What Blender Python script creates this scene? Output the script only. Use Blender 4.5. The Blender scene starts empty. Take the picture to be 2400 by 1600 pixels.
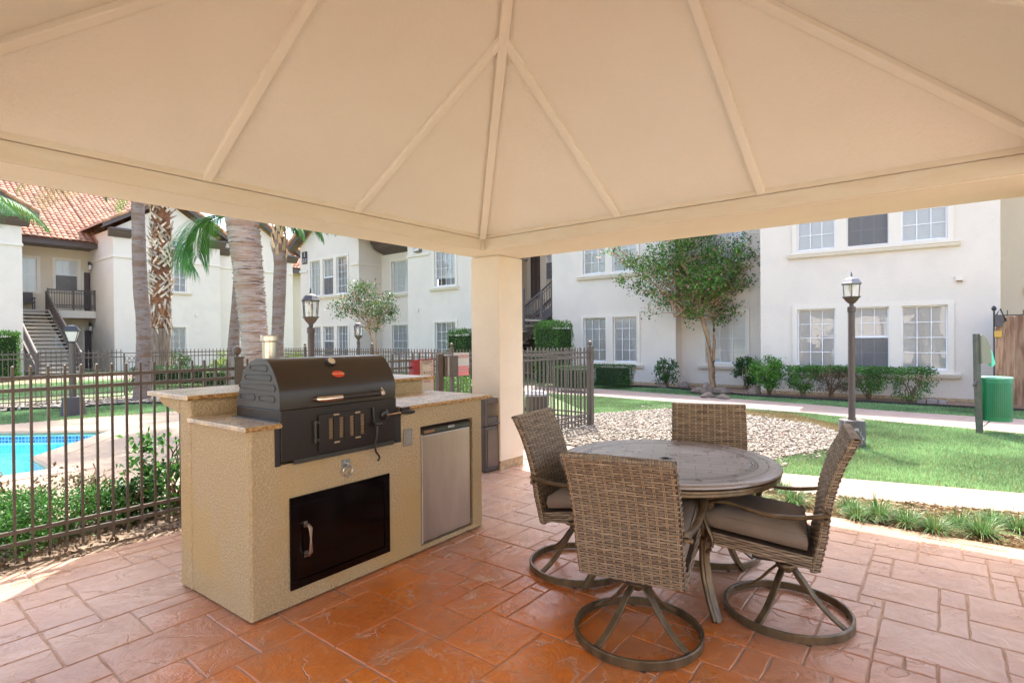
import bpy, bmesh, math, random
import numpy as np
from math import sin, cos, pi, radians, sqrt, atan2, hypot
from mathutils import Matrix, Vector
rnd = random.Random(7)
C = bpy.context.scene.collection
sc = bpy.context.scene

# ------------------------------------------------------------------ camera
F, CY, ROLL, PITCH, H = 1286.2, 802.9, radians(.465), radians(-.390), 1.45
cam = bpy.data.cameras.new('camera'); camo = bpy.data.objects.new('camera', cam); C.objects.link(camo)
cam.sensor_width = 36; cam.lens = F/2400*36; cam.shift_y = (CY-800)/2400
cam.clip_start = .05; cam.clip_end = 800
camo.matrix_world = Matrix.Translation((0,0,H)) @ Matrix.Rotation(radians(90)+PITCH, 4, 'X') @ Matrix.Rotation(-ROLL, 4, 'Z')
sc.camera = camo

def ray(px,py):
    u=(px-1200)/F; v=-(py-CY)/F
    cr,sr=cos(ROLL),sin(ROLL); x=u*cr+v*sr; zu=-u*sr+v*cr
    cp,sp=cos(PITCH),sin(PITCH)
    return Vector((x, cp-sp*zu, sp+cp*zu))
def G(px,py,z=0):                       # ground point seen at a photo position
    r=ray(px,py); t=(z-H)/r[2]; return Vector((r[0]*t, r[1]*t, z))

class Fm:                               # an upright frame: x runs at `ang` degrees right of north, y 90 deg left of it
    def __init__(s, x, y, ang, z=0):
        s.o=(x,y,z); s.ang=ang; t=radians(ang)
        s.ux=Vector((sin(t),cos(t),0)); s.uy=Vector((-cos(t),sin(t),0))
        s.M=Matrix.Translation((x,y,z)) @ Matrix.Rotation(radians(90-ang),4,'Z')
    def w(s,x,y,z=0): return s.M @ Vector((x,y,z))
    def loc(s,p): return s.M.inverted() @ Vector((p[0],p[1],p[2] if len(p)>2 else 0))
    def plane(s,px,py,y=0):             # (x,z) on the vertical plane y=const seen at a photo position
        r=ray(px,py); q=s.M.inverted().to_3x3() @ r; o=s.loc((0,0,H))
        t=(y-o.y)/q.y; return o.x+t*q.x, o.z+t*q.z

# ------------------------------------------------------------------ materials
def mat(name, col, rough=.6, metal=0, spec=.5, col2=None, vscale=4, vdet=4, vlo=.35, vhi=.65, bump=0, bscale=60, bdet=3,
        coat=0, coord='Object', stretch=None, rvar=0, attr=None, attr_amt=.3, trans=0, alpha=1, col3=None, v3scale=1.3):
    m=bpy.data.materials.new(name); m.use_nodes=True; nt=m.node_tree; N=nt.nodes; L=nt.links
    b=N['Principled BSDF']; b.inputs['Roughness'].default_value=rough; b.inputs['Metallic'].default_value=metal
    b.inputs['Specular IOR Level'].default_value=spec; b.inputs['Base Color'].default_value=(*col,1)
    b.inputs['Coat Weight'].default_value=coat; b.inputs['Coat Roughness'].default_value=.15
    tc=N.new('ShaderNodeTexCoord'); src=tc.outputs[coord]
    if stretch:
        mp=N.new('ShaderNodeMapping'); mp.inputs['Scale'].default_value=stretch; L.new(src,mp.inputs[0]); src=mp.outputs[0]
    out=None
    def noise(scale,det=4,rgh=.6):
        n=N.new('ShaderNodeTexNoise'); n.inputs['Scale'].default_value=scale; n.inputs['Detail'].default_value=det
        n.inputs['Roughness'].default_value=rgh; L.new(src,n.inputs['Vector']); return n
    if col2 is not None:
        n=noise(vscale,vdet); r=N.new('ShaderNodeValToRGB'); L.new(n.outputs['Fac'],r.inputs[0])
        e=r.color_ramp.elements; e[0].position=vlo; e[1].position=vhi; e[0].color=(*col,1); e[1].color=(*col2,1); out=r.outputs[0]
    if col3 is not None:
        n=noise(v3scale,3); r=N.new('ShaderNodeValToRGB'); L.new(n.outputs['Fac'],r.inputs[0]); r.color_ramp.elements[0].position=.48; r.color_ramp.elements[1].position=.62
        mx=N.new('ShaderNodeMix'); mx.data_type='RGBA'; L.new(r.outputs[0],mx.inputs['Factor'])
        if out: L.new(out,mx.inputs['A'])
        else: mx.inputs['A'].default_value=(*col,1)
        mx.inputs['B'].default_value=(*col3,1); out=mx.outputs['Result']
    if attr:
        a=N.new('ShaderNodeAttribute'); a.attribute_name=attr
        mr=N.new('ShaderNodeMapRange'); mr.inputs['To Min'].default_value=1-attr_amt; mr.inputs['To Max'].default_value=1+attr_amt; L.new(a.outputs['Fac'],mr.inputs[0])
        h=N.new('ShaderNodeHueSaturation'); L.new(mr.outputs[0],h.inputs['Value'])
        if out: L.new(out,h.inputs['Color'])
        else: h.inputs['Color'].default_value=(*col,1)
        out=h.outputs[0]
    if out: L.new(out,b.inputs['Base Color'])
    if rvar:
        n=noise(vscale*1.7,5); mr=N.new('ShaderNodeMapRange'); mr.inputs['From Min'].default_value=.3; mr.inputs['From Max'].default_value=.7
        mr.inputs['To Min'].default_value=max(0,rough-rvar); mr.inputs['To Max'].default_value=min(1,rough+rvar); L.new(n.outputs['Fac'],mr.inputs[0]); L.new(mr.outputs[0],b.inputs['Roughness'])
    if bump:
        n=noise(bscale,bdet); bp=N.new('ShaderNodeBump'); bp.inputs['Strength'].default_value=min(1,bump); bp.inputs['Distance'].default_value=.01*max(1,bump)
        L.new(n.outputs['Fac'],bp.inputs['Height']); L.new(bp.outputs[0],b.inputs['Normal'])
    if alpha<1: b.inputs['Alpha'].default_value=alpha
    return m

def leafmat(name, dark, light, scale=1.5, transl=.35, flower=None, amt=.35):
    m=bpy.data.materials.new(name); m.use_nodes=True; nt=m.node_tree; N=nt.nodes; L=nt.links
    b=N['Principled BSDF']; o=N['Material Output']; b.inputs['Roughness'].default_value=.45; b.inputs['Specular IOR Level'].default_value=.4
    a=N.new('ShaderNodeAttribute'); a.attribute_name='rnd'
    r=N.new('ShaderNodeValToRGB'); e=r.color_ramp.elements; e[0].color=(*dark,1); e[1].color=(*light,1); L.new(a.outputs['Fac'],r.inputs[0])
    if flower:
        e=r.color_ramp.elements.new(.93); e.color=(*light,1); r.color_ramp.elements[-1].position=.95; r.color_ramp.elements[-1].color=(*flower,1)
    tc=N.new('ShaderNodeTexCoord'); n=N.new('ShaderNodeTexNoise'); n.inputs['Scale'].default_value=scale; L.new(tc.outputs['Object'],n.inputs[0])
    mr=N.new('ShaderNodeMapRange'); mr.inputs['From Min'].default_value=.3; mr.inputs['From Max'].default_value=.7; mr.inputs['To Min'].default_value=1-amt; mr.inputs['To Max'].default_value=1+amt; L.new(n.outputs[0],mr.inputs[0])
    h=N.new('ShaderNodeHueSaturation'); L.new(mr.outputs[0],h.inputs['Value']); L.new(r.outputs[0],h.inputs['Color']); L.new(h.outputs[0],b.inputs['Base Color'])
    t=N.new('ShaderNodeBsdfTranslucent'); L.new(h.outputs[0],t.inputs[0]); mx=N.new('ShaderNodeMixShader'); mx.inputs[0].default_value=transl
    L.new(b.outputs[0],mx.inputs[1]); L.new(t.outputs[0],mx.inputs[2]); L.new(mx.outputs[0],o.inputs[0]); return m

def glassmat(name, tint=(.9,.95,.97), refl=.12, rough=.02):
    m=bpy.data.materials.new(name); m.use_nodes=True; nt=m.node_tree; N=nt.nodes; L=nt.links; o=N['Material Output']; N.remove(N['Principled BSDF'])
    t=N.new('ShaderNodeBsdfTransparent'); t.inputs[0].default_value=(*tint,1); g=N.new('ShaderNodeBsdfGlossy'); g.inputs['Roughness'].default_value=rough
    lw=N.new('ShaderNodeLayerWeight'); lw.inputs[0].default_value=.35; ma=N.new('ShaderNodeMath'); ma.operation='ADD'; ma.inputs[1].default_value=refl; ma.use_clamp=True
    tc=N.new('ShaderNodeTexCoord'); n=N.new('ShaderNodeTexNoise'); n.inputs['Scale'].default_value=1.2; L.new(tc.outputs['Object'],n.inputs[0])
    bp=N.new('ShaderNodeBump'); bp.inputs['Strength'].default_value=.15; bp.inputs['Distance'].default_value=.05; L.new(n.outputs[0],bp.inputs['Height']); L.new(bp.outputs[0],g.inputs['Normal'])
    L.new(lw.outputs['Fresnel'],ma.inputs[0]); mx=N.new('ShaderNodeMixShader'); L.new(ma.outputs[0],mx.inputs[0]); L.new(t.outputs[0],mx.inputs[1]); L.new(g.outputs[0],mx.inputs[2]); L.new(mx.outputs[0],o.inputs[0]); return m

# ------------------------------------------------------------------ mesh builder
class MB:
    def __init__(s): s.v=[]; s.f=[]; s.a=[]; s.M=None; s.r=.5
    def add(s, vs, fs, r=None):
        k=len(s.v)
        if s.M is not None: vs=[s.M @ Vector(p) for p in vs]
        s.v.extend([tuple(p) for p in vs]); s.f.extend([tuple(i+k for i in f) for f in fs]); s.a.extend([s.r if r is None else r]*len(vs)); return s
    def box(s,x0,x1,y0,y1,z0,z1,r=None):
        return s.add([(x0,y0,z0),(x1,y0,z0),(x1,y1,z0),(x0,y1,z0),(x0,y0,z1),(x1,y0,z1),(x1,y1,z1),(x0,y1,z1)],
                     [(3,2,1,0),(4,5,6,7),(0,1,5,4),(1,2,6,5),(2,3,7,6),(3,0,4,7)],r)
    def prism(s, poly, d0, d1, axis='z', r=None):     # polygon extruded along an axis
        n=len(poly)
        def P(p,d): return (p[0],p[1],d) if axis=='z' else ((p[0],d,p[1]) if axis=='y' else (d,p[0],p[1]))
        vs=[P(p,d0) for p in poly]+[P(p,d1) for p in poly]
        return s.add(vs,[tuple(range(n))[::-1],tuple(range(n,2*n))]+[(i,(i+1)%n,n+(i+1)%n,n+i) for i in range(n)],r)
    def lathe(s, prof, n=20, c=(0,0,0), cap=True, sx=1, sy=1, ph=0):
        vs=[]; fs=[]
        for (r,z) in prof:
            for i in range(n): t=2*pi*i/n+ph; vs.append((c[0]+r*cos(t)*sx,c[1]+r*sin(t)*sy,c[2]+z))
        for j in range(len(prof)-1):
            for i in range(n): fs.append((j*n+i,j*n+(i+1)%n,(j+1)*n+(i+1)%n,(j+1)*n+i))
        if cap: fs.append(tuple(range(n))[::-1]); k=(len(prof)-1)*n; fs.append(tuple(range(k,k+n)))
        return s.add(vs,fs)
    def sweep(s, pts, sec, up=(0,0,1), closed=False, cap=True, scl=None, r=None):   # sec: list of (side, up) offsets
        P=[Vector(p) for p in pts]; n=len(P); m=len(sec); vs=[]; fs=[]
        for i in range(n):
            if closed: t=(P[(i+1)%n]-P[i-1])
            else: t=P[min(i+1,n-1)]-P[max(i-1,0)]
            t.normalize(); sd=t.cross(Vector(up))
            if sd.length<1e-4: sd=t.cross(Vector((0,1,0.01)))
            sd.normalize(); u=sd.cross(t); k=scl[i] if scl else 1
            for a,b in sec: vs.append(P[i]+sd*a*k+u*b*k)
        for i in range(n if closed else n-1):
            for j in range(m): a=i*m+j; b=i*m+(j+1)%m; c=((i+1)%n)*m+(j+1)%m; d=((i+1)%n)*m+j; fs.append((a,d,c,b))
        if cap and not closed: fs.append(tuple(range(m))); fs.append(tuple(range((n-1)*m,n*m))[::-1])
        return s.add(vs,fs,r)
    def tube(s, pts, r, n=8, closed=False, scl=None, up=(0,0,1), rr=None):
        return s.sweep(pts,[(r*cos(2*pi*i/n),r*sin(2*pi*i/n)) for i in range(n)],up=up,closed=closed,scl=scl,r=rr)
    def quad(s,a,b,c,d,r=None): return s.add([a,b,c,d],[(0,1,2,3)],r)
    def build(s, name, m, parent=None, M=None, smooth=35, bevel=0, bseg=2):
        me=bpy.data.meshes.new(name); me.from_pydata(s.v,[],s.f); me.validate(); me.update()
        if len(me.vertices)==len(s.a):
            at=me.attributes.new('rnd','FLOAT','POINT'); at.data.foreach_set('value',s.a)
        me.materials.append(m)
        if smooth: me.shade_smooth(); me.set_sharp_from_angle(angle=radians(smooth))
        o=bpy.data.objects.new(name,me); C.objects.link(o); place(o,parent,M)
        if bevel:
            b=o.modifiers.new('bevel','BEVEL'); b.width=bevel; b.segments=bseg; b.limit_method='ANGLE'; b.angle_limit=radians(40); b.harden_normals=False
        return o
WM={}
def place(o,parent,M):
    if M is None: M=WM[parent.name].copy() if parent else Matrix.Identity(4)
    WM[o.name]=M.copy()
    if parent: o.parent=parent; o.matrix_local=WM[parent.name].inverted() @ M
    else: o.matrix_local=M
def npmesh(name, V, Fq, m, parent=None, M=None, rn=None, smooth=False):
    """quads or triangles from numpy arrays"""
    me=bpy.data.meshes.new(name); nv=len(V); nf,k=Fq.shape
    me.vertices.add(nv); me.vertices.foreach_set('co',V.astype(np.float32).ravel())
    me.loops.add(nf*k); me.loops.foreach_set('vertex_index',Fq.astype(np.int32).ravel())
    me.polygons.add(nf); me.polygons.foreach_set('loop_start',np.arange(0,nf*k,k,dtype=np.int32)); me.polygons.foreach_set('loop_total',np.full(nf,k,dtype=np.int32))
    me.update(calc_edges=True)
    if rn is not None:
        at=me.attributes.new('rnd','FLOAT','POINT'); at.data.foreach_set('value',rn.astype(np.float32))
    me.materials.append(m)
    if smooth: me.shade_smooth()
    o=bpy.data.objects.new(name,me); C.objects.link(o); place(o,parent,M); return o
def tag(o,label,cat,group=None,kind=None):
    o['label']=label; o['category']=cat
    if group: o['group']=group
    if kind: o['kind']=kind
    return o
def thing(name,label,cat,M,group=None):
    o=bpy.data.objects.new(name,None); o.empty_display_size=.1; C.objects.link(o); place(o,None,M if isinstance(M,Matrix) else M.M)
    return tag(o,label,cat,group)
def T(x,y,z=0,rz=0): return Matrix.Translation((x,y,z)) @ Matrix.Rotation(rz,4,'Z')
def struct(o): o['kind']='structure'; return o
def copy_tree(o,M,label=None,parent=None):
    c=o.copy(); C.objects.link(c)
    if parent: c.parent=parent; WM[c.name]=WM[parent.name] @ o.matrix_local
    else: c.matrix_local=M; WM[c.name]=M.copy()
    if label: c['label']=label
    for ch in list(o.children): copy_tree(ch,None,None,c)
    return c

# ------------------------------------------------------------------ palette
M_white =mat('white_stucco',(.68,.615,.53),.88,bump=.8,bscale=28,bdet=6,col2=(.65,.585,.50),vscale=.5,vlo=.3,vhi=.7,col3=(.635,.575,.495),v3scale=1.1)
M_cream =mat('cream_stucco',(.60,.52,.40),.85,bump=.6,bscale=30,col2=(.56,.48,.37),vscale=.7,vlo=.3,vhi=.7)
M_trim  =mat('stucco_trim',(.68,.625,.535),.8,bump=.25,bscale=60)
M_ceil  =mat('tan_ceiling_stucco',(.80,.79,.695),.9,bump=.7,bscale=45,bdet=5,col2=(.77,.755,.655),vscale=1.3,vlo=.3,vhi=.7,vdet=7)
M_board =mat('painted_tan_board',(.68,.64,.53),.6,bump=.25,bscale=9,stretch=(1,1,6),col2=(.65,.585,.455),vscale=3)
M_beam  =mat('tan_beam_stucco',(.80,.745,.61),.85,bump=.3,bscale=70,col2=(.77,.71,.575),vscale=2)
M_column=mat('column_stucco',(.74,.66,.535),.85,bump=.6,bscale=40,col2=(.69,.61,.49),vscale=1.5)
M_rib=mat('painted_rib',(.80,.785,.685),.7,bump=.3,bscale=30,col2=(.78,.76,.655),vscale=3)
M_colbase=mat('bare_column_base',(.55,.42,.26),.9,bump=1,bscale=40,col2=(.35,.24,.13),vscale=20)
M_brown =mat('brown_fascia_paint',(.085,.062,.055),.55,bump=.1,bscale=20)
M_bronze=mat('bronze_fence_paint',(.115,.095,.078),.45,spec=.5,col2=(.09,.073,.06),vscale=8)
M_fencefar=mat('brown_fence_paint',(.12,.085,.062),.5)
M_black =mat('black_lamp_paint',(.025,.022,.022),.35,spec=.5)
M_lampbr=mat('brown_lamp_paint',(.075,.055,.045),.4,col2=(.06,.045,.04),vscale=10)
M_vinyl =mat('white_vinyl',(.8,.81,.82),.4)
M_glass =glassmat('window_glass',(.96,.97,.97),.045)
M_lglass=glassmat('lantern_glass',(.93,.95,.94),.02,.1)
M_bulb  =mat('bulb_glass',(.85,.82,.75),.2)
M_screen=mat('dark_screen',(.18,.17,.17),.9,alpha=.42)
M_dark  =mat('dark_room',(.10,.10,.10),.9)
def blindmat():
    m=bpy.data.materials.new('window_blind'); m.use_nodes=True; nt=m.node_tree; N=nt.nodes; L=nt.links; b=N['Principled BSDF']; b.inputs['Roughness'].default_value=.7
    tc=N.new('ShaderNodeTexCoord'); w=N.new('ShaderNodeTexWave'); w.bands_direction='Z'; w.inputs['Scale'].default_value=6; L.new(tc.outputs['Object'],w.inputs[0])
    r=N.new('ShaderNodeValToRGB'); r.color_ramp.elements[0].color=(.74,.74,.71,1); r.color_ramp.elements[1].color=(.84,.83,.80,1); r.color_ramp.elements[1].position=.4; L.new(w.outputs[0],r.inputs[0]); L.new(r.outputs[0],b.inputs['Base Color']); return m
M_blind=blindmat()
M_blinddark=M_blind.copy(); M_blinddark.name='grey_blind'
for e,c in zip(M_blinddark.node_tree.nodes['Color Ramp'].color_ramp.elements,((.12,.125,.13,1),(.62,.63,.63,1))): e.color=c
M_rooftile=mat('clay_roof_tile',(.36,.15,.085),.75,col2=(.48,.28,.18),vscale=3,attr='rnd',attr_amt=.35,bump=.2,bscale=20)
M_rooftop =mat('clay_roof_sheet',(.36,.18,.12),.8,col2=(.46,.28,.20),vscale=5)
M_door  =mat('brown_door_paint',(.07,.05,.045),.5)
M_stair =mat('stair_paint',(.085,.07,.065),.6)
M_tread =mat('concrete_tread',(.42,.38,.33),.8)
M_soil  =mat('bark_soil',(.16,.09,.055),.95,col2=(.30,.19,.12),vscale=14,bump=1,bscale=30)
M_bark  =mat('tree_bark',(.42,.27,.15),.8,col2=(.27,.17,.10),vscale=6,stretch=(3,3,.8),bump=.6,bscale=25)
M_stone =mat('field_stone',(.17,.125,.095),.9,col2=(.10,.075,.06),vscale=6,bump=.6,bscale=18)
# ================================================================== ground
PV = Fm(-.30,5.76,38.3)                 # pavilion frame: x away along the left beam, y to the left-back
def pv(x,y,z=0): p=PV.w(x,y,z); return (p.x,p.y,p.z)
def sheet(name, pts, z, m, holes=(), thick=0):
    bm=bmesh.new()
    for ring in (pts,)+tuple(holes):
        vs=[bm.verts.new((p[0],p[1],z)) for p in ring]
        for i in range(len(vs)): bm.edges.new((vs[i],vs[(i+1)%len(vs)]))
    bmesh.ops.triangle_fill(bm,use_beauty=True,use_dissolve=False,edges=bm.edges[:])
    for f in bm.faces:
        f.normal_update()
        if f.normal.z<0: f.normal_flip()
    if thick:
        r=bmesh.ops.extrude_face_region(bm,geom=bm.faces[:]); vv=[e for e in r['geom'] if isinstance(e,bmesh.types.BMVert)]
        for v in vv: v.co.z-=thick
    me=bpy.data.meshes.new(name); bm.to_mesh(me); bm.free(); me.materials.append(m); o=bpy.data.objects.new(name,me); C.objects.link(o); WM[o.name]=Matrix.Identity(4); return struct(o)

M_lawnbase=mat('lawn_soil',(.10,.16,.06),.95,col2=(.16,.17,.08),vscale=1.3,vlo=.4,vhi=.75,col3=(.20,.16,.09),v3scale=.35,bump=.8,bscale=60)
M_path =mat('pale_paver',(.262,.195,.155),.75,col2=(.225,.168,.132),vscale=2.5,bump=.3,bscale=30)
M_pathfar=mat('pink_path_concrete',(.27,.205,.178),.8,col2=(.235,.175,.15),vscale=1.5)
M_deck =mat('peach_pool_deck',(.285,.213,.150),.8,col2=(.26,.19,.13),vscale=1.1,bump=.3,bscale=60)
M_grout=mat('stamped_joint',(.36,.21,.13),.9,col2=(.45,.33,.25),vscale=7)
M_gravbed=mat('gravel_bed',(.16,.125,.095),.95,col2=(.08,.06,.045),vscale=30,bump=1,bscale=50)

POOL=[(-6.6,9.03),(-6.1,6.98),(-5.28,6.31),(-5.57,5.95),(-8.5,4.3),(-14,5.2),(-15,9.2),(-8.37,8.98)]
PATIO=[pv(-9,-9),pv(.72,-9),pv(.72,.80),pv(-9,.80)]
sheet('ground',[(-400,-60),(400,-60),(400,400),(-400,400)],-.034,M_lawnbase,holes=(POOL,))

# stamped concrete patio: slabs of a random ashlar pattern, each its own face, over a lower joint plane
def patio_mesh():
    cell=.118; n0x,n1x=-58,7; n0y,n1y=-58,7
    used=set(); V=[];Fc=[];R=[]
    sizes=[(3,2),(2,3),(4,3),(3,3),(2,2),(4,2),(3,2),(2,2),(3,4),(2,1),(3,1)]
    rr=random.Random(11)
    for j in range(n0y,n1y):
        for i in range(n0x,n1x):
            if (i,j) in used: continue
            rr.shuffle(sizes)
            for (w,h) in sizes+[(1,1)]:
                cells=[(i+a,j+b) for a in range(w) for b in range(h)]
                if all(c not in used for c in cells) and i+w<=n1x+1 and j+h<=n1y+1: break
            used.update(cells)
            x0,x1=i*cell,(i+w)*cell; y0,y1=j*cell,(j+h)*cell
            g=.0034
            x0+=g;x1=min(x1,.72)-g;y0+=g;y1=min(y1,.80)-g
            if x1-x0<.02 or y1-y0<.02: continue
            p=[]
            def seg(a,b):
                k=max(2,int(hypot(b[0]-a[0],b[1]-a[1])/.06))
                for q in range(k):
                    t=q/k; e=(.0028 if q else .004); p.append((a[0]+(b[0]-a[0])*t+rr.uniform(-e,e),a[1]+(b[1]-a[1])*t+rr.uniform(-e,e)))
            seg((x0,y0),(x1,y0));seg((x1,y0),(x1,y1));seg((x1,y1),(x0,y1));seg((x0,y1),(x0,y0))
            k=len(V);m=len(p);c=((x0+x1)/2,(y0+y1)/2)
            V+=[(q[0]+(c[0]-q[0])*.006/max(.05,hypot(c[0]-q[0],c[1]-q[1])),q[1]+(c[1]-q[1])*.006/max(.05,hypot(c[0]-q[0],c[1]-q[1])),0) for q in p]
            V+=[(q[0],q[1],-.0055) for q in p]
            Fc.append(tuple(range(k,k+m)));R+=[rr.random()]*(2*m)
            for q in range(m): Fc.append((k+q,k+m+q,k+m+(q+1)%m,k+(q+1)%m))
    me=bpy.data.meshes.new('patio_floor'); me.from_pydata(V,[],Fc); me.update()
    at=me.attributes.new('rnd','FLOAT','POINT'); at.data.foreach_set('value',R); return me
def patiomat():
    m=bpy.data.materials.new('stamped_concrete'); m.use_nodes=True; nt=m.node_tree; N=nt.nodes; L=nt.links; b=N['Principled BSDF']
    tc=N.new('ShaderNodeTexCoord'); P=tc.outputs['Object']
    def noise(sc_,det=5,rg=.6,dist=0,vec=P):
        n=N.new('ShaderNodeTexNoise'); n.inputs['Scale'].default_value=sc_; n.inputs['Detail'].default_value=det; n.inputs['Roughness'].default_value=rg; n.inputs['Distortion'].default_value=dist; L.new(vec,n.inputs[0]); return n.outputs['Fac']
    def ramp(f,p0,p1,c0=(0,0,0),c1=(1,1,1)):
        r=N.new('ShaderNodeValToRGB'); e=r.color_ramp.elements; e[0].position=p0;e[1].position=p1;e[0].color=(*c0,1);e[1].color=(*c1,1); L.new(f,r.inputs[0]); return r.outputs[0]
    def mix(f,a,c,bt='MIX'):
        x=N.new('ShaderNodeMix'); x.data_type='RGBA'; x.blend_type=bt
        for s,k in ((f,'Factor'),(a,'A'),(c,'B')):
            if isinstance(s,(float,int)): x.inputs[k].default_value=s
            elif isinstance(s,tuple): x.inputs[k].default_value=(*s,1)
            else: L.new(s,x.inputs[k])
        return x.outputs['Result']
    at=N.new('ShaderNodeAttribute'); at.attribute_name='rnd'
    base=mix(ramp(noise(1.6,6),.35,.65),(.72,.19,.008),(.52,.125,.012))
    base=mix(ramp(noise(9,8,.7,1.2),.52,.74),base,(.70,.30,.10))
    base=mix(ramp(at.outputs['Fac'],0,1),base,mix(.5,base,(.46,.17,.07)))
    # paler, pinker zone: full round the edges, little in the middle
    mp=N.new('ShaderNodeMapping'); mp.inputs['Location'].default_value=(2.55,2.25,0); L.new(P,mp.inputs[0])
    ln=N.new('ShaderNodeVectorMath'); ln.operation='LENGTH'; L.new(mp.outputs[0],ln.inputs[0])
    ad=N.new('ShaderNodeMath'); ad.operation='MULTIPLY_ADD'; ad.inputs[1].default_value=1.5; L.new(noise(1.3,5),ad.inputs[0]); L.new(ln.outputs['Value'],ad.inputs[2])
    pinkish=mix(ramp(noise(3.1,6),.35,.65),(.53,.34,.245),(.45,.27,.195))
    base=mix(ramp(N_div(N,L,ad.outputs[0],3.8),.44,.74),base,pinkish)
    base=mix(ramp(noise(2.3,7,.7,.8),.50,.68),base,mix(.6,base,(.40,.20,.11)))
    # fine pale scuffs and creases of the stamp
    vo=N.new('ShaderNodeTexVoronoi'); vo.feature='DISTANCE_TO_EDGE'; vo.inputs['Scale'].default_value=2.6
    dn=N.new('ShaderNodeTexNoise'); dn.inputs['Scale'].default_value=3.0; dn.inputs['Detail'].default_value=6; L.new(P,dn.inputs[0])
    va=N.new('ShaderNodeVectorMath'); va.operation='MULTIPLY_ADD'; va.inputs[1].default_value=(.9,.9,.0); L.new(dn.outputs['Color'],va.inputs[0]); L.new(P,va.inputs[2]); L.new(va.outputs[0],vo.inputs['Vector'])
    crease=ramp(vo.outputs['Distance'],0,.028,(1,1,1),(0,0,0))
    brk=ramp(noise(4,3),.46,.58)
    cm=N.new('ShaderNodeMath'); cm.operation='MULTIPLY'; L.new(crease,cm.inputs[0]); L.new(brk,cm.inputs[1])
    cm2=N.new('ShaderNodeMath'); cm2.operation='MULTIPLY'; cm2.inputs[1].default_value=.7; L.new(cm.outputs[0],cm2.inputs[0])
    base=mix(cm2.outputs[0],base,(.60,.40,.30))
    base=mix(ramp(noise(19,7,.8),.55,.72),base,mix(.5,base,(.20,.09,.045)))
    L.new(base,b.inputs['Base Color'])
    rg=N.new('ShaderNodeMapRange'); rg.inputs['From Min'].default_value=.3; rg.inputs['From Max'].default_value=.7; rg.inputs['To Min'].default_value=.20; rg.inputs['To Max'].default_value=.46; L.new(noise(2.6,6),rg.inputs[0]); L.new(rg.outputs[0],b.inputs['Roughness'])
    b.inputs['Specular IOR Level'].default_value=.55
    h1=N.new('ShaderNodeMath'); h1.operation='MULTIPLY_ADD'; h1.inputs[1].default_value=.35; L.new(noise(14,6,.6,.6),h1.inputs[0]); L.new(noise(3.5,6,.62,1.5),h1.inputs[2])
    h2=N.new('ShaderNodeMath'); h2.operation='MULTIPLY_ADD'; h2.inputs[1].default_value=-.3; L.new(cm.outputs[0],h2.inputs[0]); L.new(h1.outputs[0],h2.inputs[2])
    bp=N.new('ShaderNodeBump'); bp.inputs['Strength'].default_value=.8; bp.inputs['Distance'].default_value=.016; L.new(h2.outputs[0],bp.inputs['Height']); L.new(bp.outputs[0],b.inputs['Normal'])
    return m
def N_div(N,L,f,k):
    d=N.new('ShaderNodeMath'); d.operation='DIVIDE'; d.inputs[1].default_value=k; L.new(f,d.inputs[0]); return d.outputs[0]
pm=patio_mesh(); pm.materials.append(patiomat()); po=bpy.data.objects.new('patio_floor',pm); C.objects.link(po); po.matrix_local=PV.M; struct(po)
sheet('patio_joints',PATIO,-.0050,M_grout,thick=.02)

# walkway beyond the planting strip, and the long walkway along the building
W1=[pv(1.00,.9),pv(1.00,-1.7),pv(1.42,-3.02),pv(1.77,-4.31),pv(2.7,-7.5),pv(3.6,-7.5),pv(2.53,-4.37),pv(2.05,-2.45),pv(1.95,.9)]
sheet('walkway',W1,-.006,M_path,thick=.03)
wn=[G(*p) for p in ((1279,920),(1392,927),(1600,943),(1800,960),(1896,967),(2055,984),(2208,997),(2400,1015))]
wf=[G(*p) for p in ((2400,981),(2285,974),(2055,959),(1900,946),(1800,938.5),(1392,909),(1279,904))]
ext=lambda a,b,k:(a[0]+(a[0]-b[0])*k,a[1]+(a[1]-b[1])*k)
W2=[ext(wn[0],wn[1],2.2)]+wn+[ext(wn[-1],wn[-2],4),ext(wf[0],wf[1],3)]+wf+[ext(wf[-1],wf[-2],.8)]
sheet('back_walkway',W2,-.010,M_pathfar,thick=.02)
mbj=MB()
for i in range(60):                    # scored joints across both walkways
    pass
jt=MB()
def joints(near,far,step,z,w=.006):
    def resample(P):
        o=[];acc=0
        for a,b in zip(P,P[1:]):
            d=hypot(b[0]-a[0],b[1]-a[1]); n=max(1,int(d/step))
            for k in range(n): o.append((a[0]+(b[0]-a[0])*k/n,a[1]+(b[1]-a[1])*k/n))
        return o
    A=resample(near);n=len(A);B=[]
    L_=[0]
    for a,b in zip(far,far[1:]): L_.append(L_[-1]+hypot(b[0]-a[0],b[1]-a[1]))
    for k in range(n):
        d=L_[-1]*k/n
        for i in range(len(far)-1):
            if L_[i+1]>=d: t=(d-L_[i])/(L_[i+1]-L_[i]); B.append((far[i][0]+(far[i+1][0]-far[i][0])*t,far[i][1]+(far[i+1][1]-far[i][1])*t)); break
    for a,b in zip(A,B):
        e=Vector((b[0]-a[0],b[1]-a[1],0)); s=Vector((-e.y,e.x,0)).normalized()*w
        jt.quad((a[0]-s.x,a[1]-s.y,z),(a[0]+s.x,a[1]+s.y,z),(b[0]+s.x,b[1]+s.y,z),(b[0]-s.x,b[1]-s.y,z))
joints([(p[0],p[1]) for p in wn],[(p[0],p[1]) for p in wf[::-1]],.55,-.006,.008)
joints([W1[i][:2] for i in (1,2,3,4)],[W1[i][:2] for i in (8,7,6,5)],.62,-.002,.004)
struct(jt.build('walkway_joints',mat('walkway_joint',(.34,.22,.16),.9),smooth=0))

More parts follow.
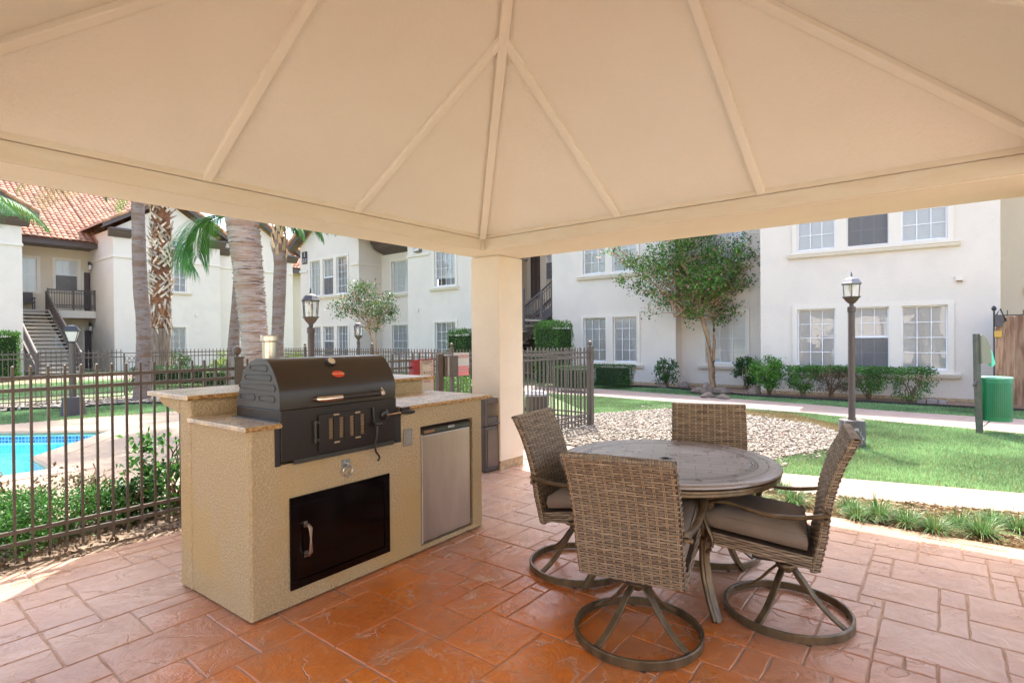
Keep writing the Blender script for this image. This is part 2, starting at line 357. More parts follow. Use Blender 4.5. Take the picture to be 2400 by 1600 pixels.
# pool deck with the pool cut out of it
DECK=[pv(-12,1.95),pv(-1.9,1.95),pv(.9,2.3),pv(2.6,1.6),pv(3.2,4.5),(-6.3,11.6),(-7.2,11.75),(-9.12,9.95),(-11.2,8.9),(-13.5,9.6),(-17,10.5),(-22,6),(-18,-4)]
def offs(P,d):
    out=[];n=len(P)
    for i in range(n):
        a,b,c=Vector(P[i-1][:2]),Vector(P[i][:2]),Vector(P[(i+1)%n][:2]); e1=(b-a).normalized();e2=(c-b).normalized(); n1=Vector((-e1.y,e1.x));n2=Vector((-e2.y,e2.x)); m=(n1+n2); m=m/max(.4,m.length_squared/2) if m.length>.01 else n1
        out.append((b.x+m.x*d/1,b.y+m.y*d/1))
    return out
area=sum(POOL[i-1][0]*POOL[i][1]-POOL[i][0]*POOL[i-1][1] for i in range(len(POOL)))
cop=offs(POOL,-.30 if area>0 else .30)
cop=offs(POOL,(.30 if area<0 else -.30))
sheet('pool_deck',DECK,-.010,M_deck,holes=(cop,))
M_coping=mat('salmon_coping',(.285,.20,.145),.7,col2=(.26,.18,.125),vscale=5,bump=.2,bscale=50)
cp=MB()                                # bullnose coping ring
n=len(POOL)
rings=[[(c[0],c[1],-.012) for c in cop],[(c[0],c[1],-.004) for c in cop],[(p[0],p[1],.010) for p in POOL],[(p[0],p[1],-.02) for p in offs(POOL,(-.03 if area<0 else .03))],[(p[0],p[1],-.06) for p in offs(POOL,(-.02 if area<0 else .02))],[(p[0],p[1],-.07) for p in POOL]]
vs=[p for r in rings for p in r]; cp.add(vs,[(j*n+i,j*n+(i+1)%n,(j+1)*n+(i+1)%n,(j+1)*n+i) for j in range(5) for i in range(n)])
struct(cp.build('pool_coping',M_coping))
M_plaster=mat('pool_plaster',(.42,.78,.84),.6,col2=(.50,.84,.88),vscale=1.5)
def tilemat():
    m=bpy.data.materials.new('blue_pool_tile'); m.use_nodes=True; nt=m.node_tree;N=nt.nodes;L=nt.links;b=N['Principled BSDF']; b.inputs['Roughness'].default_value=.15
    a=N.new('ShaderNodeAttribute'); a.attribute_name='rnd'; r=N.new('ShaderNodeValToRGB'); r.color_ramp.elements[0].color=(.03,.09,.25,1); r.color_ramp.elements[1].color=(.10,.25,.45,1); L.new(a.outputs['Fac'],r.inputs[0]); L.new(r.outputs[0],b.inputs['Base Color']); return m
pw=MB()
for i in range(n):
    a,b=POOL[i],POOL[(i+1)%n]; pw.quad((a[0],a[1],-1.3),(b[0],b[1],-1.3),(b[0],b[1],-.07),(a[0],a[1],-.07))
struct(pw.build('pool_wall',M_plaster,smooth=0))
sheet('pool_floor',POOL,-1.3,M_plaster)
pt=MB(); PT=offs(POOL,(-.004 if area<0 else .004))
for i in range(n):
    a,b=Vector((*PT[i],0)),Vector((*PT[(i+1)%n],0)); d=(b-a).length; k=int(d/.052); e=(b-a)/k
    for j in range(k):
        for q in range(2):
            p0=a+e*(j+.06);p1=a+e*(j+.94); z0=-.085-.055*(q+1)+.006; z1=-.085-.055*q
            pt.r=rnd.random(); pt.quad((p0.x,p0.y,z0),(p1.x,p1.y,z0),(p1.x,p1.y,z1),(p0.x,p0.y,z1))
struct(pt.build('pool_tile_band',tilemat(),smooth=0))
def watermat():
    m=bpy.data.materials.new('pool_water'); m.use_nodes=True; nt=m.node_tree;N=nt.nodes;L=nt.links;o=N['Material Output'];N.remove(N['Principled BSDF'])
    t=N.new('ShaderNodeBsdfTransparent'); t.inputs[0].default_value=(.55,.95,1,1); g=N.new('ShaderNodeBsdfGlossy'); g.inputs['Roughness'].default_value=.03; f=N.new('ShaderNodeFresnel'); f.inputs[0].default_value=1.33
    tc=N.new('ShaderNodeTexCoord'); n_=N.new('ShaderNodeTexNoise'); n_.inputs['Scale'].default_value=3.5; n_.inputs['Detail'].default_value=3; L.new(tc.outputs['Object'],n_.inputs[0]); bp=N.new('ShaderNodeBump'); bp.inputs['Strength'].default_value=.3; bp.inputs['Distance'].default_value=.04; L.new(n_.outputs[0],bp.inputs['Height']); L.new(bp.outputs[0],g.inputs['Normal']); L.new(bp.outputs[0],f.inputs['Normal'])
    mx=N.new('ShaderNodeMixShader'); L.new(f.outputs[0],mx.inputs[0]); L.new(t.outputs[0],mx.inputs[1]); L.new(g.outputs[0],mx.inputs[2]); L.new(mx.outputs[0],o.inputs[0]); return m
sheet('pool_water',offs(POOL,(-.01 if area<0 else .01)),-.205,watermat())

# beds: strip between patio and walkway, strip by the pool fence, building bed, gravel
BED1=[pv(.722,-9),pv(2.6,-9),pv(2.68,-7.5),pv(1.76,-4.31),pv(1.41,-3.02),pv(.99,-1.7),pv(.722,-1.5)]
sheet('planting_bed',BED1,-.016,mat('dry_mulch',(.20,.135,.075),.95,col2=(.12,.075,.04),vscale=18,bump=1,bscale=40))
BED2=[pv(-12,.802),pv(.2,.802),pv(.2,1.948),pv(-12,1.948)]
sheet('fence_bed',BED2,-.018,mat('fence_mulch',(.13,.085,.055),.95,col2=(.25,.19,.14),vscale=22,bump=1,bscale=40))
PATCH=[pv(.723,.802),pv(.723,-1.49),pv(.995,-1.69),pv(.995,.9),pv(.3,1.6),pv(.205,.802)]
sheet('patio_apron',PATCH,-.013,M_path)
GR=[G(*p) for p in ((1392,968),(1560,957),(1760,966),(1900,985),(1972,1008),(1985,1040),(1822,1073),(1790,1090))]
GRAV=[(p[0],p[1]) for p in GR]+[pv(2.1,-2.1)[:2],pv(2.0,.9)[:2],pv(1.2,1.2)[:2],pv(3.0,1.6)[:2]]
sheet('gravel_bed',[(p[0],p[1]) for p in GRAV],-.020,M_gravbed)
# ================================================================== pavilion
S=4.31; Z0=2.38; ZB=2.495; ZC=2.525; SL=.56
pav=thing('pavilion','large tan stucco pavilion with hipped ceiling and ribs sheltering the grill and table','pavilion',PV)
# ceiling: four sloped triangles meeting at the apex, given thickness upward
cx=-S/2; za=ZC+SL*S/2
ce=MB(); e=.16
cn=[(0,0),(-S,0),(-S,-S),(0,-S)]
lo=[(x,y,ZC) for x,y in cn]+[(cx,cx,za)]
hi=[(x,y,ZC+e) for x,y in cn]+[(cx,cx,za+e)]
ce.add(lo+hi,[(0,1,4),(1,2,4),(2,3,4),(3,0,4),(6,5,9),(7,6,9),(8,7,9),(5,8,9),(1,0,5,6),(2,1,6,7),(3,2,7,8),(0,3,8,5)])
ce.build('ceiling',M_ceil,pav,smooth=0)
rw,rh=.032,.045
def rib(p,q,w=rw,h=rh):
    m=MB(); P=Vector(p);Q=Vector(q); m.sweep([P,Q],[(-w,-h),(w,-h),(w,.03),(-w,.03)],up=(0,0,1)); m.build('ceiling_rib',M_rib,pav,smooth=0,bevel=.006)
zc=lambda t:ZC+SL*t
for x,y in cn: rib((x,y,ZC),(cx,cx,za))
for t in (1.57,S-1.57):
    k=min(t,S-t)
    rib((-t,0,ZC),(-t,-k,zc(k)),.028,.03); rib((-t,-S,ZC),(-t,-S+k,zc(k)),.028,.03)
    rib((0,-t,ZC),(-k,-t,zc(k)),.028,.03); rib((-S,-t,ZC),(-S+k,-t,zc(k)),.028,.03)
# beams: stucco box with a painted board on the inner face and a thin ledge above
BL,BR=.42,.72
def beam(x0,x1,y0,y1): m=MB(); m.box(x0,x1,y0,y1,Z0,ZC+.25); m.build('beam',M_beam,pav,smooth=0,bevel=.006)
beam(-S-.42,BR,.022,BL+0); beam(.022,BR,-S-.42,.020)
beam(-S-.42,BR,-S-.42,-S-.022); beam(-S-.42,-S-.022,-S-.020,.020)
def board(x0,x1,y0,y1,z0,z1): m=MB(); m.box(x0,x1,y0,y1,z0,z1); m.build('beam_board',M_board,pav,smooth=0,bevel=.003)
board(-S,0,.0,.020,Z0+.004,ZB); board(.0,.020,-S,0,Z0+.004,ZB)
board(-S,0,-S-.020,-S,Z0+.004,ZB); board(-S-.020,-S,-S,0,Z0+.004,ZB)
board(-S,0,-.018,.019,ZB+.002,ZC+.012); board(-.018,.019,-S,-.019,ZB+.002,ZC+.012)
board(-S,0,-S-.019,-S+.018,ZB+.002,ZC+.012)
m=MB(); m.box(-.03,.0,-.03,.0,Z0-.006,ZB+.01); m.build('corner_post',M_board,pav,smooth=0,bevel=.004)
# columns
for k,(x,y) in enumerate(((.335,.06),(.335,-S-.42),(-S-.76,.04),(-S-.76,-S-.42))):
    s_=.43
    m=MB(); m.box(x,x+s_,y,y+s_-.01,.09,Z0-.002); m.build('column',M_column,pav,smooth=0,bevel=.012)
    m=MB(); m.box(x+.006,x+s_-.006,y+.006,y+s_-.016,-.02,.088); m.build('column_base',M_colbase,pav,smooth=0)
# unseen outer roof, shaped for its shadow: eave soffit and a tiled hip above
EA=1.62; ze=2.74
m=MB()
o1=[(EA,EA),(-2.05,EA),(-2.62,1.10),(-S-EA,1.10),(-S-EA,-S-EA),(EA,-S-EA)]  # left eave cut back, made up to let a sun patch in
i1=[(BR,BL),(-2.05,BL),(-2.62,BL),(-S-.42,BL),(-S-.42,-S-.42),(BR,-S-.42)]
vs=[(x,y,ze) for x,y in o1]+[(x,y,ze) for x,y in i1]+[(x,y,ze+.02) for x,y in o1]+[(x,y,ze+.02) for x,y in i1]
m.add(vs,[f for i in range(6) for f in ((i,(i+1)%6,6+(i+1)%6,6+i),(12+i,18+i,18+(i+1)%6,12+(i+1)%6))]); m.build('eave_soffit',M_beam,pav,smooth=0)
m=MB(); zt=ze+.16+(S/2+EA)*.42
vs=[(x*1.0,y,ze+.16) for x,y in o1]+[(cx,cx,zt)]+[(x,y,ze+.03) for x,y in o1]
m.add(vs,[((i+1)%6,i,6) for i in range(6)]+[(i,(i+1)%6,7+(i+1)%6,7+i) for i in range(6)]); m.build('tiled_roof',M_rooftop,pav,smooth=0)

# ================================================================== grill island
IS=Fm(-1.342,2.790,36.9)
M_isl=mat('island_stucco',(.53,.43,.265),.9,col2=(.42,.33,.19),vscale=90,vdet=3,vlo=.38,vhi=.56,bump=1.5,bscale=80,bdet=3,col3=(.475,.355,.17),v3scale=1.6)
# shade of the two exposed walls is the same stucco; light does the rest
def granite():
    m=mat('counter_granite',(.45,.37,.265),.30,col2=(.36,.28,.19),vscale=60,vdet=8,vlo=.45,vhi=.62,col3=(.62,.48,.31),v3scale=9,spec=.6,rvar=.1); return m
M_gran=granite()
M_edge=mat('rough_granite_edge',(.52,.34,.13),.6,col2=(.24,.12,.04),vscale=45,vdet=8,vlo=.42,vhi=.6,bump=1.0,bscale=60)
isl=thing('grill_island','tan stucco barbecue island with granite counters, raised bar ledge and black access door','outdoor kitchen',IS)
Lx=1.84; zt=.985
b=MB()
# front wall with openings (box cut for the grill, door, fridge), sides, back
def wallgrid(mb,x0,x1,z0,z1,holes,y,depth):
    xs=sorted({x0,x1,*[h[0] for h in holes],*[h[1] for h in holes]}); zs=sorted({z0,z1,*[h[2] for h in holes],*[h[3] for h in holes]})
    xs=[v for v in xs if x0<=v<=x1]; zs=[v for v in zs if z0<=v<=z1]
    for a,c in zip(xs,xs[1:]):
        for d,e_ in zip(zs,zs[1:]):
            if any(h[0]-1e-6<=a and c<=h[1]+1e-6 and h[2]-1e-6<=d and e_<=h[3]+1e-6 for h in holes): continue
            mb.quad((a,y,d),(c,y,d),(c,y,e_),(a,y,e_))
    for h in holes:
        a,c,d,e_=max(h[0],x0),min(h[1],x1),max(h[2],z0),min(h[3],z1)
        mb.quad((a,y,d),(a,y+depth,d),(a,y+depth,e_),(a,y,e_)); mb.quad((c,y,d),(c,y,e_),(c,y+depth,e_),(c,y+depth,d))
        mb.quad((a,y,d),(c,y,d),(c,y+depth,d),(a,y+depth,d))
        if e_<z1: mb.quad((a,y,e_),(a,y+depth,e_),(c,y+depth,e_),(c,y,e_))
wallgrid(b,.012,Lx-.012,.012,zt,[(.138,1.005,.785,zt),(.222,.90,.102,.592),(1.186,1.725,.042,.857)],0,.34)
b.quad((.0,.012,.012),(0,.012,zt),(0,.60,zt),(0,.60,.012)); b.quad((Lx,.012,.012),(Lx,.60,.012),(Lx,.60,zt),(Lx,.012,zt))
b.quad((0,.012,.012),(.012,0,.012),(.012,0,zt),(0,.012,zt)); b.quad((Lx,.012,.012),(Lx,.012,zt),(Lx-.012,0,zt),(Lx-.012,0,.012))
b.quad((0,.6,.012),(0,.6,zt),(.0,.66,zt),(0,.66,.012))
b.quad((0,.34,.012),(Lx,.34,.012),(Lx,.34,zt),(0,.34,zt)) if 0 else None
b.quad((.2,.335,.0),(1.8,.335,.0),(1.8,.335,.93),(.2,.335,.93))
b.build('island_body',M_isl,isl,smooth=30)
b=MB(); b.box(.02,Lx-.02,.02,.64,-.006,.012); b.build('plinth',M_dark,isl,smooth=0)
b=MB(); b.box(-.006,Lx+.0,.652,.80,.004,1.108); b.build('bar_wall',M_isl,isl,smooth=0,bevel=.012)
for q in (-.004,1.70): b=MB(); b.prism([(.80,1.108),(1.09,1.108),(1.09,1.085),(1.02,1.06),(.93,1.045),(.80,1.02)],q,q+.10,'x'); b.build('bar_bracket',M_isl,isl,smooth=0)
# counters: polished slab with a rough chipped front edge strip
def slab(x0,x1,y0,y1,z0,z1,name,front=True,left=True):
    m=MB(); m.box(x0,x1,y0+.012,y1,z0,z1); m.build(name,M_gran,isl,smooth=0,bevel=.004)
    m=MB(); n=int((x1-x0)/.012)
    rr=random.Random(int(x0*100)+5); pts=[(x0+(x1-x0)*i/n) for i in range(n+1)]
    prof=[(.0,z1-z0-.001),(-.006,.75*(z1-z0)),(-.008,.4*(z1-z0)),(-.002,.001)]
    V=[];k=len(prof)
    for x in pts:
        for j,(dy,dz) in enumerate(prof): V.append((x+(rr.uniform(-.003,.003)),y0+.0125+dy*1.2+rr.uniform(-.0035,.0035)*(0<j),z0+dz))
    m.add(V,[(i*k+j,i*k+j+1,(i+1)*k+j+1,(i+1)*k+j) for i in range(n) for j in range(k-1)]); m.build('rough_edge',M_edge,isl,smooth=60)
slab(-.028,.166,-.03,.65,zt+.001,1.012,'counter_slab'); slab(1.006,Lx+.10,-.03,.65,zt+.001,1.012,'counter_slab')
slab(-.028,Lx+.12,.655-.03,1.215,1.109,1.137,'bar_top')
b=MB(); b.box(.168,1.004,.47,.648,zt+.001,1.010); b.build('counter_slab',M_gran,isl,smooth=0,bevel=.003)
# black access door
M_blackm=mat('black_door_enamel',(.003,.0015,.0015),.14,spec=.28)
dfr=MB(); x0,x1,z0,z1=.216,.906,.096,.598; w=.042
for q in ((x0,x1,z0,z0+w),(x0,x1,z1-w,z1),(x0,x0+w,z0+w,z1-w),(x1-w,x1,z0+w,z1-w)): dfr.box(q[0],q[1],-.010,.03,q[2],q[3])
door=dfr.build('access_door',M_blackm,isl,smooth=0,bevel=.002)
b=MB(); b.box(x0+w+.002,x1-w-.002,-.006,.02,z0+w+.002,z1-w-.002); b.build('door_panel',M_blackm,door,smooth=0,bevel=.003)
M_nickel=mat('satin_nickel',(.42,.37,.33),.3,metal=1)
b=MB(); P=[(.308,-.006,.435),(.308,-.035,.435),(.312,-.05,.42),(.312,-.052,.36),(.312,-.05,.29),(.308,-.035,.272),(.308,-.006,.272)]
b.tube(P,.008,8,up=(1,0,0),scl=[1.3,1.2,1.3,.6,1.3,1.2,1.3]); b.box(.298,.318,-.012,-.006,.42,.452); b.box(.298,.318,-.012,-.006,.255,.287); b.build('door_handle',M_nickel,door,smooth=40)
# ring pull, outlet
b=MB(); b.box(.553,.607,-.006,0,.69,.742); b.tube([(.58,-.006,.73),(.58,-.022,.725),(.58,-.02,.71)],.006,6,up=(1,0,0))
b.tube([(.582+.031*cos(t*pi/12),-.022,.682+.034*sin(t*pi/12)) for t in range(24)],.0045,6,closed=True,up=(0,1,0)); b.build('ring_pull',mat('zinc_plate',(.42,.5,.5),.3,metal=.9,col2=(.7,.72,.7),vscale=20),isl,smooth=40)
b=MB(); b.box(1.028,1.106,-.009,0,.745,.86); o_=b.build('outlet_cover',mat('grey_outlet_plastic',(.22,.22,.19),.5),isl,smooth=0,bevel=.004)
b=MB(); b.box(1.042,1.092,-.013,-.009,.76,.845); b.box(1.05,1.084,-.016,-.013,.80,.804); b.box(1.05,1.084,-.016,-.013,.83,.834); b.build('outlet_flap',mat('grey_outlet_flap',(.27,.27,.23),.4),o_,smooth=0,bevel=.002)

# ------------------------------------------------------------------ fridge
FR=Fm(*(IS.w(1.455,0)[:2]),36.9)
fr=thing('refrigerator','small stainless steel refrigerator built into the right end of the grill island','refrigerator',FR)
def brushed():
    m=mat('brushed_steel',(.44,.365,.30),.40,metal=1,vscale=2.2,vdet=6,stretch=(3,3,.6),col2=(.36,.29,.235)); 
    return m
M_steel=brushed()
b=MB(); b.box(-.262,.262,.045,.33,.05,.85); b.build('cabinet',mat('black_cabinet',(.02,.018,.016),.5),fr,smooth=0)
b=MB(); b.box(-.250,.246,.005,.042,.055,.792); dr=b.build('fridge_door',M_steel,fr,smooth=0,bevel=.006)
b=MB(); b.box(-.258,-.251,.0,.044,.05,.80); b.build('door_gasket',mat('pale_gasket',(.5,.47,.42),.6),fr,smooth=0)
b=MB(); b.prism([(.0,.798),(.044,.798),(.044,.845),(.02,.845),(.002,.825)],-.25,.246,'x'); gp=b.build('control_strip',mat('black_strip',(.02,.018,.015),.25),fr,smooth=0,bevel=.002)
b=MB(); b.box(-.235,-.14,-.004,.002,.806,.823); b.build('name_badge',mat('copper_badge',(.30,.16,.08),.35,metal=.4),gp,smooth=0)
b=MB(); b.box(.0,.07,-.005,.002,.812,.830); b.build('latch_grip',mat('clear_grip',(.28,.32,.30),.2),gp,smooth=0,bevel=.003)

# ------------------------------------------------------------------ grill
GP=Fm(*(IS.w(.5645,0)[:2]),36.9)
gr=thing('charcoal_grill','large black charcoal grill with closed hood and chrome handle set in the island','grill',GP)
M_gside=mat('charcoal_side_paint',(.055,.058,.062),.42,spec=.45,col2=(.045,.047,.05),vscale=4)
M_gblack=mat('black_grill_steel',(.020,.013,.010),.36,spec=.4)
M_hood=mat('glossy_hood_enamel',(.030,.020,.012),.30,spec=.5)
xl,xr=-.397,.397
front=[(-.004,1.078),(-.006,1.160),(.004,1.200),(.030,1.250),(.062,1.295),(.098,1.332),(.130,1.349),(.235,1.352)]
back=[(.295,1.335),(.375,1.275),(.445,1.115),(.452,1.078)]
prof=front+back
b=MB(); n=len(prof)
b.add([(xl,y,z) for y,z in prof]+[(xr,y,z) for y,z in prof],[(i,n+i,n+i+1,i+1) for i in range(n-1)]+[(0,n-1,2*n-1,n)])
hood=b.build('hood',M_hood,gr,smooth=28)
for q in ((xl-.004,xl+.001),(xr-.001,xr+.004)): b=MB(); b.prism(prof,q[0],q[1],'x'); b.build('hood_end',M_gside,hood,smooth=0,bevel=.002)
b=MB()
for (y0,y1,z) in ((.125,.285,1.300),(.085,.345,1.248),(.045,.405,1.195),(.05,.195,1.135),(.255,.40,1.135)):
    P=[(xl-.004,y0,z-.015),(xl-.004,y1,z-.015),(xl-.004,y1+.012,z),(xl-.004,y1,z+.015),(xl-.004,y0,z+.015),(xl-.004,y0-.012,z)]
    b.tube(P,.0045,6,closed=True,up=(1,0,0))
b.build('pressed_rib',M_gside,hood,smooth=60)
b=MB(); b.box(xl-.002,xr+.002,-.012,.46,.80,1.076); b.build('firebox',M_gblack,gr,smooth=0,bevel=.004)
mch=mat('black_channel',(.012,.010,.009),.5)
for q in ((-.428,-.40,.782,.986),(.40,.444,.782,.984)): b=MB(); b.box(q[0],q[1],-.005,.30,q[2],q[3]); b.build('side_channel',mch,gr,smooth=0)
b=MB(); b.box(xl+.065,xr-.03,-.030,-.012,.782,.806); b.build('ash_lip',mat('dull_olive_lip',(.035,.034,.026),.45),gr,smooth=0,bevel=.002)
b=MB(); b.box(-.30,.36,.455,.468,1.0,1.03); b.box(-.42,-.40,-.01,.47,.986,1.018); b.build('trim_flashing',mat('grey_flashing',(.16,.15,.14),.4,metal=.5),gr,smooth=0)
# thermometer, badge
def onhood(t,x,off):   # point on the hood front between (.030,1.250) and (.098,1.332)
    p=Vector((x,.030+.068*t,1.250+.082*t)); nrm=Vector((0,-.082,.068)).normalized(); return p+nrm*off,nrm
def disk(name,m,parent,p,nrm,r0,h,sx=1,n=24,rim=0,sy=1):
    u=Vector((1,0,0)); v=nrm.cross(u).normalized(); M3=Matrix.Translation(p)@Matrix((u,v,nrm)).transposed().to_4x4()
    b=MB(); b.M=M3; b.lathe([(r0,0),(r0,h*.7),(r0*.9,h),(0.0005,h)],n,cap=False,sx=sx,sy=sy); return b.build(name,m,parent,smooth=30)
xt=GP.loc(Vector((0,0,0)))
def hood_x(px,py,y): 
    x,z=GP.plane(px,py,y); return x,z
tx,tz=hood_x(776,850,.075); tt=(tz-1.250)/.082
p,nr=onhood(tt,tx,.0); th=disk('thermometer',mat('black_bezel',(.02,.02,.02),.3),gr,p,nr,.030,.020)
disk('dial',mat('cream_dial',(.55,.47,.33),.3),th,p+nr*.0205,nr,.023,.002)
lx,lz=hood_x(789,876,.045); tt=(lz-1.250)/.082
p,nr=onhood(tt,lx,.001); bd=disk('red_badge',mat('red_badge_enamel',(.62,.055,.02),.35),gr,p,nr,.030,.003,sx=1.4,sy=.80)
def text(name,body,size,M,m,parent,extrude=.0006,align='CENTER',space=1.0):
    cu=bpy.data.curves.new(name,'FONT'); cu.body=body; cu.size=size; cu.align_x=align; cu.align_y='CENTER'; cu.extrude=extrude; cu.resolution_u=2; cu.space_character=space
    o=bpy.data.objects.new(name,cu); C.objects.link(o); bpy.context.view_layer.update()
    me=bpy.data.meshes.new_from_object(o); bpy.data.objects.remove(o); me.materials.clear(); me.materials.append(m)
    o=bpy.data.objects.new(name,me); C.objects.link(o); place(o,parent,M); return o
u=Vector((1,0,0)); v=nr.cross(u).normalized()
text('badge_lettering','Char-Griller',.0165,GP.M@Matrix.Translation(p+nr*.0035)@Matrix((u,v,nr)).transposed().to_4x4(),mat('badge_letter',(.75,.55,.35),.4),bd)
# hood handle: chrome ends, dark grip
M_chrome=mat('warm_chrome',(.72,.60,.48),.16,metal=1)
hx0,hx1=-.185,.262; zh=1.122
b=MB(); b.tube([(hx0,-.004,zh),(hx0,-.045,zh),(hx0+.02,-.062,zh),(hx0+.135,-.062,zh)],.0155,12,up=(0,0,1)); b.tube([(hx1,-.004,zh),(hx1,-.045,zh),(hx1-.012,-.062,zh),(hx1-.035,-.062,zh)],.0165,12)
b.M=None; hd=b.build('hood_handle',M_chrome,gr,smooth=50)
b=MB(); b.tube([(hx0+.135,-.062,zh),(hx1-.035,-.062,zh)],.0155,14); b.build('dark_grip',mat('grip_rubber',(.02,.015,.012),.4),hd,smooth=50)
b=MB(); b.tube([(hx1+.01,-.05,zh+.004),(hx1-.02,-.05,zh+.035)],.004,6); b.build('handle_spring',M_chrome,hd)
# draft door with punched slots
dx0,dx1,dz0,dz1=-.178,.212,.828,1.030
b=MB(); hol=[(x_-.0165,x_+.0165,.882,1.005) for x_ in (-.096,-.024,.048,.125)]
wallgrid(b,dx0,dx1,dz0,dz1,hol,-.024,.010); b.quad((dx0,-.024,dz0),(dx0,-.024,dz1),(dx0,-.012,dz1),(dx0,-.012,dz0)); b.quad((dx0,-.024,dz1),(dx1,-.024,dz1),(dx1,-.012,dz1),(dx0,-.012,dz1)); b.quad((dx1,-.024,dz0),(dx1,-.012,dz0),(dx1,-.012,dz1),(dx1,-.024,dz1)); b.quad((dx0,-.024,dz0),(dx0,-.012,dz0),(dx1,-.012,dz0),(dx1,-.024,dz0))
dd=b.build('draft_door',M_gblack,gr,smooth=0)
M_mesh=mat('tan_expanded_metal',(.48,.36,.22),.45,metal=.3)
b=MB()
for h in hol:                          # honeycomb web
    cx_=(h[0]+h[1])/2; zz=h[2]; row=0
    while zz<h[3]:
        for c_ in ((-.011,0,.011) if row%2==0 else (-.0055,.0055)):
            if abs(c_)<.0135: b.tube([(cx_+c_+.0058*cos(k*pi/3+pi/6),-.0145,zz+.0058*sin(k*pi/3+pi/6)) for k in range(6)],.0014,4,closed=True,up=(0,1,0))
        zz+=.0095; row+=1
b.build('vent_web',M_mesh,dd,smooth=0)
b=MB()
for x_,z_ in ((-.062,1.022),(.086,1.018),(-.06,.862),(.088,.868)): b.box(x_-.018,x_+.018,-.028,-.024,z_-.004,z_+.004)
b.build('slot_clip',M_mesh,dd,smooth=0)
b=MB()
b.box(dx0-.028,dx0-.016,-.03,-.012,.875,1.0); b.box(dx0-.03,dx0+.004,-.026,-.012,.985,.997); b.box(dx0-.03,dx0+.004,-.026,-.012,.885,.897); b.build('door_hinge',mat('dark_hinge',(.04,.04,.032),.4),dd,smooth=0,bevel=.002)
b=MB(); b.tube([(.198,-.03,1.035),(.198,-.04,.95),(.205,-.06,.935),(.205,-.055,.86),(.195,-.05,.80),(.20,-.05,.765),(.225,-.05,.735),(.228,-.05,.72),(.215,-.05,.705)],.0065,8,up=(0,1,0)); b.tube([(.178,-.06,.937),(.235,-.06,.93)],.013,8); b.build('draft_lever',mat('black_lever',(.012,.01,.01),.3),gr,smooth=50)
# crank on the right
kx=.3015; kz=.978
b=MB(); b.M=Matrix.Translation((kx,-.012,kz))@Matrix.Rotation(pi/2,4,'X'); b.lathe([(.034,0),(.034,.008),(.028,.014),(.022,.016),(.012,.018),(.012,.026),(.001,.027)],20,cap=False); ck=b.build('crank_boss',mat('black_boss',(.015,.013,.012),.3),gr,smooth=30)
b=MB(); b.tube([(kx,-.036,kz),(kx+.11,-.05,kz+.004)],.0055,8); b.build('crank_rod',M_chrome,ck)
b=MB(); b.box(.428,.50,-.034,-.014,.972,1.01); b.build('crank_bracket',M_gblack,gr,smooth=0,bevel=.004)
b=MB(); b.tube([(kx+.105,-.05,kz+.004),(kx+.125,-.052,kz+.004),(kx+.18,-.058,kz+.0),(kx+.21,-.06,kz)],.0125,10,scl=[.7,1,1.15,.8]); b.build('crank_grip',mat('black_crank_grip',(.012,.011,.012),.3),ck,smooth=60)
b=MB(); b.lathe([(.045,1.00),(.045,1.445)],24,c=(-.16,.515,0),cap=False); b.lathe([(.0,1.485),(.052,1.485),(.055,1.48),(.055,1.450),(.050,1.445),(.046,1.444)],24,c=(-.16,.515,0),cap=False); b.lathe([(.0465,1.33),(.0465,1.337)],24,c=(-.16,.515,0),cap=True); b.build('chimney',mat('stainless_chimney',(.50,.46,.39),.30,metal=1),gr,smooth=30)
# ================================================================== dining set
def wickermat(name,c1,c2,c3):
    m=bpy.data.materials.new(name); m.use_nodes=True; nt=m.node_tree;N=nt.nodes;L=nt.links;b=N['Principled BSDF']; b.inputs['Roughness'].default_value=.55; b.inputs['Specular IOR Level'].default_value=.35
    tc=N.new('ShaderNodeTexCoord'); mp=N.new('ShaderNodeMapping'); mp.inputs['Scale'].default_value=(9,9,130); L.new(tc.outputs['Object'],mp.inputs[0])
    n=N.new('ShaderNodeTexNoise'); n.inputs['Scale'].default_value=1; n.inputs['Detail'].default_value=4; L.new(mp.outputs[0],n.inputs[0])
    r=N.new('ShaderNodeValToRGB'); e=r.color_ramp.elements; e[0].position=.32; e[0].color=(*c1,1); e[1].position=.68; e[1].color=(*c3,1); k=e.new(.5); k.color=(*c2,1); L.new(n.outputs[0],r.inputs[0])
    a=N.new('ShaderNodeAttribute'); a.attribute_name='rnd'; mr=N.new('ShaderNodeMapRange'); mr.inputs['To Min'].default_value=.72; mr.inputs['To Max'].default_value=1.25; L.new(a.outputs['Fac'],mr.inputs[0])
    h=N.new('ShaderNodeHueSaturation'); L.new(mr.outputs[0],h.inputs['Value']); L.new(r.outputs[0],h.inputs['Color']); L.new(h.outputs[0],b.inputs['Base Color'])
    L.new(n.outputs[0],N.new('ShaderNodeBump').inputs['Height']); bp=N['Bump']; bp.inputs['Strength'].default_value=.3; bp.inputs['Distance'].default_value=.002; L.new(bp.outputs[0],b.inputs['Normal']); return m
M_wick=wickermat('tan_wicker',(.13,.095,.065),(.225,.175,.122),(.35,.285,.20))
M_core=mat('wicker_core',(.06,.036,.02),.9)
M_cane=mat('wicker_stake',(.38,.28,.16),.6)
def metalmat():
    return mat('bronze_brushed_frame',(.075,.052,.028),.38,metal=.35,spec=.5,col2=(.17,.12,.065),vscale=14,vdet=6,stretch=(1,1,.35),rvar=.1,bump=.15,bscale=90)
M_frame=metalmat()
M_cush=mat('taupe_cushion_fabric',(.19,.155,.125),.95,spec=.1,col2=(.225,.185,.15),vscale=5,bump=.3,bscale=500)
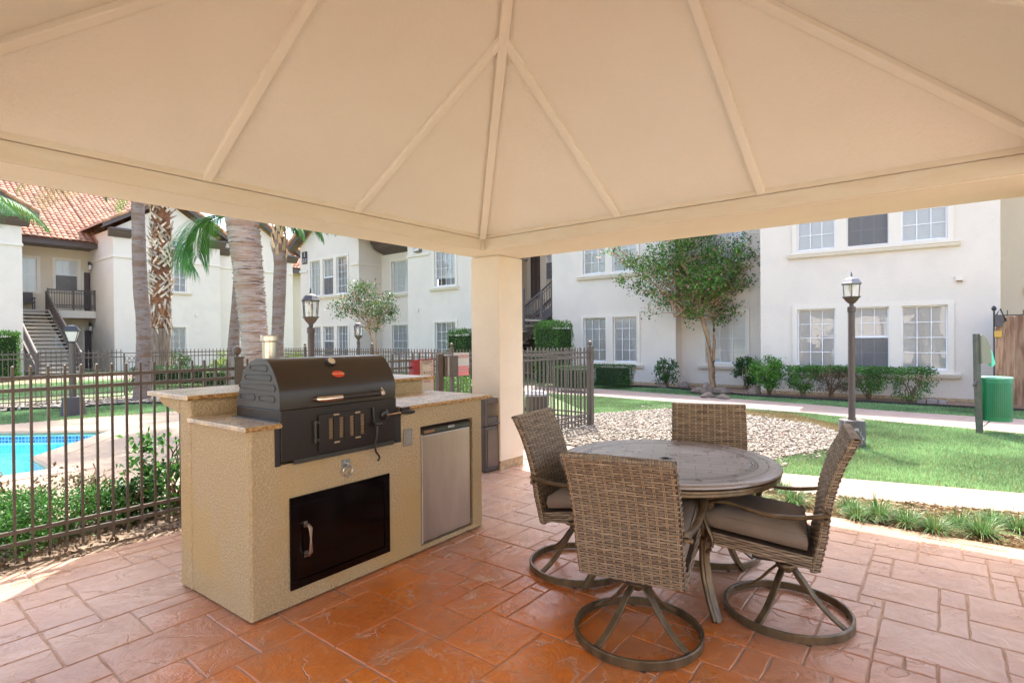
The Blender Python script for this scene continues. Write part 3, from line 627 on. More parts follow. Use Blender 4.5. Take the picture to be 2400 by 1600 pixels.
# profile of the chair back: (z, setback)
BK=[(.33,0),(.42,.022),(.49,.04),(.58,.053),(.667,.070),(.75,.096),(.837,.128),(.90,.162),(.955,.192)]
def bko(z):
    for (a,p),(c,q) in zip(BK,BK[1:]):
        if z<=c: return p+(q-p)*(z-a)/(c-a)
    return BK[-1][1]
def weave(z0,z1,dz,perim,amp,per,M_of,stake=True,seed=1):
    """rows of flat strands looped round a rounded-rectangle perimeter; perim(s)->(point2d, normal2d), M_of(z,p,n,off)->xyz"""
    rr=random.Random(seed); b=MB(); st=MB(); L_,fn=perim; ns=max(12,int(L_/(per/4)))//4*4; ns=int(round(L_/per))*4
    rows=int((z1-z0)/dz)
    for k in range(rows):
        zc_=z0+(k+.5)*dz; base=rr.random(); V=[];R=[]
        for i in range(ns):
            s=L_*i/ns; p,nm=fn(s); o=amp*cos(pi*i/4*1.0+pi*(k%2)); hh=dz*(.40+.07*cos(pi*i/4+pi*(k%2)))
            q=base*.5+.5*(.5+.5*sin(i*.23+k*2.1))*rr.uniform(.6,1)
            for dzz,of in ((-hh,-.0015),(-hh*.45,.0010),(hh*.45,.0010),(hh,-.0015)): V.append(M_of(zc_+dzz,p,nm,o+of)); R.append(q)
        k0=len(b.v); b.v+= [tuple(v) for v in V]; b.a+=R
        for i in range(ns):
            for j in range(3): b.f.append((k0+i*4+j,k0+((i+1)%ns)*4+j,k0+((i+1)%ns)*4+j+1,k0+i*4+j+1))
    if stake:
        for i in range(0,ns,4):
            for dd in (-.0032,.0032):
                s=L_*i/ns+dd; p,nm=fn(s%L_); t=Vector((-nm[1],nm[0])); zs=[z0+(z1-z0)*q/14 for q in range(15)]; V=[]
                for z in zs:
                    for e_ in (-.002,.002): V.append(M_of(z,(p[0]+t.x*e_,p[1]+t.y*e_),nm,amp*.25))
                st.add(V,[(2*q,2*q+1,2*q+3,2*q+2) for q in range(14)])
    return b,st
def rrect(w,d,r):      # perimeter of a rounded rectangle centred on 0
    segs=[]; hw,hd=w/2-r,d/2-r
    def arc(cx_,cy_,a0): return ('a',cx_,cy_,a0,r*pi/2)
    order=[('l',(-hw,-d/2),(hw,-d/2),(0,-1)),arc(hw,-hd,-pi/2),('l',(w/2,-hd),(w/2,hd),(1,0)),arc(hw,hd,0),('l',(hw,d/2),(-hw,d/2),(0,1)),arc(-hw,hd,pi/2),('l',(-w/2,hd),(-w/2,-hd),(-1,0)),arc(-hw,-hd,pi)]
    ln=[hypot(o[2][0]-o[1][0],o[2][1]-o[1][1]) if o[0]=='l' else o[4] for o in order]; Lt=sum(ln)
    def fn(s):
        s=s%Lt
        for o,l in zip(order,ln):
            if s<=l or o is order[-1]:
                if o[0]=='l': t=s/l if l else 0; return (o[1][0]+(o[2][0]-o[1][0])*t,o[1][1]+(o[2][1]-o[1][1])*t),o[3]
                a=o[3]+s/r; return (o[1]+r*cos(a),o[2]+r*sin(a)),(cos(a),sin(a))
            s-=l
    return Lt,fn
def make_chair(M,label):
    t=thing('patio_chair',label,'chair',M,'wicker swivel chairs around the round patio table')
    W_=.505; TH=.042
    def mo(z,p,nm,off):
        o=bko(z); return (p[0]+nm[0]*off, -.125-o+p[1]+nm[1]*off, z)
    b,st=weave(.325,.962,.0135,rrect(W_,TH,.016),.0030,.042,mo,seed=3)
    back=b.build('backrest',M_wick,t,smooth=60)
    st.build('cane_stakes',M_cane,back,smooth=0)
    c=MB(); zs=[.33+(.957-.33)*i/12 for i in range(13)]; hw=W_/2-.004; V=[]
    for z in zs: o=-.125-bko(z); V+= [(-hw,o-TH/2+.003,z),(hw,o-TH/2+.003,z),(hw,o+TH/2-.003,z),(-hw,o+TH/2-.003,z)]
    c.add(V,[(i*4+j,i*4+(j+1)%4,i*4+4+(j+1)%4,i*4+4+j) for i in range(12) for j in range(4)]+[(3,2,1,0),(48,49,50,51)]); c.build('back_core',M_core,back,smooth=0)
    # top wrap of the back
    o=-.125-bko(.955); c=MB()
    for i in range(int(W_/.012)):
        x=-W_/2+.006+i*.012; c.r=rnd.random(); c.sweep([(x,o-TH/2-.001,.950),(x,o-TH/2+.004,.964),(x,o,.968),(x,o+TH/2-.004,.964),(x,o+TH/2+.001,.950)],[(-.0052,-.001),(.0052,-.001),(.0045,.0018),(-.0045,.0018)],up=(1,0,0) if 0 else (0,0,1),cap=False)
    c.build('top_wrap',M_wick,back,smooth=40)
    # seat rail, tipped back
    tilt=atan2(.075,.47); 
    def ms(z,p,nm,off):
        y=p[1]+nm[1]*off+.115; return (p[0]+nm[0]*off, y, z+(y+.13)*sin(tilt))
    b,st=weave(.335,.400,.0130,rrect(.515,.475,.02),.0026,.042,ms,seed=9,stake=False)
    seat=b.build('seat_frame',M_wick,t,smooth=60)
    c=MB(); V=[]
    for z in (.338,.398):
        for x,y in ((-.252,-.118),(.252,-.118),(.252,.347),(-.252,.347)): V.append((x,y,z+(y+.13)*sin(tilt)))
    c.add(V,[(3,2,1,0),(4,5,6,7),(0,1,5,4),(1,2,6,5),(2,3,7,6),(3,0,4,7)]); c.build('seat_deck',M_core,seat,smooth=0)
    # cushion: puffed box with piping
    V=[];Fc=[];nx,ny=14,12
    def cpt(u,v,top):
        x=-.238+.476*u; y=-.095+.455*v; ed=min(u,1-u,v,1-v); puff=min(1,ed*5); puff=sqrt(max(0,1-(1-puff)**2))
        cr=.018*(1-min(1,min(u,1-u)*8))*(1-min(1,min(v,1-v)*8))
        x*=1-cr; base=.405+(y+.13)*sin(tilt)
        return (x,y,base+(.082+.030*puff if top else .0+.012*(1-puff)))
    c=MB()
    for top in (1,0):
        k=len(c.v); V=[cpt(i/nx,j/ny,top) for j in range(ny+1) for i in range(nx+1)]
        Fc=[(j*(nx+1)+i,j*(nx+1)+i+1,(j+1)*(nx+1)+i+1,(j+1)*(nx+1)+i) for j in range(ny) for i in range(nx)]
        c.add(V,Fc if top else [f[::-1] for f in Fc])
    n1=(nx+1)*(ny+1); ring=[i for i in range(nx+1)]+[j*(nx+1)+nx for j in range(1,ny+1)]+[ny*(nx+1)+i for i in range(nx-1,-1,-1)]+[j*(nx+1) for j in range(ny-1,0,-1)]
    bul=[]; 
    for q in ring:
        a,b_=Vector(c.v[q]),Vector(c.v[q+n1]); mid=(a+b_)/2; d=Vector((mid.x,mid.y-.13,0)).normalized(); bul.append(tuple(mid+d*.010))
    k=len(c.v); c.v+=bul; c.a+=[.5]*len(bul); m_=len(ring)
    for i in range(m_): a,b_=ring[i],ring[(i+1)%m_]; c.f+=[(a,k+i,k+(i+1)%m_,b_),(k+i,a+n1,b_+n1,k+(i+1)%m_)]
    cu=c.build('seat_cushion',M_cush,t,smooth=70)
    c=MB(); c.tube([c_ for c_ in [tuple(Vector(cu.data.vertices[q].co)+Vector((0,0,.001))) for q in ring]],.0035,5,closed=True); c.build('piping',M_cush,cu,smooth=60)
    # arms
    sec=[(.018*cos(2*pi*i/10),.0105*sin(2*pi*i/10)) for i in range(10)]
    for sx in (-1,1):
        P=[(-.19,.612),(-.15,.600),(-.05,.588),(.06,.592),(.15,.612),(.235,.636),(.295,.640),(.345,.622),(.368,.585),(.366,.535),(.348,.485),(.332,.440),(.336,.398),(.358,.366)]
        Q=[]
        for i in range(len(P)-1):
            for q in range(3):
                p0,p1,p2,p3=P[max(i-1,0)],P[i],P[i+1],P[min(i+2,len(P)-1)]; u_=q/3
                Q.append(tuple(.5*((2*p1[k])+(-p0[k]+p2[k])*u_+(2*p0[k]-5*p1[k]+4*p2[k]-p3[k])*u_**2+(-p0[k]+3*p1[k]-3*p2[k]+p3[k])*u_**3) for k in (0,1)))
        Q.append(P[-1]); n=len(Q)
        xo=[(.262+.030*sin(pi*min(1,i/(n*.72)))) for i in range(n)]
        c=MB(); c.sweep([(sx*xo[i],Q[i][0],Q[i][1]) for i in range(n)],sec,up=(0,0,1) if 0 else (0,-.6,1))
        c.tube([(sx*.262,-.185,.612-.02),(sx*.262,-.185,.578)],.013,8,up=(0,1,0)); ar=c.build('armrest',M_frame,t,smooth=50)
        c=MB(); c.M=Matrix.Translation((sx*.285,-.178,.58))@Matrix.Rotation(sx*pi/2,4,'Y'); c.lathe([(.011,-.012),(.011,.004),(.007,.008),(.0005,.009)],10,cap=False); c.build('arm_bolt',M_frame,ar,smooth=40)
    # rocker plate and swivel base
    c=MB(); c.box(-.10,.10,-.13,.16,.306,.330); c.box(-.13,-.10,-.10,.14,.312,.345); c.box(.10,.13,-.10,.14,.312,.345); c.lathe([(.03,.268),(.03,.31)],16); c.build('rocker_plate',mat_plate,t,smooth=0,bevel=.004)
    c=MB(); c.lathe([(.022,.222),(.040,.236),(.052,.250),(.054,.262),(.050,.270),(.020,.274)],20); hub=c.build('hub',M_frame,t,smooth=40)
    for k in range(4):
        a=pi/4+.32+k*pi/2; c=MB(); ca,sa=cos(a),sin(a); pr=[(.022,.252),(.050,.240),(.085,.205),(.13,.15),(.175,.105),(.225,.068),(.285,.036)]
        c.sweep([(r*ca,r*sa,z) for r,z in pr],[(-.017,-.006),(.017,-.006),(.017,.006),(-.017,.006)],up=(0,0,1)); c.build('leg',M_frame,t,smooth=40,bevel=.003)
    c=MB(); rp=[(.292,.006),(.292,.040),(.296,.045),(.306,.045),(.310,.040),(.310,.006),(.292,.006)]; c.lathe(rp,56,cap=False); rg=c.build('base_ring',M_frame,t,smooth=35)
    for k in range(4): a=.32+k*pi/2; c=MB(); c.lathe([(.013,0),(.013,.006)],10,c=(.301*cos(a),.301*sin(a),0)); c.build('glide',mat_plate,rg,smooth=30)
    return t
mat_plate=mat('dark_underplate',(.03,.024,.02),.5)
spots=[((.605,2.680),26.5,'wicker swivel chair nearest the camera, its woven back facing the camera'),
       ((1.430,2.870),-63,'wicker swivel chair right of the table, seen from the side with its grey cushion showing'),
       ((.410,3.480),120,'wicker swivel chair by the column, left of the table and turned toward it'),
       ((1.330,3.700),198,'wicker swivel chair behind the table, facing the camera')]
ch0=None
def rock_back(t,deg):                  # the rocker lets everything above the hub lean
    R=Matrix.Translation((0,0,.30))@Matrix.Rotation(radians(deg),4,'X')@Matrix.Translation((0,0,-.30))
    for c in t.children:
        if c.name.split('.')[0] in ('backrest','seat_frame','seat_cushion','armrest','rocker_plate'): c.matrix_local=R@c.matrix_local
tl=[4.2,-2.2,0,0]; chs=[]
for (x,y),face,lab in spots:
    M=T(x,y,0,-radians(face))
    if ch0 is None: ch0=make_chair(M,lab); chs.append(ch0)
    else: chs.append(copy_tree(ch0,M,lab))
for c_,t_ in zip(chs,tl): rock_back(c_,t_)

# round table
def tabletop_mat():
    m=bpy.data.materials.new('etched_metal_top'); m.use_nodes=True; nt=m.node_tree;N=nt.nodes;L=nt.links;b=N['Principled BSDF']; b.inputs['Metallic'].default_value=.25; b.inputs['Specular IOR Level'].default_value=.5
    tc=N.new('ShaderNodeTexCoord'); P=tc.outputs['Object']
    br=N.new('ShaderNodeTexBrick'); br.inputs['Scale'].default_value=1; br.inputs['Brick Width'].default_value=.165; br.inputs['Row Height'].default_value=.082; br.inputs['Mortar Size'].default_value=.0026; br.inputs['Mortar Smooth'].default_value=.3; br.inputs['Bias'].default_value=0
    br.inputs['Color1'].default_value=(.265,.235,.212,1); br.inputs['Color2'].default_value=(.285,.255,.232,1); br.inputs['Mortar'].default_value=(.10,.08,.065,1)
    mp=N.new('ShaderNodeMapping'); mp.inputs['Rotation'].default_value=(0,0,.3); L.new(P,mp.inputs[0]); L.new(mp.outputs[0],br.inputs['Vector'])
    ln=N.new('ShaderNodeVectorMath'); ln.operation='LENGTH'; sp=N.new('ShaderNodeVectorMath'); sp.operation='MULTIPLY'; sp.inputs[1].default_value=(1,1,0); L.new(P,sp.inputs[0]); L.new(sp.outputs[0],ln.inputs[0])
    n=N.new('ShaderNodeTexNoise'); n.inputs['Scale'].default_value=9; n.inputs['Detail'].default_value=5; L.new(P,n.inputs[0])
    def band(r,w):
        a=N.new('ShaderNodeMath'); a.operation='SUBTRACT'; a.inputs[1].default_value=r; L.new(ln.outputs['Value'],a.inputs[0]); c=N.new('ShaderNodeMath'); c.operation='ABSOLUTE'; L.new(a.outputs[0],c.inputs[0]); d=N.new('ShaderNodeMath'); d.operation='LESS_THAN'; d.inputs[1].default_value=w; L.new(c.outputs[0],d.inputs[0]); return d.outputs[0]
    def gt(r):
        d=N.new('ShaderNodeMath'); d.operation='GREATER_THAN'; d.inputs[1].default_value=r; L.new(ln.outputs['Value'],d.inputs[0]); return d.outputs[0]
    def mix(f,a,c):
        x=N.new('ShaderNodeMix'); x.data_type='RGBA'; L.new(f,x.inputs['Factor'])
        for s,k in ((a,'A'),(c,'B')):
            if isinstance(s,tuple): x.inputs[k].default_value=(*s,1)
            else: L.new(s,x.inputs[k])
        return x.outputs['Result']
    col=mix(gt(.475),br.outputs['Color'],(.27,.235,.215))
    for r,w in ((.475,.004),(.490,.003),(.504,.0045),(.562,.004)): col=mix(band(r,w),col,(.018,.011,.008))
    h=N.new('ShaderNodeHueSaturation'); mr=N.new('ShaderNodeMapRange'); mr.inputs['To Min'].default_value=.88; mr.inputs['To Max'].default_value=1.12; L.new(n.outputs[0],mr.inputs[0]); L.new(mr.outputs[0],h.inputs['Value']); L.new(col,h.inputs['Color']); L.new(h.outputs[0],b.inputs['Base Color'])
    r2=N.new('ShaderNodeMapRange'); r2.inputs['To Min'].default_value=.18; r2.inputs['To Max'].default_value=.42; L.new(n.outputs[0],r2.inputs[0]); L.new(r2.outputs[0],b.inputs['Roughness'])
    bp=N.new('ShaderNodeBump'); bp.inputs['Strength'].default_value=.5; bp.inputs['Distance'].default_value=.002; L.new(br.outputs['Fac'],bp.inputs['Height']); bp.invert=True; L.new(bp.outputs[0],b.inputs['Normal']); return m
TB=T(.915,3.285)
tb=thing('round_table','round brown metal patio table with brick etched top and curved legs','table',TB)
b=MB(); b.lathe([(.020,.728),(.56,.728),(.60,.730),(.618,.729),(.630,.722),(.633,.712),(.60,.704),(.020,.704)],96,cap=False); b.lathe([(.020,.704),(.020,.728)],24,cap=False); b.build('tabletop',tabletop_mat(),tb,smooth=35)
b=MB(); b.lathe([(.612,.705),(.626,.700),(.628,.690),(.620,.684),(.622,.672),(.612,.664),(.600,.664),(.598,.705)],96,cap=False); b.build('table_rim',M_frame,tb,smooth=35)
b=MB(); b.lathe([(.020,.7285),(.034,.7295),(.036,.7285)],24,cap=False); b.lathe([(.018,.66),(.018,.729),(.021,.731),(.022,.728)],24,cap=False); b.build('umbrella_hole_ring',mat_plate,tb,smooth=35)
foot=G(1683,1460); a0=atan2(foot.y-3.285,foot.x-.915)
for k in range(4):
    a=a0+k*pi/2; ca,sa=cos(a),sin(a); pr=[(.46,.70),(.45,.60),(.425,.47),(.405,.36),(.405,.27),(.425,.18),(.465,.09),(.52,.005)]
    c=MB(); c.sweep([(r*ca,r*sa,z) for r,z in pr],[(-.026,-.012),(.026,-.012),(.026,.012),(-.026,.012)],up=(ca,sa,0.3)); c.sweep([(r*ca*1.0+.0145*ca,r*sa+.0145*sa,z) for r,z in pr],[(-.012,-.004),(.012,-.004),(.012,.004),(-.012,.004)],up=(ca,sa,.3)); c.build('leg',M_frame,tb,smooth=30,bevel=.003)
b=MB()
for k in range(4): a=a0+k*pi/2; b.sweep([(.03*cos(a),.03*sin(a),.30),(.41*cos(a),.41*sin(a),.34)],[(-.014,-.006),(.014,-.006),(.014,.006),(-.014,.006)])
b.lathe([(.04,.29),(.04,.315)],20); b.build('cross_brace',M_frame,tb,smooth=0,bevel=.002)

# ================================================================== bins
M_binpl=mat('brown_bin_plastic',(.065,.048,.042),.42,spec=.45,col2=(.085,.065,.055),vscale=4,rvar=.08,bump=.1,bscale=200)
M_binp2=mat('brown_bin_panel',(.085,.060,.048),.38,col2=(.12,.085,.065),vscale=3)
BN=Fm(-.300,5.925,42); bn=thing('trash_can','brown plastic trash can with a rectangular opening beside the column','trash can',BN)
w,d=.33,.30; zb=.80
b=MB(); b.box(0,w,0,d,.0,.50); b.build('bin_body',M_binpl,bn,smooth=0,bevel=.016,bseg=3)
b=MB(); b.box(.035,w-.03,-.006,.004,.05,.46); b.build('front_panel',M_binp2,bn,smooth=0,bevel=.004)
b=MB()
b.box(-.004,.035,-.004,d,.505,.80);b.box(w-.035,w+.004,-.004,d,.505,.80);b.box(.035,w-.035,-.004,.03,.505,.60);b.box(.035,w-.035,d-.03,d,.505,.60);b.box(.035,w-.035,-.004,.03,.745,.80);b.box(.035,w-.035,d-.03,d,.745,.80);b.box(.035,w-.035,.03,d-.03,.765,.80); b.box(.035,w-.035,.03,d-.03,.505,.55)
lid=b.build('lid_hood',M_binpl,bn,smooth=0,bevel=.008)
b=MB(); b.tube([(.06,-.012,.515),(.10,-.020,.52),(.24,-.02,.528),(.30,-.01,.525)],.007,8); b.build('lid_lip',M_binp2,lid)
p=G(1260,1000); q=Vector((ray(1258,1000).x/ray(1258,1000).y*8.5,8.5)); B2=T(q.x,q.y)
b2=thing('trash_can','round dark brown bin with a ribbed white lid, behind the fence right of the column','trash can',B2)
b=MB(); b.lathe([(.155,0),(.165,.03),(.175,.40),(.178,.42),(.178,.48),(.172,.56),(.175,.57)],28); b.build('bin_body',M_binpl,b2,smooth=35)
b=MB(); b.lathe([(.182,.57),(.184,.60),(.172,.615),(.150,.617),(.150,.630),(.12,.633),(.12,.645),(.02,.655)],28); b.build('bin_lid',mat('pale_lid',(.35,.35,.38),.35),b2,smooth=25)
b=MB(); b.box(.165,.20,-.03,.03,.33,.40); b.box(-.20,-.165,-.03,.03,.33,.40); b.build('bin_handle',M_binpl,b2,smooth=0,bevel=.006)

# ================================================================== fences
NF=Fm(-3.326,3.603,39.6)               # fence between patio and pool
def picket_mesh(z0,z1,w):
    m=MB(); h=w/2; m.box(-h,h,-h,h,z0,z1-.008); m.add([(-h,-h,z1-.008),(h,-h,z1-.008),(h,h,z1-.008),(-h,h,z1-.008),(0,0,z1)],[(0,1,4),(1,2,4),(2,3,4),(3,0,4)]); return m
def fence_panel(Fr,s0,s1,label,cat='fence',near=True,group=None,m=None,rails=(.115,.195,1.135,1.215),ztop=1.30,step=.0925,w=.0155,zb=.02):
    M=Fr.M@Matrix.Translation((s0,0,0)); t=thing('metal_fence',label,cat,M,group); m=m or M_bronze
    L_=s1-s0; n=int(round(L_/step)); st=L_/n
    for z in rails:
        r_=MB(); r_.box(0,L_,-.0125,.0125,z-.0125,z+.0125); r_.build('rail',m,t,smooth=0)
    if near:
        p0=picket_mesh(zb,ztop,w).build('picket',m,t,smooth=0); p0.matrix_local=Matrix.Translation((st*.5,0,0))
        for i in range(1,n): c=p0.copy(); C.objects.link(c); c.parent=t; c.matrix_local=Matrix.Translation((st*(i+.5),0,0))
    else:
        mb=MB()
        for i in range(n):
            x=st*(i+.5); h=w/2; mb.box(x-h,x+h,-h,h,zb,ztop)
        mb.build('picket_row',m,t,smooth=0)
    return t
def post(Fr,s,label,ztop=1.30,w=.065,ball=True,m=None,group='square fence posts',y=0):
    M=Fr.M@Matrix.Translation((s,y,0)); t=thing('fence_post',label,'post',M,group); m=m or M_bronze
    b=MB(); b.box(-w/2,w/2,-w/2,w/2,0,ztop); b.build('post_shaft',m,t,smooth=0)
    b=MB(); h=w/2+.006; b.box(-h,h,-h,h,ztop+.001,ztop+.016); b.lathe([(.012,.016),(.010,.03),(.018,.036),(.030,.05),(.036,.068),(.034,.088),(.022,.104),(.003,.110)],14,c=(0,0,ztop)); b.build('ball_finial',m,t,smooth=40)
    return t
grp='fence panels between the patio and the pool'
fence_panel(NF,-1.38,1.445,'bronze picket fence panel at the far left of the patio, in front of the shrubs',group=grp)
post(NF,1.485,'bronze fence post with round ball finial standing just left of the grill hood',w=.075)
fence_panel(NF,1.525,3.02,'bronze fence panel running behind the black grill',group=grp)
fence_panel(NF,3.10,3.78,'short bronze fence panel with a red sign between grill and gate latch',group=grp)
# gate with latch post
gm=NF.M@Matrix.Translation((3.86,0,0))
gt=thing('pool_gate','bronze metal pool gate with boxy lock housing and keypad left of the column','gate',gm)
b=MB(); 
for z in (.12,.20,1.135,1.215): b.box(.14,1.08,-.0125,.0125,z-.0125,z+.0125)
b.build('rail',M_bronze,gt,smooth=0)
for i in range(9):
    if i in (2,3): continue
    o=picket_mesh(.06,1.28,.018).build('picket',M_bronze,gt,smooth=0); o.matrix_local=Matrix.Translation((.20+.1*i,0,0))
b=MB(); b.box(-.045,.03,-.03,.03,0,1.28); b.build('latch_post',mat('dark_bronze_post',(.10,.07,.05),.5),gt,smooth=0,bevel=.004)
b=MB(); b.box(.035,.16,-.05,.04,1.00,1.26); b.box(.165,.27,-.04,.035,.99,1.25); b.build('lock_housing',M_bronze,gt,smooth=0,bevel=.006)
b=MB(); b.box(.075,.105,-.054,-.05,1.01,1.24); b.build('strike_plate',mat('worn_steel',(.4,.37,.33),.4,metal=.6),gt,smooth=0)
b=MB(); b.box(.02,.17,-.05,.03,.50,.74); kb=b.build('keypad_box',M_bronze,gt,smooth=0,bevel=.006)
b=MB(); b.box(.085,.155,-.056,-.05,.585,.72); kp=b.build('keypad_plate',mat('cream_keypad',(.66,.56,.38),.4),kb,smooth=0)
b=MB()
for i in range(3):
    for j in range(5): b.box(.093+.02*i,.104+.02*i,-.060,-.056,.60+.024*j,.614+.024*j)
b.build('key_button',mat('key_grey',(.3,.25,.18),.4),kp,smooth=0)
post(NF,5.00,'bronze gate post standing behind the column',w=.06)
fence_panel(NF,5.05,7.22,'bronze fence panel to the right of the column ending at the corner post',group=grp)
post(NF,7.272,'tall bronze corner post with ball finial at the edge of the gravel',w=.085)
SF=Fm(*(NF.w(7.272,0)[:2]),39.6-90)     # side of the enclosure, running left and away
fence_panel(SF,.06,1.38,'brown fence panel running back from the corner post, left of the boxy hedge',near=False,group='fence panels along the far side of the pool')
for k,(a,c) in enumerate(((1.46,3.3),(3.34,6.0),(6.04,9.0),(9.04,11.6))):
    fence_panel(SF,a,c,['short brown fence panel right behind the column','brown fence panel behind the red phone sign','brown fence panel below the flowering tree','brown fence panel behind the smoking chimney pipe of the grill'][k].replace('smoking ',''),near=False,m=M_fencefar,group='fence panels along the far side of the pool',rails=(.12,.2,1.07,1.17),ztop=1.25)
    if k: post(SF,a-.02,['','brown far fence post behind the gate sign','brown far fence post with ball under the flowering tree','brown far fence post behind the grill chimney'][k],ztop=1.27,m=M_fencefar,w=.06)
q0=G(10,955); q1=G(290,936); ang=math.degrees(atan2(q1.x-q0.x,q1.y-q0.y)); FF=Fm(q0.x,q0.y,ang)
Le=hypot(q1.x-q0.x,q1.y-q0.y)
fence_panel(FF,-2.2,1.05,'brown far pool fence panel at the left edge, in front of the stairs',near=False,m=M_fencefar,group='fence panels along the far side of the pool',ztop=1.27,rails=(.1,.2,1.08,1.19))
fence_panel(FF,1.10,Le,'brown far pool fence panel between the small post lamp and the first palm',near=False,m=M_fencefar,group='fence panels along the far side of the pool',ztop=1.27,rails=(.1,.2,1.08,1.19))
og=thing('ornamental_gate','narrow wrought iron gate panel with scroll work beside the smooth palm trunk','gate',FF.M@Matrix.Translation((Le+.02,0,0)))
b=MB()
for x in (.0,.42): b.box(x-.015,x+.015,-.015,.015,.1,1.18)
for x in (.1,.17,.25,.32): b.box(x-.006,x+.006,-.006,.006,.28,.95)
for z in (.12,.27,.95,1.17): b.box(0,.42,-.01,.01,z-.01,z+.01)
b.build('gate_frame',M_fencefar,og,smooth=0)
b=MB()
for z in (.19,.60,1.04):
    for i in range(4): b.tube([(.06+.1*i+.042*cos(t*pi/6),0,z+.055*sin(t*pi/6)) for t in range(12)],.007,4,closed=True,up=(0,1,0))
b.build('scroll_work',M_fencefar,og,smooth=0)
fence_panel(FF,Le+.46,Le+3.4,'brown far pool fence panel behind the shaggy palm and the low hedges',near=False,m=M_fencefar,group='fence panels along the far side of the pool',ztop=1.25,rails=(.1,.2,1.07,1.17))

# ================================================================== signs on the fence
M_signw=mat('white_sign',(.55,.52,.47),.5); M_signr=mat('red_sign',(.32,.02,.03),.45); M_redt=mat('red_print',(.55,.05,.05),.5); M_darkt=mat('dark_print',(.12,.05,.05),.5); M_pink=mat('faded_red_sign',(.72,.22,.22),.5)
def txt(name,body,size,Fr,x,y,z,m,parent,rot=0,align='CENTER',space=1):
    M=Fr.M@Matrix.Translation((x,y,z))@Matrix.Rotation(pi/2,4,'X')@Matrix.Rotation(rot,4,'Z'); return text(name,body,size,M,m,parent,.0005,align,space)
s_,z_=NF.plane(980,842,-.03); s2,z2=NF.plane(1011,842,-.03)
sg=thing('emergency_phone_box','red box with white emergency telephone sign hung on the fence','sign',NF.M@Matrix.Translation((s_,-.03,0)))
W_=s2-s_; zb=.80
b=MB(); b.box(-.085,-.005,-.03,.06,.86,1.22); b.build('red_box',M_signr,sg,smooth=0,bevel=.004)
b=MB(); b.box(0,W_,-.034,-.028,zb,1.215); b.build('sign_plate',M_signw,sg,smooth=0)
b=MB(); b.box(W_-.012,W_+.012,-.030,-.020,.86,1.225); b.box(-.004,W_,-.028,-.022,1.215,1.225); b.build('red_trim',M_signr,sg,smooth=0)
SG=Fm(*(NF.w(s_,-.03)[:2]),39.6)
txt('sign_lettering','E\nM\nE\nR\nG\nE\nN\nC\nY',.036,SG,.022,-.036,1.19-.16+.155,M_redt,sg)
txt('sign_lettering','T\nE\nL\nE\nP\nH\nO\nN\nE',.036,SG,W_-.030,-.036,1.19-.16+.155,M_redt,sg)
txt('sign_lettering','THIS TELEPHONE\nFOR EMERGENCY\nUSE ONLY',.019,SG,W_/2,-.036,1.19,M_darkt,sg)
txt('sign_lettering','9-1-1',.05,SG,W_/2,-.036,1.07,M_darkt,sg)
txt('sign_lettering','POOL\nADDRESS',.026,SG,W_/2,-.036,.98,M_redt,sg)
s_,z_=NF.plane(1064,822,-.03); s2,_=NF.plane(1100,822,-.03); W_=s2-s_
sg=thing('warning_sign','white and faded red pool warning sign on the gate next to the column','sign',NF.M@Matrix.Translation((s_,-.02,0)))
b=MB(); b.box(0,W_,-.004,.0,1.09,1.285); b.build('sign_plate',M_signw,sg,smooth=0)
b=MB(); b.box(.0,W_-.01,-.007,-.0045,1.0,1.12); b.build('red_panel',M_pink,sg,smooth=0)
SG=Fm(*(NF.w(s_,-.02)[:2]),39.6)
txt('sign_lettering','CAUTION',.055,SG,W_/2,-.006,1.235,M_redt,sg); txt('sign_lettering','NO LIFEGUARD\nON DUTY',.032,SG,W_/2,-.009,1.075,M_signw,sg)

# ================================================================== lamp posts
def lantern(t,z,r,h,nside=6,m=M_black,mbase=M_lampbr,light_bulb=True):
    b=MB(); b.lathe([(.026,z-.02),(.03,z),(.028,z+.012),(r*.45,z+.025),(r*.72,z+.055),(r*.95,z+.09),(r*1.08,z+.10),(r*1.08,z+.108)],nside*1 if nside>6 else 6); cup=b.build('lantern_cup',mbase,t,smooth=20)
    z0=z+.109; z1=z0+h
    b=MB()
    for k in range(6):
        a=k*pi/3; p=(cos(a),sin(a)); b.tube([(p[0]*r*.88,p[1]*r*.88,z0),(p[0]*r,p[1]*r,z1)],.006,4)
    b.build('lantern_frame',m,t,smooth=0)
    b=MB()
    for k in range(6):
        a=k*pi/3;c=(k+1)*pi/3; b.quad((cos(a)*r*.86,sin(a)*r*.86,z0),(cos(c)*r*.86,sin(c)*r*.86,z0),(cos(c)*r*.98,sin(c)*r*.98,z1),(cos(a)*r*.98,sin(a)*r*.98,z1))
    b.build('lantern_glass',M_lglass,t,smooth=0)
    b=MB(); b.lathe([(.014,z0),(.014,z0+.05)],10); b.lathe([(.012,z0+.05),(.03,z0+.09),(.034,z0+.12),(.026,z0+.15),(.006,z0+.165)],12); b.build('bulb',M_bulb,t,smooth=50)
    b=MB(); b.lathe([(r*1.17,z1-.004),(r*1.20,z1+.008),(r*1.12,z1+.018),(r*.98,z1+.038),(r*.80,z1+.066),(r*.45,z1+.088),(r*.2,z1+.095),(.010,z1+.105),(.015,z1+.115),(.008,z1+.128),(.012,z1+.136),(.003,z1+.170)],6 if nside==6 else nside); b.build('lantern_roof',m,t,smooth=20)
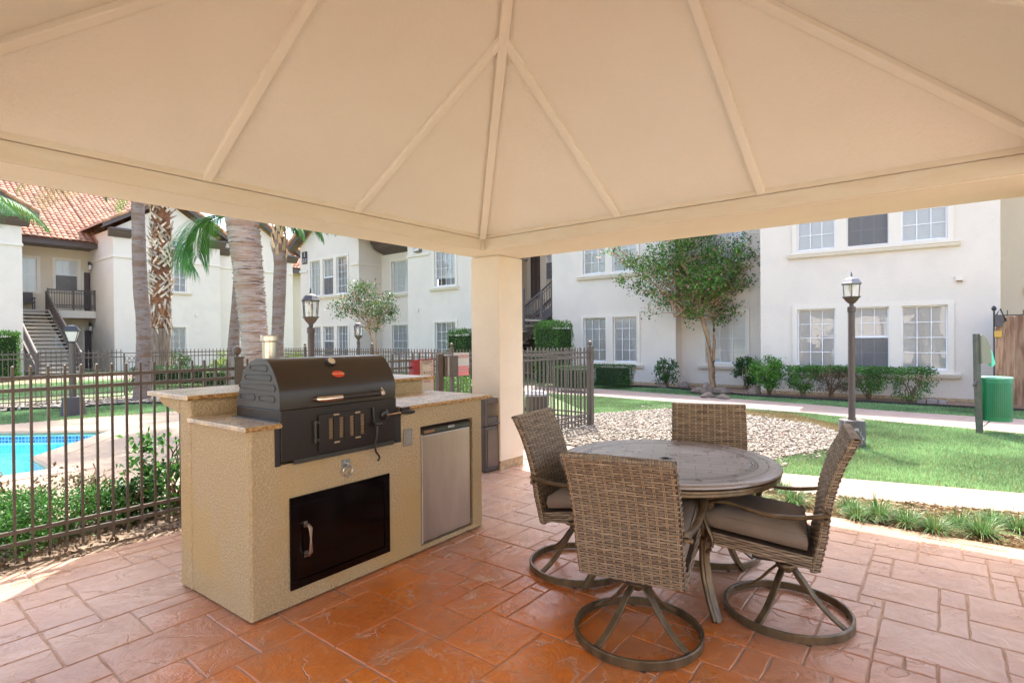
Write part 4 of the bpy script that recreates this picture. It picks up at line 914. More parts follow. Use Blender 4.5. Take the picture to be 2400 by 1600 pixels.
def lamp_post(px,d,ztop_lantern,r,h,label,base=None,pr=.04,m=M_lampbr,ms=M_black,zg=0):
    rr_=ray(px,800); x=rr_.x/rr_.y*d; t=thing('street_lamp',label,'lamp post',T(x,d,zg),'lantern lamp posts')
    zc_=ztop_lantern-.109-h-.170
    b=MB(); b.lathe([(pr*1.15,.0),(pr*1.15,.35),(pr,.37),(pr*.93,zc_-.10),(pr*1.15,zc_-.095),(pr*1.15,zc_-.03),(pr*.7,zc_-.02),(pr*.6,zc_)],20); b.build('lamp_pole',m,t,smooth=30)
    lantern(t,zc_,r,h,m=ms)
    if base:
        b=MB(); b.lathe([(base[0]*1.02,0),(base[0]*1.0,base[1]-.01),(base[0]*.97,base[1]),(.001,base[1]+.002)],24,cap=False); b.build('concrete_footing',base[2],t,smooth=30)
    return t
M_foot=mat('painted_footing',(.085,.075,.07),.7,col2=(.42,.42,.42),vscale=9,vdet=8,vlo=.58,vhi=.66,bump=.4,bscale=30)
M_foot2=mat('brown_footing',(.06,.05,.05),.7)
lamp_post(1996,7.36,2.315,.112,.165,'tall bronze lamp post with clear lantern on a pale stained round footing in the lawn',base=(.155,.33,M_foot),pr=.042,ms=mat('grey_lantern_metal',(.14,.14,.145),.35,metal=.3))
lamp_post(729,6.9,2.115,.098,.195,'dark lamp post with large black lantern in front of the far triple windows',pr=.042)
lamp_post(840,12.6,1.93,.092,.20,'slim lamp post with a small clear lantern beside the flowering tree',pr=.035,ms=M_lampbr)
# small post lamp with a hipped shade
q=G(172,972); t=thing('street_lamp','short lamp post with a flared square lantern by the far pool fence','lamp post',T(q.x,q.y,0),'lantern lamp posts')
b=MB(); b.lathe([(.075,0),(.078,.30),(.078,1.38),(.04,1.40)],16) if 0 else b.lathe([(.055,0),(.055,1.44),(.03,1.46)],16); b.build('lamp_pole',M_lampbr,t,smooth=30)
b=MB(); b.lathe([(.22,0),(.17,.36),(.001,.365)],20,cap=False); b.build('concrete_footing',M_foot2,t,smooth=30)
b=MB(); b.lathe([(.075,1.47),(.15,1.67)],4,cap=False,ph=pi/4+.5); b.build('lantern_glass',mat('frosted_glass',(.60,.50,.42),.4),t,smooth=0)
b=MB(); b.lathe([(.17,1.67),(.175,1.69),(.10,1.78),(.06,1.79),(.02,1.80)],4,ph=pi/4+.5)
for k in range(4): a=pi/4+.5+k*pi/2; b.tube([(.078*cos(a),.078*sin(a),1.46),(.155*cos(a),.155*sin(a),1.68)],.008,4)
b.lathe([(.085,1.455),(.085,1.475)],4,ph=pi/4+.5); b.build('lantern_roof',M_black,t,smooth=0)
# bollard light left of the column
sx,_=NF.plane(1111,900,-.25); q=NF.w(sx,-.25); t=tag(MB().lathe([(.035,0),(.037,.82),(.034,.87),(.022,.895),(.003,.90)],16).build('bollard',mat('charcoal_bollard',(.035,.03,.03),.5),None,T(q.x,q.y,0),smooth=30),'dark round topped bollard between the grill counter and the column','bollard')

# ================================================================== dog waste station
q=G(2296,1014); DS=T(q.x,q.y,0); ds=thing('pet_waste_station','green perforated pet waste bin on a leaning post with bag dispenser','waste station',DS)
M_post=mat('dark_green_post',(.06,.075,.065),.5,col2=(.12,.11,.09),vscale=12)
M_green=mat('green_bin_metal',(.018,.20,.075),.35,spec=.5)
lean=-.045
b=MB(); b.sweep([(0,0,0),(lean*.75,0,.8),(lean,0,1.47)],[(-.032,-.03),(.032,-.03),(.032,.03),(-.032,.03)],up=(0,1,0)); b.build('post',M_post,ds,smooth=0)
# bin: perforated shell
def perf():
    m=bpy.data.materials.new('green_perforated_metal'); m.use_nodes=True; nt=m.node_tree;N=nt.nodes;L=nt.links;b=N['Principled BSDF']; b.inputs['Base Color'].default_value=(.016,.19,.07,1); b.inputs['Roughness'].default_value=.35
    uv=N.new('ShaderNodeTexCoord'); s=N.new('ShaderNodeSeparateXYZ'); L.new(uv.outputs['Object'],s.inputs[0])
    at=N.new('ShaderNodeMath'); at.operation='ARCTAN2'; sx=N.new('ShaderNodeMath'); sx.operation='ADD'; sx.inputs[1].default_value=-.235; L.new(s.outputs[0],sx.inputs[0]); L.new(s.outputs[1],at.inputs[0]); L.new(sx.outputs[0],at.inputs[1])
    a=N.new('ShaderNodeMath'); a.operation='MULTIPLY'; a.inputs[1].default_value=52/(2*pi)*1.0; L.new(at.outputs[0],a.inputs[0]); z=N.new('ShaderNodeMath'); z.operation='MULTIPLY'; z.inputs[1].default_value=36; L.new(s.outputs[2],z.inputs[0])
    cb=N.new('ShaderNodeCombineXYZ'); L.new(a.outputs[0],cb.inputs[0]); L.new(z.outputs[0],cb.inputs[1])
    fr_=N.new('ShaderNodeVectorMath'); fr_.operation='FRACTION'; L.new(cb.outputs[0],fr_.inputs[0]); sb=N.new('ShaderNodeVectorMath'); sb.operation='SUBTRACT'; sb.inputs[1].default_value=(.5,.5,0); L.new(fr_.outputs[0],sb.inputs[0]); ln=N.new('ShaderNodeVectorMath'); ln.operation='LENGTH'; L.new(sb.outputs[0],ln.inputs[0])
    lt=N.new('ShaderNodeMath'); lt.operation='LESS_THAN'; lt.inputs[1].default_value=.30; L.new(ln.outputs['Value'],lt.inputs[0])
    g1=N.new('ShaderNodeMath'); g1.operation='GREATER_THAN'; g1.inputs[1].default_value=.24; L.new(s.outputs[2],g1.inputs[0]); g2=N.new('ShaderNodeMath'); g2.operation='LESS_THAN'; g2.inputs[1].default_value=.76; L.new(s.outputs[2],g2.inputs[0])
    m1=N.new('ShaderNodeMath'); m1.operation='MULTIPLY'; L.new(lt.outputs[0],m1.inputs[0]); L.new(g1.outputs[0],m1.inputs[1]); m2=N.new('ShaderNodeMath'); m2.operation='MULTIPLY'; L.new(m1.outputs[0],m2.inputs[0]); L.new(g2.outputs[0],m2.inputs[1])
    iv=N.new('ShaderNodeMath'); iv.operation='SUBTRACT'; iv.inputs[0].default_value=1; L.new(m2.outputs[0],iv.inputs[1]); L.new(iv.outputs[0],b.inputs['Alpha']); return m
b=MB(); cx_=.235; b.lathe([(.190,.185),(.195,.185),(.195,.80),(.19,.812),(.183,.80),(.183,.19)],40,c=(cx_,0,0),cap=False); b.build('bin_shell',perf(),ds,smooth=50)
b=MB(); b.lathe([(.17,.19),(.17,.74)],24,c=(cx_,0,0)); b.build('bin_liner',mat('dark_liner',(.01,.06,.03),.6),ds,smooth=30)
b=MB(); b.lathe([(.200,.805),(.202,.825),(.19,.832),(.001,.836)],40,c=(cx_,0,0),cap=False); b.build('bin_lid',mat('pale_green_lid',(.17,.42,.28),.35),ds,smooth=30)
b=MB(); b.prism([(.02+lean,1.455),(.05+lean,1.46),(.10+lean,1.41),(.15+lean,1.30),(.175+lean,1.17),(.178+lean,1.03),(.03+lean,1.03)],-.06,.06,'y'); b.build('bag_dispenser',mat('olive_dispenser',(.22,.22,.16),.5),ds,smooth=0,bevel=.004)
b=MB(); b.prism([(.15,1.22),(.165,1.22),(.215,1.03),(.185,.985),(.155,.99),(.14,1.1)],-.03,.03,'y'); b.build('green_bag',mat('mint_bag',(.12,.62,.42),.4,trans=0),ds,smooth=0,bevel=.006)
b=MB(); b.tube([(-.02,0,.80),(-.10,-.03,.72),(-.11,-.03,.69)],.018,8); b.tube([(.06,0,.10),(.17,0,.185)],.006,6); b.build('post_bracket',mat('black_bracket',(.02,.02,.022),.4),ds,smooth=40)
# ================================================================== buildings
def wall_part(root,Fr,x0,x1,z0,z1,holes,y=0,depth=.13,m=M_white,name='wall'):
    b=MB(); wallgrid(b,x0,x1,z0,z1,holes,y,depth); return b.build(name,m,root,Fr.M,smooth=0)
def window(root,Fr,x0,x1,z0,z1,y=0,cols=3,rows=4,rail=None,screen=None,blind=M_blind,arch=False,open_=0,mt=None):
    b=MB(); f=.032; ya,yb=y+.055,y+.115
    for q in ((x0,x1,z0,z0+f),(x0,x1,z1-f,z1),(x0,x0+f,z0+f,z1-f),(x1-f,x1,z0+f,z1-f)): b.box(q[0],q[1],ya,yb,q[2],q[3])
    if rail: b.box(x0+f,x1-f,ya+.004,yb,rail-.025,rail+.025)
    w=b.build('window',M_vinyl,root,Fr.M,smooth=0)
    b=MB(); g=.009
    for i in range(1,cols): x=x0+f+(x1-x0-2*f)*i/cols; b.box(x-g,x+g,y+.070,y+.084,z0+f,z1-f)
    for j in range(1,rows): z=z0+f+(z1-z0-2*f)*j/rows; b.box(x0+f,x1-f,y+.071,y+.083,z-g,z+g)
    b.build('muntins',M_vinyl,w,Fr.M,smooth=0)
    b=MB(); b.quad((x0+f,y+.088,z0+f),(x1-f,y+.088,z0+f),(x1-f,y+.088,z1-f),(x0+f,y+.088,z1-f)); b.build('pane',M_glass,w,Fr.M,smooth=0)
    b=MB(); b.quad((x0+.01,y+.118,z0+.01+open_),(x1-.01,y+.118,z0+.01+open_),(x1-.01,y+.118,z1-.01),(x0+.01,y+.118,z1-.01)); b.build('blind',blind,w,Fr.M,smooth=0)
    b=MB(); b.quad((x0-.3,y+.5,z0-.3),(x1+.3,y+.5,z0-.3),(x1+.3,y+.5,z1+.3),(x0-.3,y+.5,z1+.3)); b.build('room_shade',M_dark,w,Fr.M,smooth=0)
    if screen: b=MB(); b.box(x0+f*.6,x1-f*.6,y+.046,y+.052,screen[0],screen[1]); b.build('insect_screen',M_screen,w,Fr.M,smooth=0)
    return w
def casing(root,Fr,x0,x1,z0,z1,holes,y=0,th=.035,m=M_trim):
    b=MB(); wallgrid(b,x0,x1,z0,z1,holes,y-th,th-.001)
    for (a,c,d,e_) in ((x0,x0,z0,z1),(x1,x1,z0,z1)): b.quad((a,y-th,d),(a,y,d),(a,y,e_),(a,y-th,e_))
    b.quad((x0,y-th,z1),(x1,y-th,z1),(x1,y,z1),(x0,y,z1)); b.quad((x0,y-th,z0),(x1,y-th,z0),(x1,y,z0),(x0,y,z0)); return b.build('window_surround',m,root,Fr.M,smooth=0)
def sill(root,Fr,x0,x1,z,y=0,m=M_trim):
    b=MB(); P=[(y-.001,z),(y-.13,z),(y-.13,z-.035),(y-.105,z-.045),(y-.10,z-.075),(y-.075,z-.115),(y-.001,z-.12)]; b.prism(P,x0,x1,'x'); return b.build('window_sill',m,root,Fr.M,smooth=0)
def group(root,Fr,wins,z0,z1,y=0,pad=.11,sillz=None,holes=None,cas=True,**k):
    hs=[(a,c,z0,z1) for a,c in wins]
    if cas: casing(root,Fr,wins[0][0]-pad,wins[-1][1]+pad,z0-.07,z1+.11,hs,y)
    if sillz is not False: sill(root,Fr,wins[0][0]-pad-.11,wins[-1][1]+pad+.11,z0-.07,y)
    return hs
def tiles(root,Fr,x0,x1,y0,z0,y1,z1,name='tiled_roof',step=.26,row=.36,skip=None):
    """barrel tiles on a slope: runs along x, rising from (y0,z0) to (y1,z1)"""
    Ls=hypot(y1-y0,z1-z0); ey=(y1-y0)/Ls; ez=(z1-z0)/Ls; ny,nz=-ez,ey
    nc=int((x1-x0)/step); nr=int(Ls/row); V=[];Fq=[];R=[]; rr=random.Random(5); K=7
    for j in range(nr+1):
        for i in range(nc):
            xc=x0+(i+.5)*step; 
            if skip and skip(xc,j*row): continue
            q=rr.random(); k=len(V); dl=rr.uniform(-.012,.012)
            for e_,lift,sc_ in ((0,.075,1.06),(1,.035,.94)):
                s=j*row+e_*(row+.03)+dl
                for a in range(K):
                    t=pi*a/(K-1); h=lift+.075*sin(t); px=xc-.5*step*sc_*cos(t)*1.0
                    V.append((px,y0+ey*s+ny*h,z0+ez*s+nz*h)); R.append(q)
            for a in range(K-1): Fq.append((k+a,k+a+1,k+K+a+1,k+K+a))
            # front lip
            for a in range(K): V.append((V[k+a][0],V[k+a][1]+ny*-.035,V[k+a][2]+nz*-.035)); R.append(q*.3)
            for a in range(K-1): Fq.append((k+2*K+a,k+2*K+a+1,k+a+1,k+a))
    o=npmesh(name,np.array(V),np.array(Fq),M_rooftile,root,Fr.M,np.array(R),True)
    b=MB(); b.quad((x0,y0,z0),(x1,y0,z0),(x1,y1,z1),(x0,y1,z1)); b.build('roof_deck',M_rooftop,o,Fr.M,smooth=0); return o
def box_part(name,m,root,Fr,*bx,bevel=0,parent=None):
    b=MB()
    for q in bx: b.box(*q)
    return b.build(name,m,parent or root,Fr.M,smooth=0,bevel=bevel)

# ---- right hand building, wings A (near), B (recess), C
FA=Fm(8.623,13.056,125.4); RB=thing('apartment_building','long white stucco apartment building behind the lawn, with wide window groups on two storeys','building',FA)
FC=Fm(4.985,16.737,128.3)
Bo=FC.loc((5.223,16.777)); yB=Bo.y+.28
zs0,zs1,zu0,zu1,EV=.675,2.14,3.62,5.07,6.3
WA=[(-1.64,-.80),(-.55,.285),(.525,1.37)]
hs=group(RB,FA,WA,zs0,zs1)+group(RB,FA,WA,zu0,zu1)
wall_part(RB,FA,-2.5,2.25,-.02,EV,hs)
for i,(a,c) in enumerate(WA):
    window(RB,FA,a,c,zs0,zs1,rail=1.43 if i==1 else None,screen=(zs0+.02,1.41) if i==1 else None)
    window(RB,FA,a,c,zu0,zu1,rail=4.35 if i==1 else None,screen=(zu0+.02,4.33) if i==1 else None)
box_part('end_wall',M_cream,RB,FA,(2.2502,2.26,.0,9,-.02,EV)) ; box_part('end_wall',M_white,RB,FA,(-2.51,-2.5002,.0,3,-.02,EV))
box_part('wall_footing',M_colbase,RB,FA,(-2.49,2.24,-.012,-.001,-.03,.05))
b=MB(); b.box(1.50,1.64,-.05,0,2.65,2.75); v=b.build('dryer_vent',M_trim,RB,FA.M,smooth=0,bevel=.005); b=MB(); b.box(1.52,1.62,-.07,-.051,2.63,2.66); b.build('vent_flap',mat('rust_flap',(.20,.11,.05),.7),v,FA.M,smooth=0)
WC=[(-3.225,-2.375),(-2.11,-1.265)]
hs=group(RB,FC,WC,zs0,zs1)+group(RB,FC,WC,zu0,zu1)
wall_part(RB,FC,-4.5,0,-.02,EV,hs)
for a,c in WC: window(RB,FC,a,c,zs0,zs1); window(RB,FC,a,c,zu0,zu1)
box_part('end_wall',M_white,RB,FC,(.0,.012,.0,yB-.001,-.02,EV),(-4.512,-4.5002,0,5,-.02,EV))
box_part('wall_footing',M_colbase,RB,FC,(-4.49,-.01,-.012,-.001,-.03,.05))
# recess B
def bx(px): return FC.plane(px,737,yB)[0]
wb0,wb1=bx(1654),bx(1748); zb0=FC.plane(1700,851,yB)[1]; zb1=FC.plane(1700,735,yB)[1]
hs=group(RB,FC,[(wb0,wb1)],zb0,zb1,y=yB)+group(RB,FC,[(wb0,wb1)],zu0+.05,zu1+.05,y=yB)
wall_part(RB,FC,.012,bx(1790)+1.2,-.02,EV,hs,y=yB); window(RB,FC,wb0,wb1,zb0,zb1,y=yB); window(RB,FC,wb0,wb1,zu0+.05,zu1+.05,y=yB)
box_part('wall_footing',M_colbase,RB,FC,(.02,bx(1780),yB-.012,yB-.001,-.03,.05))
# roof: eave and tiled slope along both wings
for Fr,xa,xb in ((FA,-2.9,2.75),(FC,-4.9,2.6)):
    box_part('eave_board',M_brown,RB,Fr,(xa,xb,-.75,-.70,EV,EV+.22),(xa,xb,-.70,0.3,EV+.001,EV+.03))
    b=MB(); b.prism([(-.78,EV+.22),(4.6,EV+2.7),(10,EV+.22)],xa,xb,'x'); b.build('tiled_roof',M_rooftop,RB,Fr.M,smooth=0)
box_part('rear_wall',M_white,RB,FA,(-2.5,2.25,8.9,9,-.02,EV))
# ---- next building past the right end
Fq=Fm(*(FA.w(2.3,3.2)[:2]),125.4); NB=thing('apartment_building','beige wall of the next building seen past the white corner, above the wooden fence','building',Fq)
wall_part(NB,Fq,-1.5,7,-.02,EV,[(-.9,.12,3.5,5.0)],m=M_cream); window(NB,Fq,-.9,.12,3.5,5.0,cols=3,rows=4); casing(NB,Fq,-1.0,.24,3.43,5.11,[(-.9,.12,3.5,5.0)]); sill(NB,Fq,-1.1,.34,3.43)
box_part('vent_cover',M_trim,NB,Fq,(.75,.93,-.05,0,2.5,2.62)); box_part('wall_band',M_trim,NB,Fq,(1.15,7,-.04,0,4.2,4.28))
b=MB(); b.prism([(-.7,EV+.2),(4,EV+2.2),(8,EV+.2)],-1.8,7.2,'x'); b.build('tiled_roof',M_rooftop,NB,Fq.M,smooth=0)
box_part('eave_board',M_brown,NB,Fq,(-1.7,7.1,-.7,.2,EV+.01,EV+.2))

# ---- breezeway between C and the far building: back wall, door, window, stairs
D0=Fm(-2.74,22.0,128.3)
FD=D0
DB=thing('apartment_building','far white apartment building with brown gable eaves, a triple window and a black building sign','building',D0)
WD=[(-9.51,-8.62),(-8.39,-7.50),(-7.24,-6.38)]
hs=group(DB,FD,WD,zs0,zs1)+group(DB,FD,WD,3.70,5.45)
wall_part(DB,FD,-10.44,-5.50,-.02,6.25,hs)
for i,(a,c) in enumerate(WD):
    window(DB,FD,a,c,zs0,zs1,rail=1.42 if i==1 else None,screen=(zs0,1.40) if i==1 else None,blind=M_blinddark)
    window(DB,FD,a,c,3.70,5.45,rows=5 if i!=1 else 4,rail=4.55 if i==1 else None,screen=(3.7,4.53) if i==1 else None,blind=M_blinddark if i==2 else M_blind)
# gable triangle over this block
b=MB(); b.prism([(-10.44,6.25),(-5.50,6.25),(-7.97,7.75)],-.002,.1,'y'); b.build('gable_wall',M_white,DB,FD.M,smooth=0)
def gable(root,Fr,xa,xb,z,h,y0,y1,ov=.5,ret=True):   # brown raked boards, tile courses on the rake and two roof slopes
    xm=(xa+xb)/2; sl=h/((xb-xa)/2)
    for sx,xe in ((-1,xa),(1,xb)):
        xo=xe+sx*ov; zo=z-sl*ov
        b=MB(); b.prism([(xo,zo),(xm,z+h),(xm,z+h+.25),(xo,zo+.25)],y0-.42,y0-.36,'y'); b.build('rake_board',M_brown,root,Fr.M,smooth=0)
        b=MB(); b.prism([(xo,zo+.02),(xm,z+h+.02),(xm,z+h+.06),(xo,zo+.06)],y0-.36,y0,'y'); b.build('rake_soffit',M_brown,root,Fr.M,smooth=0)
        b=MB(); b.prism([(xo-sx*0,zo+.255),(xm,z+h+.255),(xm,z+h+.35),(xo,zo+.35)],y0-.46,y1,'y'); ro=b.build('tiled_roof',M_rooftop,root,Fr.M,smooth=0)
        b=MB()
        Lr=hypot(xm-xo,h+sl*ov); n=int(Lr/.3)
        for i in range(n):
            t0,t1=i/n,(i+1.08)/n; p=(xo+(xm-xo)*t0,zo+.33+(z+h-zo)*t0); q=(xo+(xm-xo)*t1,zo+.30+(z+h-zo)*t1); b.r=rnd.random(); b.tube([(p[0],y0-.42,p[1]),(q[0],y0-.42,q[1])],.09,8,scl=[1.1,.9])
        b.build('rake_tiles',M_rooftile,ro,Fr.M,smooth=60)
        if not ret: continue
        b=MB(); e0,e1=(xe-.25,xe+.75) if sx<0 else (xe-.75,xe+.25); zz=z-sl*ov+.08
        b.prism([(y0-.38,zz),(y0-.38,zz-.10),(y0-.30,zz-.16),(y0-.26,zz-.24),(y0-.10,zz-.42),(y0,zz-.44),(y0,zz)],e0,e1,'x'); b.build('eave_return',M_brown,root,Fr.M,smooth=0)
gable(DB,FD,-10.44,-5.50,6.35,1.55,0,5,.45,False)
# return wall and recess
FDs=Fm(*(FD.w(-5.50,0)[:2]),38.3)
box_part('side_wall',M_white,DB,FD,(-5.512,-5.5001,.0,1.32,-.02,6.25))
wr0,wr1=-4.74,-3.40
hs=group(DB,FD,[(wr0,wr1)],zs0,zs1,y=1.3,sillz=None)+group(DB,FD,[(wr0,wr1)],3.66,5.13,y=1.3)
wall_part(DB,FD,-5.5,-2.0,-.02,6.25,hs,y=1.3); window(DB,FD,wr0,wr1,zs0,zs1,y=1.3,cols=4,blind=M_blinddark); window(DB,FD,wr0,wr1,3.66,5.13,y=1.3,cols=4,rows=5)
b=MB(); b.prism([(.5,6.25),(.5,5.95),(.62,5.88),(.7,5.72),(1.29,5.5),(1.29,6.25)],-5.3,-2.13,'x'); b.build('recess_eave',M_brown,DB,FD.M,smooth=0)
WF=[(-.48,.68)]
hs=group(DB,FD,WF,zs0,zs1)+group(DB,FD,WF,3.60,5.35)
wall_part(DB,FD,-2.12,2.9,-.02,6.25,hs); window(DB,FD,*WF[0],zs0,zs1,cols=4,blind=M_blinddark); window(DB,FD,*WF[0],3.60,5.35,cols=4,rows=5,blind=M_blind,open_=.28)
box_part('side_wall',M_white,DB,FD,(2.9002,2.912,0,1.2,-.02,6.25))
[box_part('wall_band',M_trim,DB,FD,q) for q in ((-2.15,-.75,-.05,0,4.92,5.02),(-6.1,-5.47,-.05,0,4.95,5.05),(-10.47,-9.75,-.05,0,4.95,5.05))]; box_part('wall_band',M_trim,DB,FD,(-5.5,-5.46,.0,1.25,4.95,5.05))
b=MB(); b.box(-1.58,-1.22,-.16,0,5.08,5.26); fl=b.build('flood_light',mat('grey_floodlight',(.16,.15,.14),.5),DB,FD.M,smooth=0,bevel=.02); b=MB(); b.box(-1.54,-1.26,-.168,-.161,5.12,5.22); b.build('flood_lens',mat('floodlight_lens',(.6,.6,.6),.3),fl,FD.M,smooth=0)
box_part('dryer_vent',M_trim,DB,FD,(-1.56,-1.44,-.06,0,2.62,2.76))
b=MB(); b.prism([(-.8,6.45),(4,8.4),(9,6.45)],-5.3,3.3,'x'); b.build('tiled_roof',M_rooftop,DB,FD.M,smooth=0)
box_part('eave_board',M_brown,DB,FD,(-1.9,3.2,-.7,-.64,6.25,6.45),(-1.9,3.2,-.64,0,6.26,6.29))
# black building sign
sg=tag(box_part('building_sign',mat('black_sign',(.015,.012,.02),.4),None,FD,(-10.24,-9.78,-.03,-.005,5.38,6.0)),'black building sign with a white letter high on the far wall','sign')
SGF=Fm(*(FD.w(-10.01,-.031)[:2]),128.3)
M_letter=mat('white_letter',(.85,.85,.85),.5)
txt('sign_letter','I',.34,SGF,0,-.003,5.83,M_letter,sg); txt('sign_number','101-110\n201-210',.115,SGF,0,-.003,5.54,M_letter,sg)
# small tiled roof link seen left of it
# breezeway back wall with door
cb=FC.loc(G(1270,870)); yb_=2.6
hs=[]
def cx2(px,y=yb_): return FC.plane(px,700,y)[0]
wall_part(RB,FC,cx2(1215)-2,-4.5,-.02,EV,[],y=yb_,m=M_cream)
d0,d1=cx2(1246),cx2(1268)
b=MB(); b.box(d0,d1,yb_-.06,yb_-.01,3.15,5.25); dr=b.build('entry_door',M_door,RB,FC.M,smooth=0)
b=MB()
for i in range(2):
    for (z0,z1) in ((3.35,3.95),(4.05,4.65),(4.75,5.1)):
        w_=(d1-d0)/2; b.box(d0+.12+i*w_*.95,d0+w_*.85+i*w_*.95,yb_-.075,yb_-.061,z0,z1)
b.build('door_moulding',mat('door_moulding',(.10,.075,.065),.5),dr,FC.M,smooth=0,bevel=.01)
box_part('door_casing',M_trim,RB,FC,(d0-.2,d0-.001,yb_-.05,yb_-.005,3.1,5.4),(d1+.001,d1+.3,yb_-.05,yb_-.005,3.1,5.4),(d0,d1,yb_-.05,yb_-.005,5.26,5.4))
w0,w1=cx2(1284),cx2(1310)
window(RB,FC,w0,w1,3.9,5.35,y=yb_-.17,cols=2,rows=4,rail=4.6,screen=(3.9,4.58)); window(RB,FC,w0,w1,.9,2.2,y=yb_-.17,cols=2,rows=3); box_part('entry_door',M_door,RB,FC,(d0,d1-.2,yb_-.06,yb_-.01,0,2.1))
def lantern_wall(root,Fr,x,y,z):
    b=MB(); b.box(x-.05,x+.05,y-.02,y,z-.05,z+.24); b.box(x-.02,x+.02,y-.20,y-.019,z+.13,z+.18); b.lathe([(.02,z+.14),(.10,z+.06),(.095,z+.03)],8,c=(x,y-.18,0)); b.lathe([(.07,z-.22),(.06,z-.25)],8,c=(x,y-.18,0)); b.tube([(x,y-.18,z-.24),(x,y-.06,z-.24),(x,y-.01,z-.04)],.01,4)
    w=b.build('wall_lantern',M_black,root,Fr.M,smooth=20); b=MB(); b.lathe([(.065,z-.22),(.09,z+.03)],8,c=(x,y-.18,0)); b.build('lantern_glass',mat_lg,w,Fr.M,smooth=20)
mat_lg=mat('lantern_pane',(.5,.5,.48),.2)
lantern_wall(RB,FC,cx2(1240),yb_-.02,5.0)
# landing and stair flight in front of the breezeway
def stairs(name,label,Fr,xa,za,xb,zb,y0,y1,railh=.95,tread=True,pick=True):
    """flight rising from (xa,za) to (xb,zb) in frame x, between y0..y1"""
    t=thing('staircase',label,'staircase',Fr.M@Matrix.Translation((xa,y0,0)),'brown outdoor staircases'); sg_=1 if xb>xa else -1
    for y in (y0,y1-.06):
        b=MB(); b.prism([(xa,za-.05),(xb,zb-.30),(xb,zb+.06),(xa,za+.28)] if sg_>0 else [(xb,zb-.30),(xa,za-.05),(xa,za+.28),(xb,zb+.06)],y,y+.06,'y'); b.build('stringer',M_stair,t,Fr.M,smooth=0)
    n=int(round(abs(zb-za)/.185)); 
    for i in range(n):
        x=xa+(xb-xa)*(i+.5)/n; z=za+(zb-za)*(i+1)/n; w=abs(xb-xa)/n; b=MB(); b.box(x-w/2-.01,x+w/2+.01,y0+.061,y1-.061,z-.06,z); b.build('tread',M_tread,t,Fr.M,smooth=0)
    for y in (y0+.03,y1-.03):
        b=MB(); b.sweep([(xa,y,za+railh),(xb,y,zb+railh)],[(-.03,-.025),(.03,-.025),(.03,.025),(-.03,.025)]); b.sweep([(xa,y,za+railh-.14),(xb,y,zb+railh-.14)],[(-.012,-.012),(.012,-.012),(.012,.012),(-.012,.012)]); b.sweep([(xa,y,za+.32),(xb,y,zb+.28)],[(-.012,-.012),(.012,-.012),(.012,.012),(-.012,.012)])
        b.box(xa-.05,xa+.05,y-.05,y+.05,za-.0,za+railh+.08); b.box(xb-.04,xb+.04,y-.04,y+.04,zb-.3,zb+railh+.05)
        h=b.build('handrail',M_stair,t,Fr.M,smooth=0)
        b=MB(); k=int(abs(xb-xa)/.12)
        for i in range(1,k): x=xa+(xb-xa)*i/k; z=za+(zb-za)*i/k; b.box(x-.009,x+.009,y-.009,y+.009,z+.30,z+railh-.02)
        b.build('baluster_row',M_stair,h,Fr.M,smooth=0)
    return t
ys=.55
def cs(px,py,y=ys): return FC.plane(px,py,y)
xa_,_=cs(1150,800); x1,z1=cs(1237,712); x2,z2=cs(1293,658); sl=(z2-z1)/(x2-x1)
xb_=x2; zb_=z2-.95; za_=0; xs_=xb_-(zb_-za_)/sl
stairs('s','brown staircase rising to the right behind the column, with a sloping picket handrail',FC,xs_,0,xb_,zb_,ys,ys+1.1)
box_part('landing',M_tread,RB,FC,(xb_+.001,-4.52,ys,yb_-.1,zb_-.2,zb_),(cx2(1215)-1,xb_,ys+1.15,yb_-.1,zb_-.2,zb_))
# stair of the far building left of the column
p,zp=FD.plane(1062,815,-1.2); q_,zq=FD.plane(1102,781,-1.2); sl=(zq-zp)/(q_-p)
stairs('s','brown staircase with pale handrail climbing to the right, just left of the column',FD,p-.1,zp-1.05,p+3.2,zp-1.05+3.3*sl,-1.2,-.12)

# ---- left building round the stair court
FL=Fm(-20.35,28.12,38.3)
LB=thing('apartment_building','white building on the left with clay tile roof, arched window and covered stair court','building',FL)
def warch(xa,xb,z0,zt):
    pass
AX0,AX1=2.50,3.39; AZ0,AZ1=4.23,6.60; r=(AX1-AX0)/2; xm=(AX0+AX1)/2
hs=[(AX0,AX1,AZ0,AZ1+r),(2.40,3.37,zs0,2.26)]
wall_part(LB,FL,0,5.23,-.02,7.3,hs)
b=MB(); 
for sx in (-1,1):                                         # fill the corners of the arch
    pts=[(xm+sx*r,AZ1),(xm+sx*r,AZ1+r),(xm,AZ1+r)]+[(xm+sx*r*sin(t*pi/16),AZ1+r*cos(t*pi/16)) for t in range(1,8)]
    b.add([(p[0],.0,p[1]) for p in pts],[tuple(range(len(pts)))])
b.build('arch_spandrel',M_white,LB,FL.M,smooth=0)
b=MB(); ring=[(xm+r*cos(t*pi/20),AZ1+r*sin(t*pi/20)) for t in range(21)]
b.tube([(AX0,.06,AZ0)]+[(x,.06,z) for x,z in ring[::-1]]+[(AX1,.06,AZ0),],.035,4,closed=True,up=(0,1,0))
for k in range(1,4): a=k*pi/4; b.tube([(xm+.2*cos(a),.07,AZ1+.2*sin(a)),(xm+r*cos(a),.07,AZ1+r*sin(a))],.014,4,up=(0,1,0))
b.tube([(xm+.2*cos(t*pi/10),.07,AZ1+.2*sin(t*pi/10)) for t in range(11)],.014,4,up=(0,1,0)); b.box(AX0,AX1,.05,.09,AZ1-.03,AZ1+.02)
aw=b.build('window',M_vinyl,LB,FL.M,smooth=0)
b=MB()
for i in (1,2): x=AX0+(AX1-AX0)*i/3; b.box(x-.012,x+.012,.06,.08,AZ0,AZ1)
